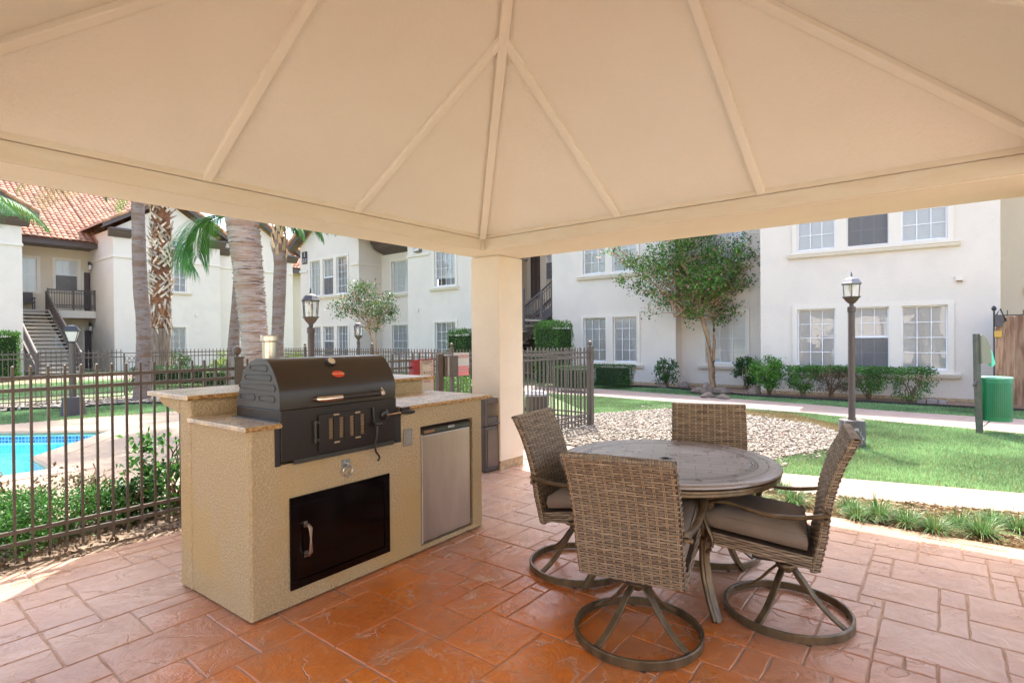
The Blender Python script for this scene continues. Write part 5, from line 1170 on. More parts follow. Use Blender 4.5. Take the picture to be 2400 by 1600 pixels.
for j in range(1,6): z=AZ0+(AZ1-AZ0)*j/6; b.box(AX0,AX1,.061,.079,z-.012,z+.012)
b.build('muntins',M_vinyl,aw,FL.M,smooth=0)
b=MB(); b.quad((AX0,.09,AZ0),(AX1,.09,AZ0),(AX1,.09,AZ1+r),(AX0,.09,AZ1+r)); b.build('pane',M_glass,aw,FL.M,smooth=0)
b=MB(); b.quad((AX0,.12,AZ0),(AX1,.12,AZ0),(AX1,.12,AZ1-.5),(AX0,.12,AZ1-.5)); b.build('blind',M_blind,aw,FL.M,smooth=0)
b=MB(); b.quad((AX0-.2,.5,AZ0-.2),(AX1+.2,.5,AZ0-.2),(AX1+.2,.5,AZ1+r+.2),(AX0-.2,.5,AZ1+r+.2)); b.build('room_shade',M_dark,aw,FL.M,smooth=0)
b=MB(); ro=r+.13; b.sweep([(AX0-.10,-.02,AZ0-.05)]+[(xm-ro*.98*cos(t*pi/20),-.02,AZ1+ro*sin(t*pi/20)) for t in range(21)]+[(AX1+.10,-.02,AZ0-.05)],[(-.06,-.02),(.06,-.02),(.06,.02),(-.06,.02)],up=(0,1,0)); b.build('window_surround',M_trim,LB,FL.M,smooth=0)
sill(LB,FL,AX0-.3,AX1+.3,AZ0-.05)
window(LB,FL,2.40,3.37,zs0,2.26); casing(LB,FL,2.29,3.48,zs0-.07,2.37,[(2.40,3.37,zs0,2.26)]); sill(LB,FL,2.18,3.59,zs0-.07)
[box_part('wall_band',M_trim,LB,FL,q) for q in ((-.05,AX0-.25,-.05,0,5.82,5.94),(AX1+.25,5.25,-.05,0,5.82,5.94))]; box_part('wall_band',M_trim,LB,FL,(-.05,-.001,0,4.0,5.82,5.94))
box_part('dryer_vent',M_trim,LB,FL,(3.86,4.0,-.06,0,2.88,3.0))
b=MB(); b.prism([(0,7.3),(5.23,7.3),(2.615,9.0)],-.001,.1,'y'); b.build('gable_wall',M_white,LB,FL.M,smooth=0)
gable(LB,FL,0,5.23,7.55,1.65,0,9,.55)
box_part('side_wall',M_white,LB,FL,(-.012,-.0001,0,4.0,-.02,7.3),(5.2301,5.242,0,.6,-.02,7.3))
# second gabled block to the right, set back a little
wall_part(LB,FL,5.243,10.1,-.02,7.1,[],y=.5)
b=MB(); b.prism([(5.243,7.1),(10.1,7.1),(7.67,8.7)],.499,.6,'y'); b.build('gable_wall',M_white,LB,FL.M,smooth=0)
gable(LB,FL,5.243,10.1,7.25,1.55,.5,8,.5)
box_part('wall_band',M_trim,LB,FL,(5.3,10.1,.45,.5,5.8,5.92))
wall_part(LB,FL,10.1,17,-.02,6.2,[],y=1.6,m=M_cream); box_part('eave_board',M_brown,LB,FL,(9.6,17,1.0,1.1,6.0,6.28)); tiles(LB,FL,9.8,17,1.0,6.25,6,8.7)
# covered court: back wall, deck, roof
yk=4.0
hs=[(-2.95,-2.28,4.15,5.88),(-1.50,-.55,4.32,5.90)]
wall_part(LB,FL,-4.2,0,-.02,7.0,hs+[(-1.55,-.75,1.2,2.4)],y=yk,m=M_cream)
window(LB,FL,*hs[0],y=yk,cols=2,rows=4,rail=5.0); window(LB,FL,*hs[1],y=yk,rail=5.1,screen=(4.33,5.08)); casing(LB,FL,-3.1,-2.13,4.03,6.0,[hs[0]],yk); casing(LB,FL,-1.64,-.41,4.2,6.02,[hs[1]],yk); window(LB,FL,-1.55,-.75,1.2,2.4,y=yk)
box_part('entry_door',M_door,LB,FL,(-.28,-.06,yk-.2,yk-.02,0,2.1)); box_part('door_casing',M_trim,LB,FL,(-.40,-.285,yk-.06,yk-.001,3.16,5.4),(-.40,-.285,yk-.06,yk-.001,0,2.3)); box_part('entry_door',M_door,LB,FL,(-.28,-.06,yk-.2,yk-.02,3.16,5.3))
lantern_wall(LB,FL,-.12,yk-.35,5.65); lantern_wall(LB,FL,-.12,yk-.35,2.3)
box_part('deck_edge',M_trim,LB,FL,(-2.06,-.014,3.0,3.95,2.76,3.15),(-4.2,-2.061,3.2,3.95,2.9,3.13))
# railing on the deck
b=MB(); b.box(-2.06,-.02,2.98,3.03,4.19,4.25); b.box(-2.06,-.02,2.99,3.02,4.02,4.05); b.box(-2.06,-.02,2.99,3.02,3.28,3.31); b.box(-2.06,-.02,2.99,3.02,3.42,3.45)
for x in (-2.04,-.98,-.04): b.box(x-.03,x+.03,2.97,3.03,3.15,4.28)
rl=b.build('deck_railing',M_stair,LB,FL.M,smooth=0)
b=MB()
for i in range(19): x=-1.98+i*.104; b.box(x-.01,x+.01,2.995,3.012,3.31,4.19)
b.build('baluster_row',M_stair,rl,FL.M,smooth=0)
b=MB()
for i in range(16):
    for z in (4.12,3.365): b.tube([(-1.96+i*.124+.07*cos(t*pi/4),3.004,z+.05*sin(t*pi/4)) for t in range(8)],.008,4,closed=True,up=(0,1,0))
b.build('scroll_row',M_stair,rl,FL.M,smooth=0)
FLs=Fm(*(FL.w(-3.62,0)[:2]),38.3-90)   # stairs run along the frame -y: build in a turned frame (x toward the pool)
FT=Fm(*(FL.w(-2.06,3.1)[:2]),38.3+90) # x points toward the pool, y points along the building
# in FT: x from 0 (deck) to 6.1 (ground); y from 0 (right rail) going left is negative -> y0..y1
stairs('s','long brown staircase coming down from the deck of the left building',FT,6.1,0.0,.05,3.13,-1.60,0.0)
b=MB(); b.prism([(6.0,.35),(6.0,.85),(.1,3.95),(.1,3.35)],.02,.035,'y')
st_=[o for o in bpy.data.objects if o.name.startswith('staircase')][-1]; b.build('side_screen',M_stair,st_,FT.M,smooth=0)
# left-most block
FLL=Fm(*(FL.w(-3.78,-1.2)[:2]),38.3)
wall_part(LB,FLL,-5,0,-.02,7.2,[]); box_part('side_wall',M_white,LB,FLL,(.0001,.012,0,5.2,-.02,7.2)); box_part('wall_band',M_trim,LB,FLL,(-5,.05,-.05,0,5.75,5.87))
b=MB(); b.prism([(-6,7.2),(0,7.2),(-3,8.9)],-.001,.1,'y'); b.build('gable_wall',M_white,LB,FLL.M,smooth=0)
gable(LB,FLL,-6,0.0,7.3,1.75,0,6,.55)
# big tiled roof over the court
box_part('eave_board',M_brown,LB,FL,(-4.3,-.013,2.50,2.60,6.48,6.74),(-4.3,-.013,2.60,3.98,6.50,6.53))
tiles(LB,FL,-9.0,-.10,2.42,6.72,12.0,6.72+9.58*.60,skip=None)
tiles(LB,FL,-.10,5.1,2.42,6.72,12.0,6.72+9.58*.60)
# patio chair on the deck
pc=thing('deck_chair','dark slatted armchair on the upper deck beside the left window','chair',FL.M@Matrix.Translation((-2.75,3.55,3.14)))
b=MB(); b.box(-.28,.28,-.25,.25,.36,.42); b.build('seat',M_stair,pc,smooth=0)
b=MB(); b.box(-.26,.26,.22,.27,.42,.92); b.build('backrest',M_stair,pc,smooth=0)
for x in (-.27,.23):
    for y in (-.24,.2): b=MB(); b.box(x,x+.04,y,y+.04,0,.60); b.build('leg',M_stair,pc,smooth=0)
b=MB(); b.box(-.30,-.22,-.26,.26,.60,.64); b.box(.22,.30,-.26,.26,.60,.64); b.build('armrest',M_stair,pc,smooth=0)

# ---- wooden fence at the far right
WFm=Fm(*(FA.w(2.28,-.75)[:2]),125.4); x0,_=WFm.plane(2334,900,0); M_wood=mat('weathered_cedar',(.42,.26,.155),.8,col2=(.30,.18,.11),vscale=3,stretch=(6,6,.7),attr='rnd',attr_amt=.22,col3=(.20,.10,.055),v3scale=2.2,bump=.4,bscale=20)
wf_=thing('wooden_fence','cedar plank fence with knots at the right edge beside the building corner','fence',WFm.M@Matrix.Translation((x0,0,0)))
for i in range(16):
    b=MB(); b.r=rnd.random(); x=x0+i*.145; dz=rnd.uniform(-.012,.012)
    b.prism([(x+.003,.03),(x+.142,.03),(x+.142,1.80+dz),(x+.12,1.83+dz),(x+.024,1.83+dz),(x+.003,1.80+dz)],-.01,.01,'y'); b.build('plank',M_wood,wf_,WFm.M,smooth=0)
b=MB(); b.box(x0,x0+2.3,.011,.05,.3,.38);b.box(x0,x0+2.3,.011,.05,1.5,1.58); b.build('fence_rail',M_wood,wf_,WFm.M,smooth=0)
b=MB(); b.box(x0-.03,x0+2.3,-.012,.012,1.835,1.86); b.box(x0-.04,x0-.012,-.02,.02,0,1.95)
for i in range(9): b.box(x0+.17+i*.24,x0+.185+i*.24,-.008,.008,1.86,1.95)
b.lathe([(.03,1.95),(.045,1.99),(.03,2.03),(.01,2.05)],10,c=(x0-.026,0,0)); b.build('iron_top_rail',M_black,wf_,WFm.M,smooth=0)
b=MB(); b.box(x0-.03,x0+.09,-.06,-.03,1.40,1.54); lk=b.build('brass_lock',mat('brass_lock',(.40,.27,.07),.4,metal=.5),wf_,WFm.M,smooth=0,bevel=.01)
b=MB(); b.box(x0-.02,x0+.10,-.10,-.02,1.62,1.86); b.tube([(x0,-.06,1.85),(x0+.06,-.09,1.98),(x0+.15,-.06,1.74),(x0+.04,-.08,1.66)],.018,6); b.build('gate_closer',mat('dark_closer',(.05,.05,.06),.4),wf_,WFm.M,smooth=40)
b=MB(); b.box(x0+.52,x0+.57,.03,.06,1.7,2.35); b.build('rust_stake',mat('rust_stake',(.14,.045,.02),.8),wf_,WFm.M,smooth=0)
# meter lids and leaning board
q=FA.w(.95,-.6); gb=tag(MB().box(-.16,.0,-.12,.12,-.03,.07).box(.02,.20,-.12,.12,-.03,.065).box(.22,.36,-.1,.1,-.03,.05).build('edging_blocks',mat('concrete_block',(.26,.22,.20),.9,bump=.5,bscale=30),None,T(q.x,q.y,0,FA.M.to_euler().z),smooth=0,bevel=.012),'three low grey concrete blocks against the foot of the white wall','blocks')
p0=FC.loc(G(1262,880)); 
def lw(px,py,y=-2.2): return FC.plane(px,py,y)
pts=[lw(1263,814),lw(1295.5,822),lw(1295.5,869),lw(1288,882),lw(1256,874)]
b=MB(); b.prism([p for p in pts],-2.2,-2.05,'y')
bb=b.build('stair_wing_wall',M_cream,None,FC.M,smooth=0); tag(bb,'low slanted beige stucco wall behind the fence, under the boxy hedge','wall')

# ---- unseen, added behind the viewer to bounce sunlight: pale plaza and a white wing
sheet('bounce_plaza',[(-30,-13.9),(30,-13.9),(30,-3.2),(-30,-3.2)],-.012,mat('bounce_concrete',(.58,.53,.46),.85,col2=(.52,.47,.40),vscale=.8))
FZ=Fm(25,-14,-90); ZB_=thing('apartment_building','unseen white apartment wing, added to bounce sunlight across the plaza, facing the pavilion','building',FZ)
WZ=[(x,x+1.1) for x in range(4,46,6)]
wall_part(ZB_,FZ,0,50,-.02,EV,[(a,c,zs0,zs1) for a,c in WZ]+[(a,c,zu0,zu1) for a,c in WZ])
for a,c in WZ: window(ZB_,FZ,a,c,zs0,zs1); window(ZB_,FZ,a,c,zu0,zu1)
box_part('eave_board',M_brown,ZB_,FZ,(-.5,50.5,-.65,.2,EV,EV+.22)); b=MB(); b.prism([(-.7,EV+.22),(4.5,EV+2.6),(9.7,EV+.22)],-.6,50.6,'x'); b.build('tiled_roof',M_rooftop,ZB_,FZ.M,smooth=0)
# ================================================================== vegetation
nr=np.random.default_rng(5)
def leaves(centers, size, rng=nr, aspect=.5, up=.3, jitter=0):
    """one bent quad leaf at each centre -> (V,F,rnd)"""
    n=len(centers); d=rng.normal(size=(n,3)); d[:,2]+=up; d/=np.linalg.norm(d,axis=1,keepdims=True)
    e=rng.normal(size=(n,3)); w=np.cross(d,e); w/=np.linalg.norm(w,axis=1,keepdims=True)+1e-9
    s=size*(rng.uniform(.65,1.25,size=(n,1)))
    V=np.empty((n,4,3)); V[:,0]=centers; V[:,1]=centers+d*s*.5+w*s*aspect*.5; V[:,2]=centers+d*s; V[:,3]=centers+d*s*.5-w*s*aspect*.5
    V[:,2]-=np.array([0,0,1])*s*.15
    r=rng.uniform(0,1,n); return V.reshape(-1,3),np.arange(n*4).reshape(n,4),np.repeat(r,4)
M_leafA=leafmat('crape_myrtle_leaf',(.02,.075,.01),(.17,.33,.05),2,.4,flower=(.62,.26,.30))
M_leafB=leafmat('boxwood_leaf',(.025,.085,.012),(.11,.26,.035),2.5,.3)
M_leafC=leafmat('dark_shrub_leaf',(.02,.06,.015),(.07,.17,.035),2.5,.3)
M_leafD=leafmat('bright_shrub_leaf',(.04,.12,.015),(.15,.36,.05),3,.35)
M_leafE=leafmat('dry_bronze_leaf',(.10,.07,.035),(.24,.17,.09),3,.3)
M_leafY=leafmat('yellow_green_leaf',(.08,.16,.02),(.30,.38,.06),3,.35)
M_leafF=leafmat('feathery_leaf',(.012,.06,.01),(.10,.27,.05),3,.35)
M_twig=mat('shrub_twig',(.22,.14,.09),.85,col2=(.13,.08,.05),vscale=20)
def limb(b,p,q,r0,r1,rr,wob=.06,n=5):
    P=[Vector(p)+(Vector(q)-Vector(p))*i/n+Vector((rr.uniform(-wob,wob),rr.uniform(-wob,wob),rr.uniform(-wob,wob)))*(0 if i in (0,n) else 1) for i in range(n+1)]
    b.tube(P,1,7,scl=[r0+(r1-r0)*i/n for i in range(n+1)]); return P
def box_hedge(label,x,y,rz,w,d,h,m=M_leafB,n=5000,leaf=.045,z=0,name='hedge',taper=0,cat='hedge',legs=True,rnd_=.08):
    t=thing(name,label,cat,T(x,y,z,rz)); rg=np.random.default_rng(int(abs(x*97+y*31))+3)
    a=rg.uniform(-1,1,size=(n,3)); ax=rg.integers(0,3,n); sgn=np.where(rg.random(n)<.5,-1,1)
    a[np.arange(n),ax]=sgn*rg.uniform(.80,1.0,n)
    pw=np.sign(a)*(1-rnd_*(np.abs(a[:,[1,2,0]])**4)*np.abs(a)**2)*np.abs(a)
    lump=.03*np.sin(pw[:,0]*7+1)*np.cos(pw[:,1]*5+pw[:,2]*6)
    c=np.stack([pw[:,0]*w/2*(1+lump)*(1+taper*(pw[:,2])),pw[:,1]*d/2*(1+lump),h/2+.06+(pw[:,2]*.5)*(h-.06)*(1+lump)],1)
    V,Fq_,r=leaves(c,leaf,rg); npmesh('foliage',V,Fq_,m,t,rn=r)
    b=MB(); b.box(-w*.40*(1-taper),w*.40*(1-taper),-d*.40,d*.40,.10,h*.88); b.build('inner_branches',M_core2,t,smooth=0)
    return t
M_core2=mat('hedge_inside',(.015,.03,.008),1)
def shrub(label,x,y,w,h,m,n=1500,leaf=.06,seed=0,name='shrub',sparse=0,trunk=True,flat=False,z=0,group=None,low=.2,cat='shrub'):
    t=thing(name,label,cat,T(x,y,z),group); rr=random.Random(seed); rg=np.random.default_rng(seed)
    b=MB(); tips=[]
    for i in range(9):
        a=rr.uniform(0,2*pi); k=rr.uniform(.4,1); tz=h*rr.uniform(.6,.97); p=(w/2*.85*k*cos(a),w/2*.85*k*sin(a),tz)
        base=(rr.uniform(-.05,.05),rr.uniform(-.05,.05),0); P=limb(b,base,p,.016,.005,rr,.04)
        for _ in range(2):
            q=P[2+rr.randint(0,2)]; e=q+Vector((rr.uniform(-1,1),rr.uniform(-1,1),rr.uniform(.2,1)))*w*.22; limb(b,q,e,.007,.003,rr,.02,3); tips.append(e)
        tips.append(Vector(p))
    b.build('branches',M_twig,t,smooth=60)
    cl=[]
    ncl=26
    for i in range(ncl):
        th=rg.uniform(0,2*pi); ph=rg.uniform(low if not flat else .65,1); rad=sqrt(rg.uniform(.15,1))*(.9 if flat else (1-.45*abs(ph-.6)))
        cl.append((w/2*rad*cos(th),w/2*rad*sin(th),h*ph*.93))
    cl=np.array(cl); idx=rg.integers(0,ncl,n); c=cl[idx]+rg.normal(size=(n,3))*w*(.07 if sparse else .095)*np.array([1,1,.8])
    c[:,2]=np.clip(c[:,2],.02,h*1.03); c=c[:int(n*(1-sparse))]
    V,Fq_,r=leaves(c,leaf,rg); npmesh('foliage',V,Fq_,m,t,rn=r); return t
# ---- two crape myrtles
def myrtle(label,x,y,blobs,trunks,n,leaf,seed,scale=1,lm=None):
    lm=lm or M_leafA
    t=thing('flowering_tree',label,'tree',T(x,y)); rr=random.Random(seed); rg=np.random.default_rng(seed)
    b=MB(); 
    for base,pts,r0 in trunks:
        P=[Vector(base)]+[Vector(p) for p in pts]; Q=[]
        for a,c in zip(P,P[1:]):
            for k in range(4): Q.append(a+(c-a)*k/4+Vector((rr.uniform(-.015,.015),rr.uniform(-.015,.015),0)))
        Q.append(P[-1]); m_=len(Q); b.tube(Q,1,10,scl=[r0*(1-.55*i/(m_-1)) for i in range(m_)])
        for bl in blobs:
            if rr.random()<.75:
                s=Q[rr.randint(m_*2//3,m_-1)]; limb(b,s,(bl[0]+rr.uniform(-.2,.2),bl[1],bl[2]),.022*scale,.006*scale,rr,.07*scale,6)
    b.build('trunk',M_bark,t,smooth=60)
    cs_=[];
    wts=np.array([bl[3]**2.2 for bl in blobs]); wts/=wts.sum(); idx=rg.choice(len(blobs),n,p=wts); B=np.array(blobs)
    # sprays: leaves gathered in small sprigs so gaps stay open
    ns=n//14; sid=rg.choice(len(blobs),ns,p=wts); dr_=rg.normal(size=(ns,3)); dr_/=np.linalg.norm(dr_,axis=1,keepdims=True); rad=rg.uniform(.25,1,ns)**.55
    sp=B[sid,:3]+dr_*rad[:,None]*B[sid,3:4]*np.array([1,1,.8]); k=rg.integers(0,ns,n); dv=rg.normal(size=(n,3)); c=sp[k]+dv*np.array([.12,.12,.075])*scale
    V,Fq_,r=leaves(c,leaf,rg,.55,.0); npmesh('crown',V,Fq_,lm,t,rn=r); return t
tx_,ty_=G(1671,908).x,G(1671,908).y
def tp(px,py,dy=0): r_=ray(px,py); k=(ty_+dy)/r_.y; return (r_.x*k-tx_,dy,H+r_.z*k)
bl=[(*tp(px,py,dy)[:3],r_) for px,py,dy,r_ in ((1560,600,0,.62),(1620,635,.5,.72),(1700,605,-.3,.68),(1520,632,-.2,.5),(1570,685,.2,.5),(1660,690,.3,.60),(1725,655,0,.5),(1640,560,.4,.6),(1740,570,.4,.5),(1508,680,0,.32),(1630,725,-.2,.34),(1700,720,.1,.36),(1555,715,.2,.26),(1785,560,0,.28),(1650,660,-.5,.65),(1480,612,0,.30),(1440,582,0,.16),(1795,585,.1,.16),(1590,560,-.2,.5),(1690,752,0,.16),(1520,730,0,.14),(1620,752,0,.13),(1465,655,.1,.22),(1775,605,0,.3),(1800,562,.1,.2),(1775,645,0,.22),(1420,590,0,.1))]
myrtle('slender flowering tree with twin pale trunks in front of the right building',tx_,ty_,bl,
  [((0,0,0),(tp(1664,860),tp(1660,800),tp(1645,745),tp(1637,690),tp(1600,620)),.075),((.05,.05,0),(tp(1672,860,.05),tp(1674,800,.1),tp(1672,745,.1),tp(1690,680,.2)),.06),((-.02,0,1.0),(tp(1640,740),tp(1620,735),tp(1580,742,-.1)),.03)],15500,.080,4)
d2=15.6; r_=ray(885,800); x2=r_.x/r_.y*d2
def tp2(px,py,dy=0): r_=ray(px,py); k=(d2+dy)/r_.y; return (r_.x*k-x2,dy,H+r_.z*k)
bl=[(*tp2(px,py,dy)[:3],r_) for px,py,dy,r_ in ((815,710,0,.33),(855,690,.2,.40),(840,675,-.1,.3),(900,735,0,.38),(880,760,.1,.28),(800,730,0,.22),(905,700,.1,.28),(845,730,.2,.28),(920,725,0,.2),(860,665,0,.2),(782,715,0,.14),(912,690,0,.13),(880,720,-.2,.35))]
myrtle('small flowering tree with pink blooms beyond the far pool fence',x2,d2,bl,[((0,0,-.0),(tp2(878,830),tp2(870,790),tp2(862,755)),.035),((.05,0,0),(tp2(885,830,.1),tp2(880,790,.1),tp2(885,750)),.03)],5200,.055,9,.6,leafmat('dark_myrtle_leaf',(.015,.05,.012),(.085,.17,.035),2,.3,flower=(.60,.28,.30)))
# flowers: few pink panicles on both trees are leaves in flower colour (rnd > .95)

# ---- hedges and shrubs along the buildings
def gp(px,py): q=G(px,py); return q.x,q.y
rzA=FA.M.to_euler().z; rzC=FC.M.to_euler().z; rzL=FL.M.to_euler().z
x,y=gp(1436,910); box_hedge('clipped dark green hedge under the double window, right of the corner post',x+.05,y+.25,rzC,1.25,.5,.66,M_leafC,6000,.035,taper=.12)
x,y=gp(1340,918); box_hedge('dark green hedge partly hidden by the fence right of the column',x+.05,y+.2,rzC,1.0,.5,.68,M_leafC,3500,.035)
r_=ray(1298,800); k=17.0/r_.y; box_hedge('raised boxy light green hedge behind the fence, right of the column',r_.x*k,17.0,rzC,1.02,.9,1.98,M_leafB,9000,.05,rnd_=.14)
r_=ray(1085,800); k=18.6/r_.y; box_hedge('green boxy hedge behind the stair rail just left of the column',r_.x*k,18.6,rzC,.9,.8,1.78,M_leafB,6000,.05,rnd_=.14)
x,y=gp(1563,907); shrub('upright green shrub against the white wall left of the rocks',x,y,.62,.80,M_leafC,1400,.07,31)
x,y=gp(1757,912); shrub('dark leafy shrub right of the slender tree, half behind the brighter one',x,y+.25,.62,.92,M_leafC,1500,.07,32)
x,y=gp(1803,925); shrub('bright green rounded shrub at the corner of the near wing',x,y,.82,.95,M_leafD,3600,.06,33)
for i,(px,py,w,m_,lab,sp) in enumerate(((1884,930,.72,M_leafB,'clipped green shrub, first under the wide lower window',0),(1950,931,.80,M_leafE,'thin brown half bare shrub, second under the wide lower window',.25),(2036,935,.84,M_leafB,'leafy shrub right of the lamp post under the wide lower window',.05),(2132,940,.92,M_leafB,'open branched shrub, farthest right under the wide lower window',.35))):
    x,y=gp(px,py); t=shrub(lab,x,y,w,.74,m_,2200,.045,40+i,sparse=sp,group='shrubs along the white wall',low=.25 if i!=3 else .1)
    V,Fq_,r=leaves(np.stack([np.random.default_rng(60+i).uniform(-w/2,w/2,1500),np.random.default_rng(61+i).uniform(-.22,.22,1500),np.random.default_rng(62+i).uniform(.60,.75,1500)],1),.045,np.random.default_rng(63)); npmesh('clipped_top',V,Fq_,M_leafB,t,rn=r)
x,y=gp(26,893); box_hedge('tall clipped green hedge at the left edge in front of the white wall',x-.75,y+.1,rzL,1.5,.9,1.9,M_leafB,9000,.07)
x,y=gp(420,905); box_hedge('long low dark hedge behind the pool fence, between the palms',x,y+.2,radians(8),2.9,.8,.62,M_leafC,7000,.06)
x,y=gp(485,908); box_hedge('short low hedge at the right end of the long low hedge',x+.5,y,radians(8),.9,.7,.55,M_leafB,2500,.05)
r_=ray(412,800); k=25/r_.y; shrub('small round shrub against the left building wall',r_.x*k,25,1.0,1.05,M_leafC,1800,.08,51)
r_=ray(530,800); k=20/r_.y; shrub('yellow green shrub behind the brown post with the round ball',r_.x*k,20,1.0,1.15,M_leafY,2000,.08,52)
r_=ray(680,800); k=22/r_.y; shrub('yellow green shrub behind the far fence right of the chimney',r_.x*k,22,1.1,1.0,M_leafY,2000,.08,53)
r_=ray(1000,800); k=13.5/r_.y; shrub('dark shrub seen through the fence below the red sign',r_.x*k,13.5,1.4,.7,M_leafC,2400,.07,54)
r_=ray(1080,800); k=12.5/r_.y; shrub('light green bush seen through the gate beside the column',r_.x*k,12.5,1.2,.6,M_leafD,2400,.06,55)
# ---- shrubs between the patio fence and the pool
def bed(s,o): q=NF.w(s,o); return q.x,q.y
for i,(s,o,w,h,m_,n,lf,lab) in enumerate(((-.75,.42,.85,.30,M_leafF,6500,.027,'low feathery green ground shrub at the left edge inside the pool fence'),(-.1,.45,.9,.33,M_leafF,7500,.027,'low feathery green shrub, second from the left behind the near fence'),(.38,.52,.8,.31,M_leafF,6000,.027,'low feathery green shrub in the middle of the fence bed'),(.83,.5,.5,.26,M_leafC,1300,.05,'small thin green shrub left of the glossy shrub'),(1.16,.42,.62,.66,M_leafF,1150,.065,'glossy broad leaved shrub next to the grill island, behind the near fence'))):
    x,y=bed(s,o); shrub(lab,x,y,w,h,m_,n,lf,70+i,group='shrubs between patio fence and pool',low=.12)
for i,(s,o) in enumerate(((-.95,.75),(-.3,.8),(.2,.85),(.6,.8))):       # bare twiggy tops
    x,y=bed(s,o); shrub(['leggy bare twig bush behind the first feathery shrub','leggy bare twig bush behind the second feathery shrub','leggy bare twig bush by the pool step','leggy bare twig bush left of the glossy shrub'][i],x,y,.5,.42,M_leafE,200,.045,90+i,group='bare twig bushes by the pool')
# ---- strap leaved clumps in the right hand bed
M_strap=leafmat('strap_leaf',(.05,.13,.04),(.17,.33,.10),4,.3,amt=.3); M_straw=leafmat('dry_straw',(.16,.10,.045),(.32,.23,.12),4,.2)
def blades(n,R,h,w,rg,spread=1.0,segs=4,droop=1.0):
    th=rg.uniform(0,2*pi,n); r0=R*.25*np.sqrt(rg.random(n)); L_=h*rg.uniform(.6,1.15,n); out=rg.uniform(.15,1.0,n)*spread
    V=np.empty((n,segs+1,2,3)); dx,dy=np.cos(th),np.sin(th)
    for k in range(segs+1):
        t=k/segs; rad=r0+L_*out*(t**1.25)*.9; z=L_*(t-.42*droop*out*t*t*1.2); ww=w*(1-t*.92)
        cx_,cy_=rad*dx,rad*dy
        V[:,k,0]=np.stack([cx_-dy*ww,cy_+dx*ww,z],1); V[:,k,1]=np.stack([cx_+dy*ww,cy_-dx*ww,z],1)
    idx=np.arange(n*(segs+1)*2).reshape(n,segs+1,2); Fq_=np.stack([idx[:,:-1,0],idx[:,:-1,1],idx[:,1:,1],idx[:,1:,0]],-1).reshape(-1,4)
    return V.reshape(-1,3),Fq_,np.repeat(rg.random(n),(segs+1)*2)
cl=[(1770,1180,.24),(1862,1182,.30),(1830,1150,.2),(2010,1215,.24),(2060,1215,.32),(2125,1232,.28),(2190,1246,.26),(2250,1235,.24),(2300,1255,.28),(2388,1245,.26),(2330,1225,.2),(1990,1190,.18)]
pl=['under the arm of the right chair','between the right chair and the walkway','small, at the walkway edge beyond the right chair','just right of the right chair back','tallest, in the left part of the bed','third from the chair back in the bed','in the middle of the bed, by a bare patch','toward the walkway in the middle of the bed','bushy, near the front of the bed','at the right edge of the picture','small, behind the bushy one near the walkway','thin, closest to the walkway by the chair back']
for i,(px,py,h_) in enumerate(cl):
    x,y=gp(px,py); t=thing('strap_leaf_clump','clump of arching green strap leaves '+pl[i],'plant',T(x,y,-.01),'strap leaf clumps along the walkway'); rg=np.random.default_rng(200+i)
    V,Fq_,r=blades(190,.2,h_*.85,.0036,rg,1.25,droop=1.5); npmesh('leaf_blades',V,Fq_,M_strap,t,rn=r)
    V,Fq_,r=blades(70,.25,h_*.6,.0035,rg,1.3,droop=1.6); npmesh('dry_blades',V,Fq_,M_straw,t,rn=r)
def inpoly(P,x,y):
    P=np.array([(p[0],p[1]) for p in P]); n=len(P); c=np.zeros(len(x),bool); j=n-1
    for i in range(n):
        xi,yi=P[i];xj,yj=P[j]; cond=((yi>y)!=(yj>y))&(x<(xj-xi)*(y-yi)/(yj-yi+1e-12)+xi); c^=cond; j=i
    return c
def scatter(P,n,rg,maxd=None):
    A=np.array([(p[0],p[1]) for p in P]); lo,hi=A.min(0),A.max(0); out=np.empty((0,2))
    while len(out)<n:
        q=rg.uniform(lo,hi,size=(n*2,2)); m_=inpoly(P,q[:,0],q[:,1])
        d=np.hypot(q[:,0],q[:,1]); keep=m_&(q[:,1]>0)&(np.abs(q[:,0])<q[:,1]*1.02+1)
        if maxd: keep&=d<maxd
        out=np.vstack([out,q[keep]])
    return out[:n]
# straw litter
rg=np.random.default_rng(77); bedP=[pv(.74,-5.6),pv(2.0,-5.6),pv(1.74,-4.31),pv(1.38,-3.02),pv(.97,-1.72),pv(.74,-1.55)]
c=scatter(bedP,5200,rg); n=len(c); a=rg.uniform(0,2*pi,n); L_=rg.uniform(.04,.12,n); V=np.empty((n,4,3)); w=.0022
d=np.stack([np.cos(a),np.sin(a)],1); p=np.stack([-d[:,1],d[:,0]],1)
for k,(u_,v_) in enumerate(((-.5,-1),(.5,-1),(.5,1),(-.5,1))): V[:,k,:2]=c+d*L_[:,None]*u_+p*w*v_; V[:,k,2]=-.008+rg.uniform(0,.03,n)*(1 if k in(1,2) else .3)
o=npmesh('straw_litter',V.reshape(-1,3),np.arange(4*n).reshape(n,4),M_straw,rn=np.repeat(rg.random(n),4)); tag(o,'dry straw and leaf litter lying in the planting bed','ground litter',kind='stuff')
c=scatter([pv(-6,.82),pv(.1,.82),pv(.1,1.9),pv(-6,1.9)],3500,rg); V,Fq_,r=leaves(np.column_stack([c,np.full(len(c),-.014)]),.05,rg,.5,.2)
o=npmesh('leaf_litter',V,Fq_,leafmat('brown_litter',(.08,.045,.025),(.28,.20,.13),4,.1),rn=r); tag(o,'fallen leaves and bark chips along the foot of the near fence','ground litter',kind='stuff')
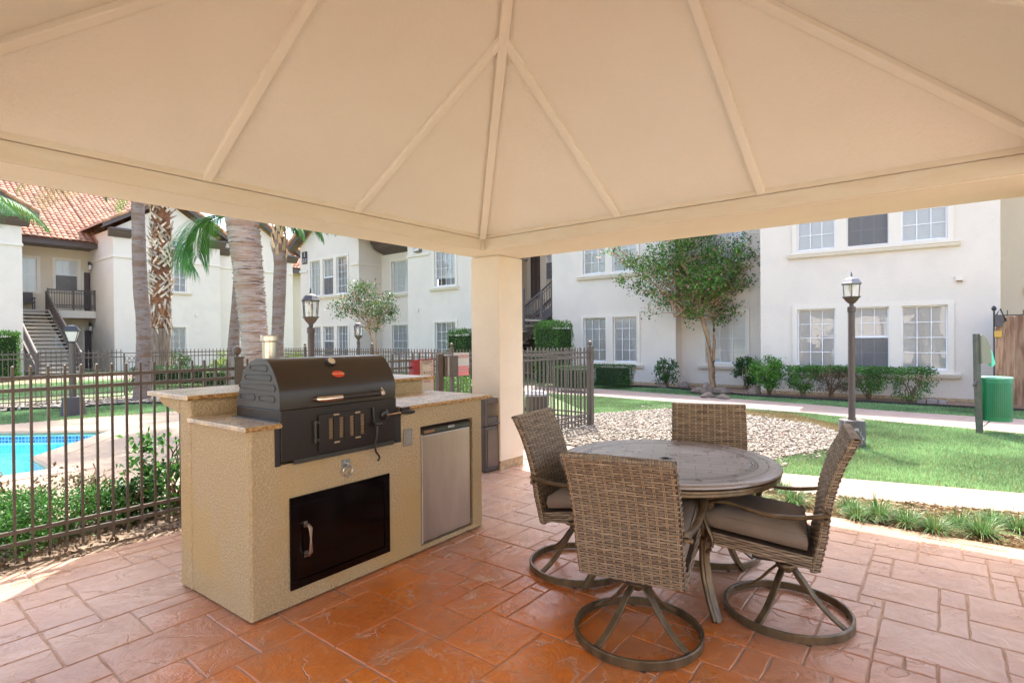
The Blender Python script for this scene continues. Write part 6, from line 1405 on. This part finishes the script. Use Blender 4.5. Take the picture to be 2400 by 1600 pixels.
# ---- lawns
M_grass=leafmat('grass_blade',(.10,.20,.07),(.28,.42,.20),.8,.4,amt=.45); M_grassdry=leafmat('dry_grass_blade',(.18,.14,.06),(.36,.28,.14),1.2,.3)
def turf(name,P,n,h,rg,label,m=M_grass,w=.0045,maxd=None,excl=(),z=-.03):
    c=scatter(P,n,rg,maxd)
    for e_ in excl: c=c[~inpoly(e_,c[:,0],c[:,1])]
    n=len(c); a=rg.uniform(0,2*pi,n); ln=rg.uniform(0,.8,n)*h; hh=h*rg.uniform(.5,1.2,n); b_=rg.uniform(0,2*pi,n)
    dist=np.hypot(c[:,0],c[:,1]); ww=w*np.clip(dist/7,.8,2.2)
    V=np.empty((n,3,3)); V[:,0,0]=c[:,0]-np.cos(a)*ww; V[:,0,1]=c[:,1]-np.sin(a)*ww; V[:,1,0]=c[:,0]+np.cos(a)*ww; V[:,1,1]=c[:,1]+np.sin(a)*ww; V[:,:2,2]=z
    V[:,2,0]=c[:,0]+np.cos(b_)*ln; V[:,2,1]=c[:,1]+np.sin(b_)*ln; V[:,2,2]=z+hh
    o=npmesh(name,V.reshape(-1,3),np.arange(3*n).reshape(n,3),m,rn=np.repeat(rg.random(n),3)); tag(o,label,'grass',kind='stuff')
rg=np.random.default_rng(8)
lawn=[pv(2.08,-1.9),pv(2.08,-2.45),pv(2.56,-4.37),pv(3.6,-7.5),pv(7.3,-7.5)]+[(p[0],p[1]) for p in wn[::-1]]+[(GR[0].x,GR[0].y)]+[(p[0],p[1]) for p in GR[1:]]
turf('lawn_grass',lawn,150000,.042,rg,'bright green lawn between the two walkways on the right',maxd=17)
edge=[(p[0],p[1]) for p in wf]; 
far=[FA.w(3,-1.25),FA.w(-2.5,-1.2),FC.w(1.5,.15),FC.w(0,-.75),FC.w(-4.5,-.7)]
turf('lawn_grass',edge[:6]+[ (p[0],p[1]) for p in far[::-1]][::1] if 0 else [(p[0],p[1]) for p in (wf[0],wf[1],wf[2],wf[3],wf[4],wf[5],FC.w(-3.2,-1.4),FC.w(.2,-1.1),FA.w(-2.5,-1.25),FA.w(2.8,-1.45))],40000,.04,rg,'shaded strip of lawn along the foot of the right building')
dry=[(p[0],p[1]) for p in (G(1230,985),G(1392,950),G(1600,965),G(1850,972),G(1975,1005),G(1760,975),G(1560,962),G(1395,968))]
turf('dry_grass',[(p[0],p[1]) for p in (G(1560,958),G(1700,958),G(1860,972),G(1985,1000),G(1988,1018),G(1900,992),G(1760,972))],24000,.06,rg,'dry yellow grass along the top edge of the gravel',M_grassdry)
turf('lawn_grass',[(p[0],p[1]) for p in (G(0,994),G(410,963),G(560,955),G(560,938),G(290,945),G(0,966))],45000,.05,rg,'dull grass strip between the pool deck and the far fence',maxd=22)
turf('lawn_grass',[(p[0],p[1]) for p in (G(-60,940),G(300,915),G(560,905),G(560,888),G(0,893),G(-60,893))],30000,.06,rg,'sunny lawn beyond the far pool fence on the left',maxd=26)
turf('lawn_grass',[(p[0],p[1]) for p in (G(640,900),G(1230,930),G(1290,965),G(1235,1010),G(900,960))],25000,.05,rg,'lawn seen through the pool fence behind the grill',maxd=16)
sheet('court_path',[(p[0],p[1]) for p in (G(-250,893),G(-250,881),G(300,873),G(700,868),G(700,882),G(300,886))],-.022,M_path)

b=MB(); P=[G(0,960),G(150,958),G(290,948),G(420,944)]; b.sweep([(p.x,p.y,0) for p in P],[(-.02,-.04),(.02,-.04),(.02,.05),(-.02,.05)]); o=b.build('lawn_edging',M_black,smooth=0); tag(o,'black plastic edging strip in the grass in front of the far pool fence','edging')
b=MB(); P=[FC.w(-3.2,-1.05),FC.w(.2,-.95),FA.w(-2.6,-1.1),FA.w(0,-1.2),FA.w(3,-1.35)]; b.sweep([(p.x,p.y,0) for p in P],[(-.02,-.04),(.02,-.04),(.02,.03),(-.02,.03)]); o=b.build('lawn_edging',M_black,smooth=0); tag(o,'black edging strip between lawn and the bed along the white wall','edging')
sheet('building_bed',[(p[0],p[1]) for p in (FC.w(-3.2,-1.05),FC.w(.2,-.95),FA.w(-2.6,-1.1),FA.w(0,-1.2),FA.w(6,-1.5),FA.w(6,.0),FA.w(-2.5,.0),FA.w(-2.5,1.2),FC.w(.05,yB),FC.w(.0,0),FC.w(-4.5,0))],-.020,M_soil)
turf('lawn_grass',lawn,9000,.045,rg,'scattered dry blades in the lawn on the right',M_grassdry,maxd=17)
# ---- gravel stones
def stones(P,n,smin,smax,rg,mats,label,z=-.02):
    ico=[];t=(1+5**.5)/2; base=np.array([(-1,t,0),(1,t,0),(-1,-t,0),(1,-t,0),(0,-1,t),(0,1,t),(0,-1,-t),(0,1,-t),(t,0,-1),(t,0,1),(-t,0,-1),(-t,0,1)],float); base/=np.linalg.norm(base[0])
    fc=np.array([(0,11,5),(0,5,1),(0,1,7),(0,7,10),(0,10,11),(1,5,9),(5,11,4),(11,10,2),(10,7,6),(7,1,8),(3,9,4),(3,4,2),(3,2,6),(3,6,8),(3,8,9),(4,9,5),(2,4,11),(6,2,10),(8,6,7),(9,8,1)])
    c=scatter(P,n,rg); s=rg.uniform(smin,smax,n)*rg.uniform(.7,1.3,n); sc3=np.stack([s,s*rg.uniform(.5,.9,n),s*rg.uniform(.3,.55,n)],1); a=rg.uniform(0,2*pi,n)
    V=base[None]*sc3[:,None]*(1+rg.uniform(-.15,.15,size=(n,12,1))); ca,sa=np.cos(a)[:,None],np.sin(a)[:,None]
    X=V[:,:,0]*ca-V[:,:,1]*sa; Y=V[:,:,0]*sa+V[:,:,1]*ca; V=np.stack([X+c[:,None,0],Y+c[:,None,1],V[:,:,2]+z+sc3[:,2:3]*.6+rg.uniform(0,.015,n)[:,None]],-1)
    Fq_=(fc[None]+12*np.arange(n)[:,None,None]).reshape(-1,3); o=npmesh('gravel_stones',V.reshape(-1,3),Fq_,mats,rn=np.repeat(rg.random(n),12),smooth=True); tag(o,label,'gravel',kind='stuff')
def stonemat():
    m=bpy.data.materials.new('river_gravel'); m.use_nodes=True; nt=m.node_tree;N=nt.nodes;L=nt.links;b=N['Principled BSDF']; b.inputs['Roughness'].default_value=.7; a=N.new('ShaderNodeAttribute'); a.attribute_name='rnd'; r=N.new('ShaderNodeValToRGB'); r.color_ramp.interpolation='CONSTANT'; e=r.color_ramp.elements; e[0].color=(.19,.16,.125,1); e[1].position=.2; e[1].color=(.10,.078,.06,1)
    for p_,c_ in ((.35,(.25,.22,.175)),(.55,(.13,.09,.065)),(.66,(.31,.28,.235)),(.82,(.12,.06,.04)),(.88,(.17,.14,.11))): k=e.new(p_); k.color=(*c_,1)
    L.new(a.outputs['Fac'],r.inputs[0]); L.new(r.outputs[0],b.inputs['Base Color']); return m
M_gst=stonemat()
GIN=[(p[0],p[1]) for p in GR]+[pv(2.15,-2.0)[:2],pv(1.98,.8)[:2],(G(1255,1020).x,G(1255,1020).y),(G(1300,975).x,G(1300,975).y)]
stones(GIN,30000,.010,.030,np.random.default_rng(12),M_gst,'tan and brown river gravel spread behind the patio table')
stones([(p[0],p[1]) for p in (G(1392,958),G(1560,948),G(1770,957),G(1930,985),G(2000,1045),G(1850,1090),G(1780,1105),G(1700,1100),G(1985,1030),G(1760,966),G(1560,957))],900,.010,.028,np.random.default_rng(15),M_gst,'loose stones strayed from the gravel into the grass')
stones([(p[0],p[1]) for p in (G(0,962),G(0,948),G(290,930),G(560,925),G(560,938),G(290,946))],1600,.03,.07,np.random.default_rng(13),M_gst,'gravel strip under the far pool fence')
def rock(label,px,py,w,h,seed):
    x,y=gp(px,py); rr=random.Random(seed); b=MB(); n=10; prof=[(.0,w*.42),(.35,w*.5),(.7,w*.38),(1,w*.14)]; V=[]
    for f,r in prof:
        for i in range(n): a=2*pi*i/n; k=r*(.8+.4*rr.random()); V.append((k*cos(a),k*.7*sin(a),-.03+f*(h+.03)*(.85+.25*rr.random())))
    V.append((0,0,h)); Fq_=[(j*n+i,j*n+(i+1)%n,(j+1)*n+(i+1)%n,(j+1)*n+i) for j in range(3) for i in range(n)]+[(3*n+i,3*n+(i+1)%n,4*n) for i in range(n)]
    b.add(V,Fq_); o=b.build('rock',M_stone,None,T(x,y,0,rr.uniform(0,3)),smooth=25); tag(o,label,'rock','rocks around the slender tree')
for i,(px,py,w,h,lab) in enumerate(((1604,910,.42,.20,'squat rock by the inner wall corner, left of the tree'),(1640,920,.50,.16,'flat rock just left of the tree base'),(1656,925,.42,.30,'tallest upright rock leaning at the tree base'),(1690,922,.55,.17,'broad rock right of the tree base'),(1660,930,.4,.12,'low front rock nearest the walkway below the tree'),(1695,932,.42,.09,'thin flat rock at the right end of the tree rocks'),(1768,925,.42,.22,'square rock under the dark leafy shrub'),(1552,908,.3,.15,'small rock at the foot of the upright shrub'))): rock(lab,px,py,w,h,300+i)

# ================================================================== palms
M_palmA=mat('ringed_palm_trunk',(.09,.055,.035),.88,col2=(.37,.295,.24),vscale=1.0,stretch=(2.4,2.4,34),vdet=10,vlo=.36,vhi=.435,bump=1.8,bscale=1.1,bdet=10,col3=(.30,.20,.135),v3scale=.22)
M_palmB=mat('smooth_palm_trunk',(.10,.06,.045),.9,col2=(.25,.19,.165),vscale=1.2,stretch=(5,5,26),vdet=9,vlo=.34,vhi=.46,bump=1.2,bscale=1.5,bdet=8,col3=(.20,.12,.08),v3scale=.3)
M_fib=mat('fibrous_palm_trunk',(.30,.23,.18),.9,col2=(.13,.075,.05),vscale=1.5,stretch=(12,12,1.2),vdet=8,bump=1.5,bscale=2)
M_bootcore=mat('rust_palm_fibre',(.26,.10,.04),.95,col2=(.10,.045,.025),vscale=5,vdet=8,bump=1,bscale=20)
M_boot=mat('palm_boot',(.60,.50,.39),.8,col2=(.24,.11,.05),vscale=2.2,vdet=6,stretch=(1,1,1),vlo=.45,vhi=.62,attr='rnd',attr_amt=.45,bump=.5,bscale=20)
M_frond=leafmat('palm_leaflet',(.02,.085,.02),(.10,.27,.05),1.2,.35); M_froyel=leafmat('yellow_palm_leaflet',(.20,.18,.05),(.38,.33,.10),1.2,.3)
def ptrunk(t,pts,radii,m,ringh=.05,amp=.012,seed=1,name='trunk',n=26):
    rr=random.Random(seed); P=[Vector(p) for p in pts]; V=[];Fq_=[];L_=[0]
    for a,c in zip(P,P[1:]): L_.append(L_[-1]+(c-a).length)
    tot=L_[-1]; K=int(tot/(ringh/3)); lop=[rr.uniform(0,6.28) for _ in range(6)]
    jag=0
    for k in range(K+1):
        s=tot*k/K
        for i in range(len(P)-1):
            if L_[i+1]>=s-1e-9: break
        u_=(s-L_[i])/(L_[i+1]-L_[i]); p=P[i]+(P[i+1]-P[i])*u_; r=radii[i]+(radii[i+1]-radii[i])*u_
        if k%3==0: jag=rr.uniform(.3,1.3)
        o=amp*jag*(1-(k%3)/2)
        for j in range(n): a=2*pi*j/n; q=r+o*(.7+.6*sin(a*3+lop[k%6]+k*.15))+amp*.5*rr.uniform(-1,1); V.append((p.x+q*cos(a),p.y+q*sin(a),p.z+amp*.6*sin(a*2+k*.4)))
    for k in range(K):
        for j in range(n): Fq_.append((k*n+j,k*n+(j+1)%n,(k+1)*n+(j+1)%n,(k+1)*n+j))
    return npmesh(name,np.array(V),np.array(Fq_),m,t,smooth=False)
def frond(V,Fq_,R,o,az,el,L_,droop,rg,nl=46,ll=.55,hang=.9,w=.011,twist=0):
    o=np.array(o,float); d=np.array([cos(az),sin(az),0]); pts=[];n=14
    for i in range(n+1):
        s=i/n; a=el-droop*s; 
        pts.append(o.copy()); o=o+np.array([d[0]*cos(a),d[1]*cos(a),sin(a)])*L_/n
    pts=np.array(pts); side=np.array([-d[1],d[0],0])
    # rachis
    k=len(V)
    for i in range(n+1):
        rw=.014*(1-.8*i/n)
        for e_ in (side*rw,np.array([0,0,rw]),-side*rw,np.array([0,0,-rw])): V.append(pts[i]+e_); R.append(.5)
    for i in range(n):
        for j in range(4): Fq_.append((k+i*4+j,k+i*4+(j+1)%4,k+i*4+4+(j+1)%4,k+i*4+4+j))
    for j in range(nl):
        s=.12+.88*j/nl; f=s*n; i=min(int(f),n-1); p=pts[i]+(pts[i+1]-pts[i])*(f-i); tg=(pts[i+1]-pts[i]); tg/=np.linalg.norm(tg)
        lf=ll*(sin(pi*min(1,s*.85+.15))**.7+.15)*rg.uniform(.85,1.1)
        for sd in (-1,1):
            dr=side*sd*.75+tg*.65+np.array([0,0,.12]); dr/=np.linalg.norm(dr); wv=np.cross(dr,np.array([0,0,1.])); wv/=np.linalg.norm(wv)+1e-9
            q=p.copy(); k=len(V); rr_=rg.random(); sg_=5; hg=hang*rg.uniform(.7,1.2)
            for g in range(sg_+1):
                t=g/sg_; ww=w*(1-t)**.6*(.35+.65*min(1,t*4+.4)) if g<sg_ else 0.0008
                V.append(q+wv*ww); V.append(q-wv*ww); R+=[rr_,rr_]
                dd=dr*(1-.55*t)+np.array([0,0,-1])*hg*t*1.3; dd/=np.linalg.norm(dd); q=q+dd*lf/sg_
            for g in range(sg_): Fq_.append((k+2*g,k+2*g+1,k+2*g+3,k+2*g+2))
def crown(t,top,fr_list,seed,m=M_frond,ll=.55,hang=.9,w=.011,name='crown',nl=46):
    rg=np.random.default_rng(seed); V=[];Fq_=[];R=[]
    for az,el,L_,dr in fr_list: frond(V,Fq_,R,top,az,el,L_,dr,rg,ll=ll,hang=hang,w=w,nl=nl)
    return npmesh(name,np.array(V),np.array(Fq_),m,t,rn=np.array(R))
def at(px,py,d): r_=ray(px,py); k=d/r_.y; return Vector((r_.x*k,d,H+r_.z*k))
def ring_fronds(n,L_,rg,e0=.2,e1=1.2,d0=1.3,d1=2.2,off=0): return [(off+2*pi*i/n+rg.uniform(-.2,.2),rg.uniform(e0,e1),L_*rg.uniform(.85,1.1),rg.uniform(d0,d1)) for i in range(n)]
# P1 tall smooth palm
rg=np.random.default_rng(21)
b0=G(332,935); d=b0.y; top=at(322,470,d)
t=thing('palm_tree','slim smooth grey palm trunk, left of the shaggy one, inside the pool fence','palm tree',T(b0.x,b0.y),'palms around the pool')
loc=lambda p:(p.x-b0.x,p.y-b0.y,p.z)
P=[(0,0,-.05)]+[loc(at(px,py,d)) for px,py in ((335,880),(338,800),(336,740),(330,690),(326,600),(325,540),(323,480),(322,420),(322,350))]
ptrunk(t,P,[.20,.172,.165,.162,.158,.150,.142,.14,.14,.14],M_palmB,.035,.010,3,n=40)
ct=Vector(P[-1]); crown(t,ct+Vector((0,0,.5)),ring_fronds(16,2.7,rg,.5,1.4,.9,1.5),5,ll=.7,w=.014)
crown(t,ct+Vector((0,0,.4)),[(radians(200),-.36,2.9,.8),(radians(222),-.30,3.0,.8),(radians(182),-.32,3.1,.7),(radians(190),-.25,2.4,.9)],6,ll=1.0,hang=2.2,w=.008,m=M_froyel,name='drooping_fronds',nl=24)
# P2 shaggy palm with criss-crossed boots
b0=G(373,889); d=b0.y; 
t=thing('palm_tree','shaggy palm with criss-crossed pale leaf boots on its trunk, second from left','palm tree',T(b0.x,b0.y),'palms around the pool')
loc=lambda p:(p.x-b0.x,p.y-b0.y,p.z)
P=[(0,0,-.05)]+[loc(at(px,py,d)) for px,py in ((374,830),(376,770),(376,700),(378,620),(378,540),(376,470),(376,400))]
iz=2; ptrunk(t,P[:3],[.36,.36,.35],M_fib,.09,.01,4); ptrunk(t,P[2:],[.33,.33,.31,.30,.29,.29],M_bootcore,.09,.03,4,name='upper_trunk')
rr=random.Random(44); b=MB(); K=520
for i in range(K):
    u_=i/K; z=2.2+u_*6.3; f=(z-0)/(P[-1][2]) ; k_=0
    for k_ in range(len(P)-1):
        if P[k_+1][2]>=z: break
    q=Vector(P[k_]).lerp(Vector(P[k_+1]),(z-P[k_][2])/(P[k_+1][2]-P[k_][2])); a=i*2.399; ca,sa=cos(a),sin(a); rr0=.34
    low=z<3.2; gap=(4.05<z<4.4) or (6.0<z<6.5)
    if gap and rr.random()<.75: continue
    tg=Vector((-sa,ca,0)); out=Vector((ca,sa,0)); s_=rr.choice((-1,1)); L_=rr.uniform(.26,.40)
    dv=(tg*s_*rr.uniform(.5,.9)+Vector((0,0,1))*rr.uniform(.5,.9)); 
    if low: dv=tg*s_*.25+Vector((0,0,-1)); L_*=1.25
    dv.normalize(); p0=q+out*(rr0-.02)+Vector((0,0,-.1)); fl=rr.uniform(.0,.05) if rr.random()<.85 else rr.uniform(.08,.2)
    b.r=rr.random(); b.sweep([p0,p0+dv*L_*.5+out*fl*.5,p0+dv*L_+out*fl],[(-.036,-.010),(.036,-.010),(.030,.014),(-.030,.014)],up=out,scl=[1.3,1.0,.5])
b.build('leaf_boots',M_boot,t,smooth=0)
crown(t,Vector(P[-1])+Vector((0,0,.6)),ring_fronds(14,3.2,rg,.0,1.2,1.2,2.0),7,ll=.9,w=.02)
# P3 big near palm
d=10.0; b0=Vector((ray(603,800).x*d/ray(603,800).y,d,0)); loc=lambda p:(p.x-b0.x,p.y-b0.y,p.z)
t=thing('palm_tree','thick ringed palm trunk right behind the grill, the largest of the palms','palm tree',T(b0.x,b0.y),'palms around the pool')
P=[(.03,0,-.05)]+[loc(at(px,py,d)) for px,py in ((604,900),(600,830),(594,760),(588,700),(582,640),(577,590),(569,530),(566,500),(566,440))]
ptrunk(t,P,[.27,.24,.218,.220,.232,.240,.252,.27,.27,.20],M_palmA,.040,.024,6,n=64)
ct=Vector(P[-1])+Vector((0,0,.5)); crown(t,ct,ring_fronds(17,2.4,rg,.5,1.4,.9,1.4),8,ll=.62,w=.012)
ct2=Vector(P[7]); crown(t,ct2+Vector((-.2,-.05,.15)),[(radians(184),.25,1.55,2.6),(radians(200),.05,1.35,2.1),(radians(172),.1,1.15,2.0)],9,ll=.78,hang=1.5,w=.0085,name='drooping_fronds',nl=46)
crown(t,ct2+Vector((.2,.2,.25)),[(radians(5),.25,.75,1.4),(radians(20),.35,.95,1.6)],10,ll=.5,hang=1.4,w=.009,name='drooping_fronds')
# P4 palm with brown neck
d=14.0; b0=Vector((ray(652,800).x*d/ray(652,800).y,d,0)); loc=lambda p:(p.x-b0.x,p.y-b0.y,p.z)
t=thing('palm_tree','palm with a narrow orange brown neck and drooping green fronds beside the building sign','palm tree',T(b0.x,b0.y),'palms around the pool')
P=[(0,0,-.05)]+[loc(at(px,py,d)) for px,py in ((652,860),(650,800),(653,740),(655,680),(657,620),(656,590),(655,575),(652,545),(652,515))]
ptrunk(t,P,[.16,.15,.145,.15,.155,.15,.165,.17,.10,.075],M_palmB,.04,.007,8)
b=MB()
for i in range(34):
    z=P[6][2]+ (i/34)*.95-.15; a=i*2.4; out=Vector((cos(a),sin(a),0)); q=Vector((P[7][0],0,z)); b.r=rr.random(); rq=.16-.07*(i/34); b.sweep([q+out*rq,q+out*(rq+.04)+Vector((0,0,.14)),q+out*(rq+.03)+Vector((rr.uniform(-.05,.05),0,.30))],[(-.04,-.008),(.04,-.008),(.035,.01),(-.035,.01)],up=out,scl=[1.2,1,.4])
b.build('leaf_boots',mat('orange_boot',(.50,.27,.12),.8,col2=(.55,.42,.28),vscale=6,attr='rnd',attr_amt=.3),t,smooth=0)
ct=Vector(P[-1])+Vector((0,0,.15))
crown(t,ct+Vector((0,0,.2)),ring_fronds(15,2.0,rg,.6,1.4,.9,1.5),11,ll=.5,w=.011)
crown(t,ct,[(radians(-12),.35,1.5,1.5),(radians(8),.2,1.35,1.5),(radians(-30),.4,1.55,1.7),(radians(20),.5,1.6,1.6),(radians(185),.4,1.1,1.5),(radians(-5),.6,1.75,1.8)],12,ll=.62,hang=1.7,w=.010,name='drooping_fronds',nl=56)
# P5 palm behind the big trunk
d=16.5; b0=Vector((ray(546,800).x*d/ray(546,800).y,d,0)); loc=lambda p:(p.x-b0.x,p.y-b0.y,p.z)
t=thing('palm_tree','dark slim palm trunk half hidden just left of the thick ringed palm','palm tree',T(b0.x,b0.y),'palms around the pool')
P=[(0,0,-.05)]+[loc(at(px,py,d)) for px,py in ((546,840),(549,780),(555,720),(560,640),(565,560),(566,480))]
ptrunk(t,P,[.19,.17,.15,.15,.14,.14,.14],M_palmB,.04,.006,9)
crown(t,Vector(P[-1])+Vector((0,0,.5)),ring_fronds(13,2.2,rg,.6,1.4,.9,1.4),13,ll=.5,w=.012)
# P0 palm outside the frame on the left, its fronds hang into view
d=12.5; b0=Vector((ray(-90,800).x*d/ray(-90,800).y,d,0)); t=thing('palm_tree','palm at the far left whose green frond tips hang into the picture','palm tree',T(b0.x,b0.y),'palms around the pool')
tz=at(-90,455,d).z; ptrunk(t,[(0,0,0),(0,0,tz/2),(0,0,tz)],[.2,.17,.16],M_palmB,.04,.007,14)
crown(t,Vector((0,0,tz)),ring_fronds(12,1.9,rg,.2,1.3,1.2,2.0),15,ll=.5,w=.011)
crown(t,Vector((0,0,tz)),[(radians(2),.2,1.4,1.2),(radians(-12),.05,1.3,1.5),(radians(-22),-.2,1.5,1.2)],16,ll=.55,hang=1.3,w=.011,name='drooping_fronds')

# ================================================================== sky, sun, render
w=bpy.data.worlds.new('World'); sc.world=w; w.use_nodes=True; N=w.node_tree.nodes; L=w.node_tree.links
sun_dir=Vector((.025,.516,1)).normalized()
sky=N.new('ShaderNodeTexSky'); sky.sky_type='NISHITA'; sky.sun_disc=False; sky.sun_elevation=math.asin(sun_dir.z); sky.sun_rotation=atan2(sun_dir.x,sun_dir.y); sky.air_density=1.0; sky.dust_density=3.5; sky.ozone_density=.3
L.new(sky.outputs[0],N['Background'].inputs['Color']); N['Background'].inputs['Strength'].default_value=.15
sl_=bpy.data.lights.new('sun','SUN'); sl_.energy=2.2; sl_.angle=radians(.5); sl_.color=(1,.94,.84); so=bpy.data.objects.new('sun',sl_); C.objects.link(so); so.rotation_euler=sun_dir.to_track_quat('Z','Y').to_euler()
sc.view_settings.view_transform='Standard'; sc.view_settings.look='None'; sc.view_settings.exposure=2.44; sc.view_settings.gamma=1
sc.render.engine='CYCLES'; cy=sc.cycles; cy.max_bounces=9; cy.diffuse_bounces=6; cy.glossy_bounces=3; cy.transparent_max_bounces=12; cy.transmission_bounces=3; cy.sample_clamp_indirect=8; cy.use_denoising=True; cy.caustics_reflective=False; cy.caustics_refractive=False
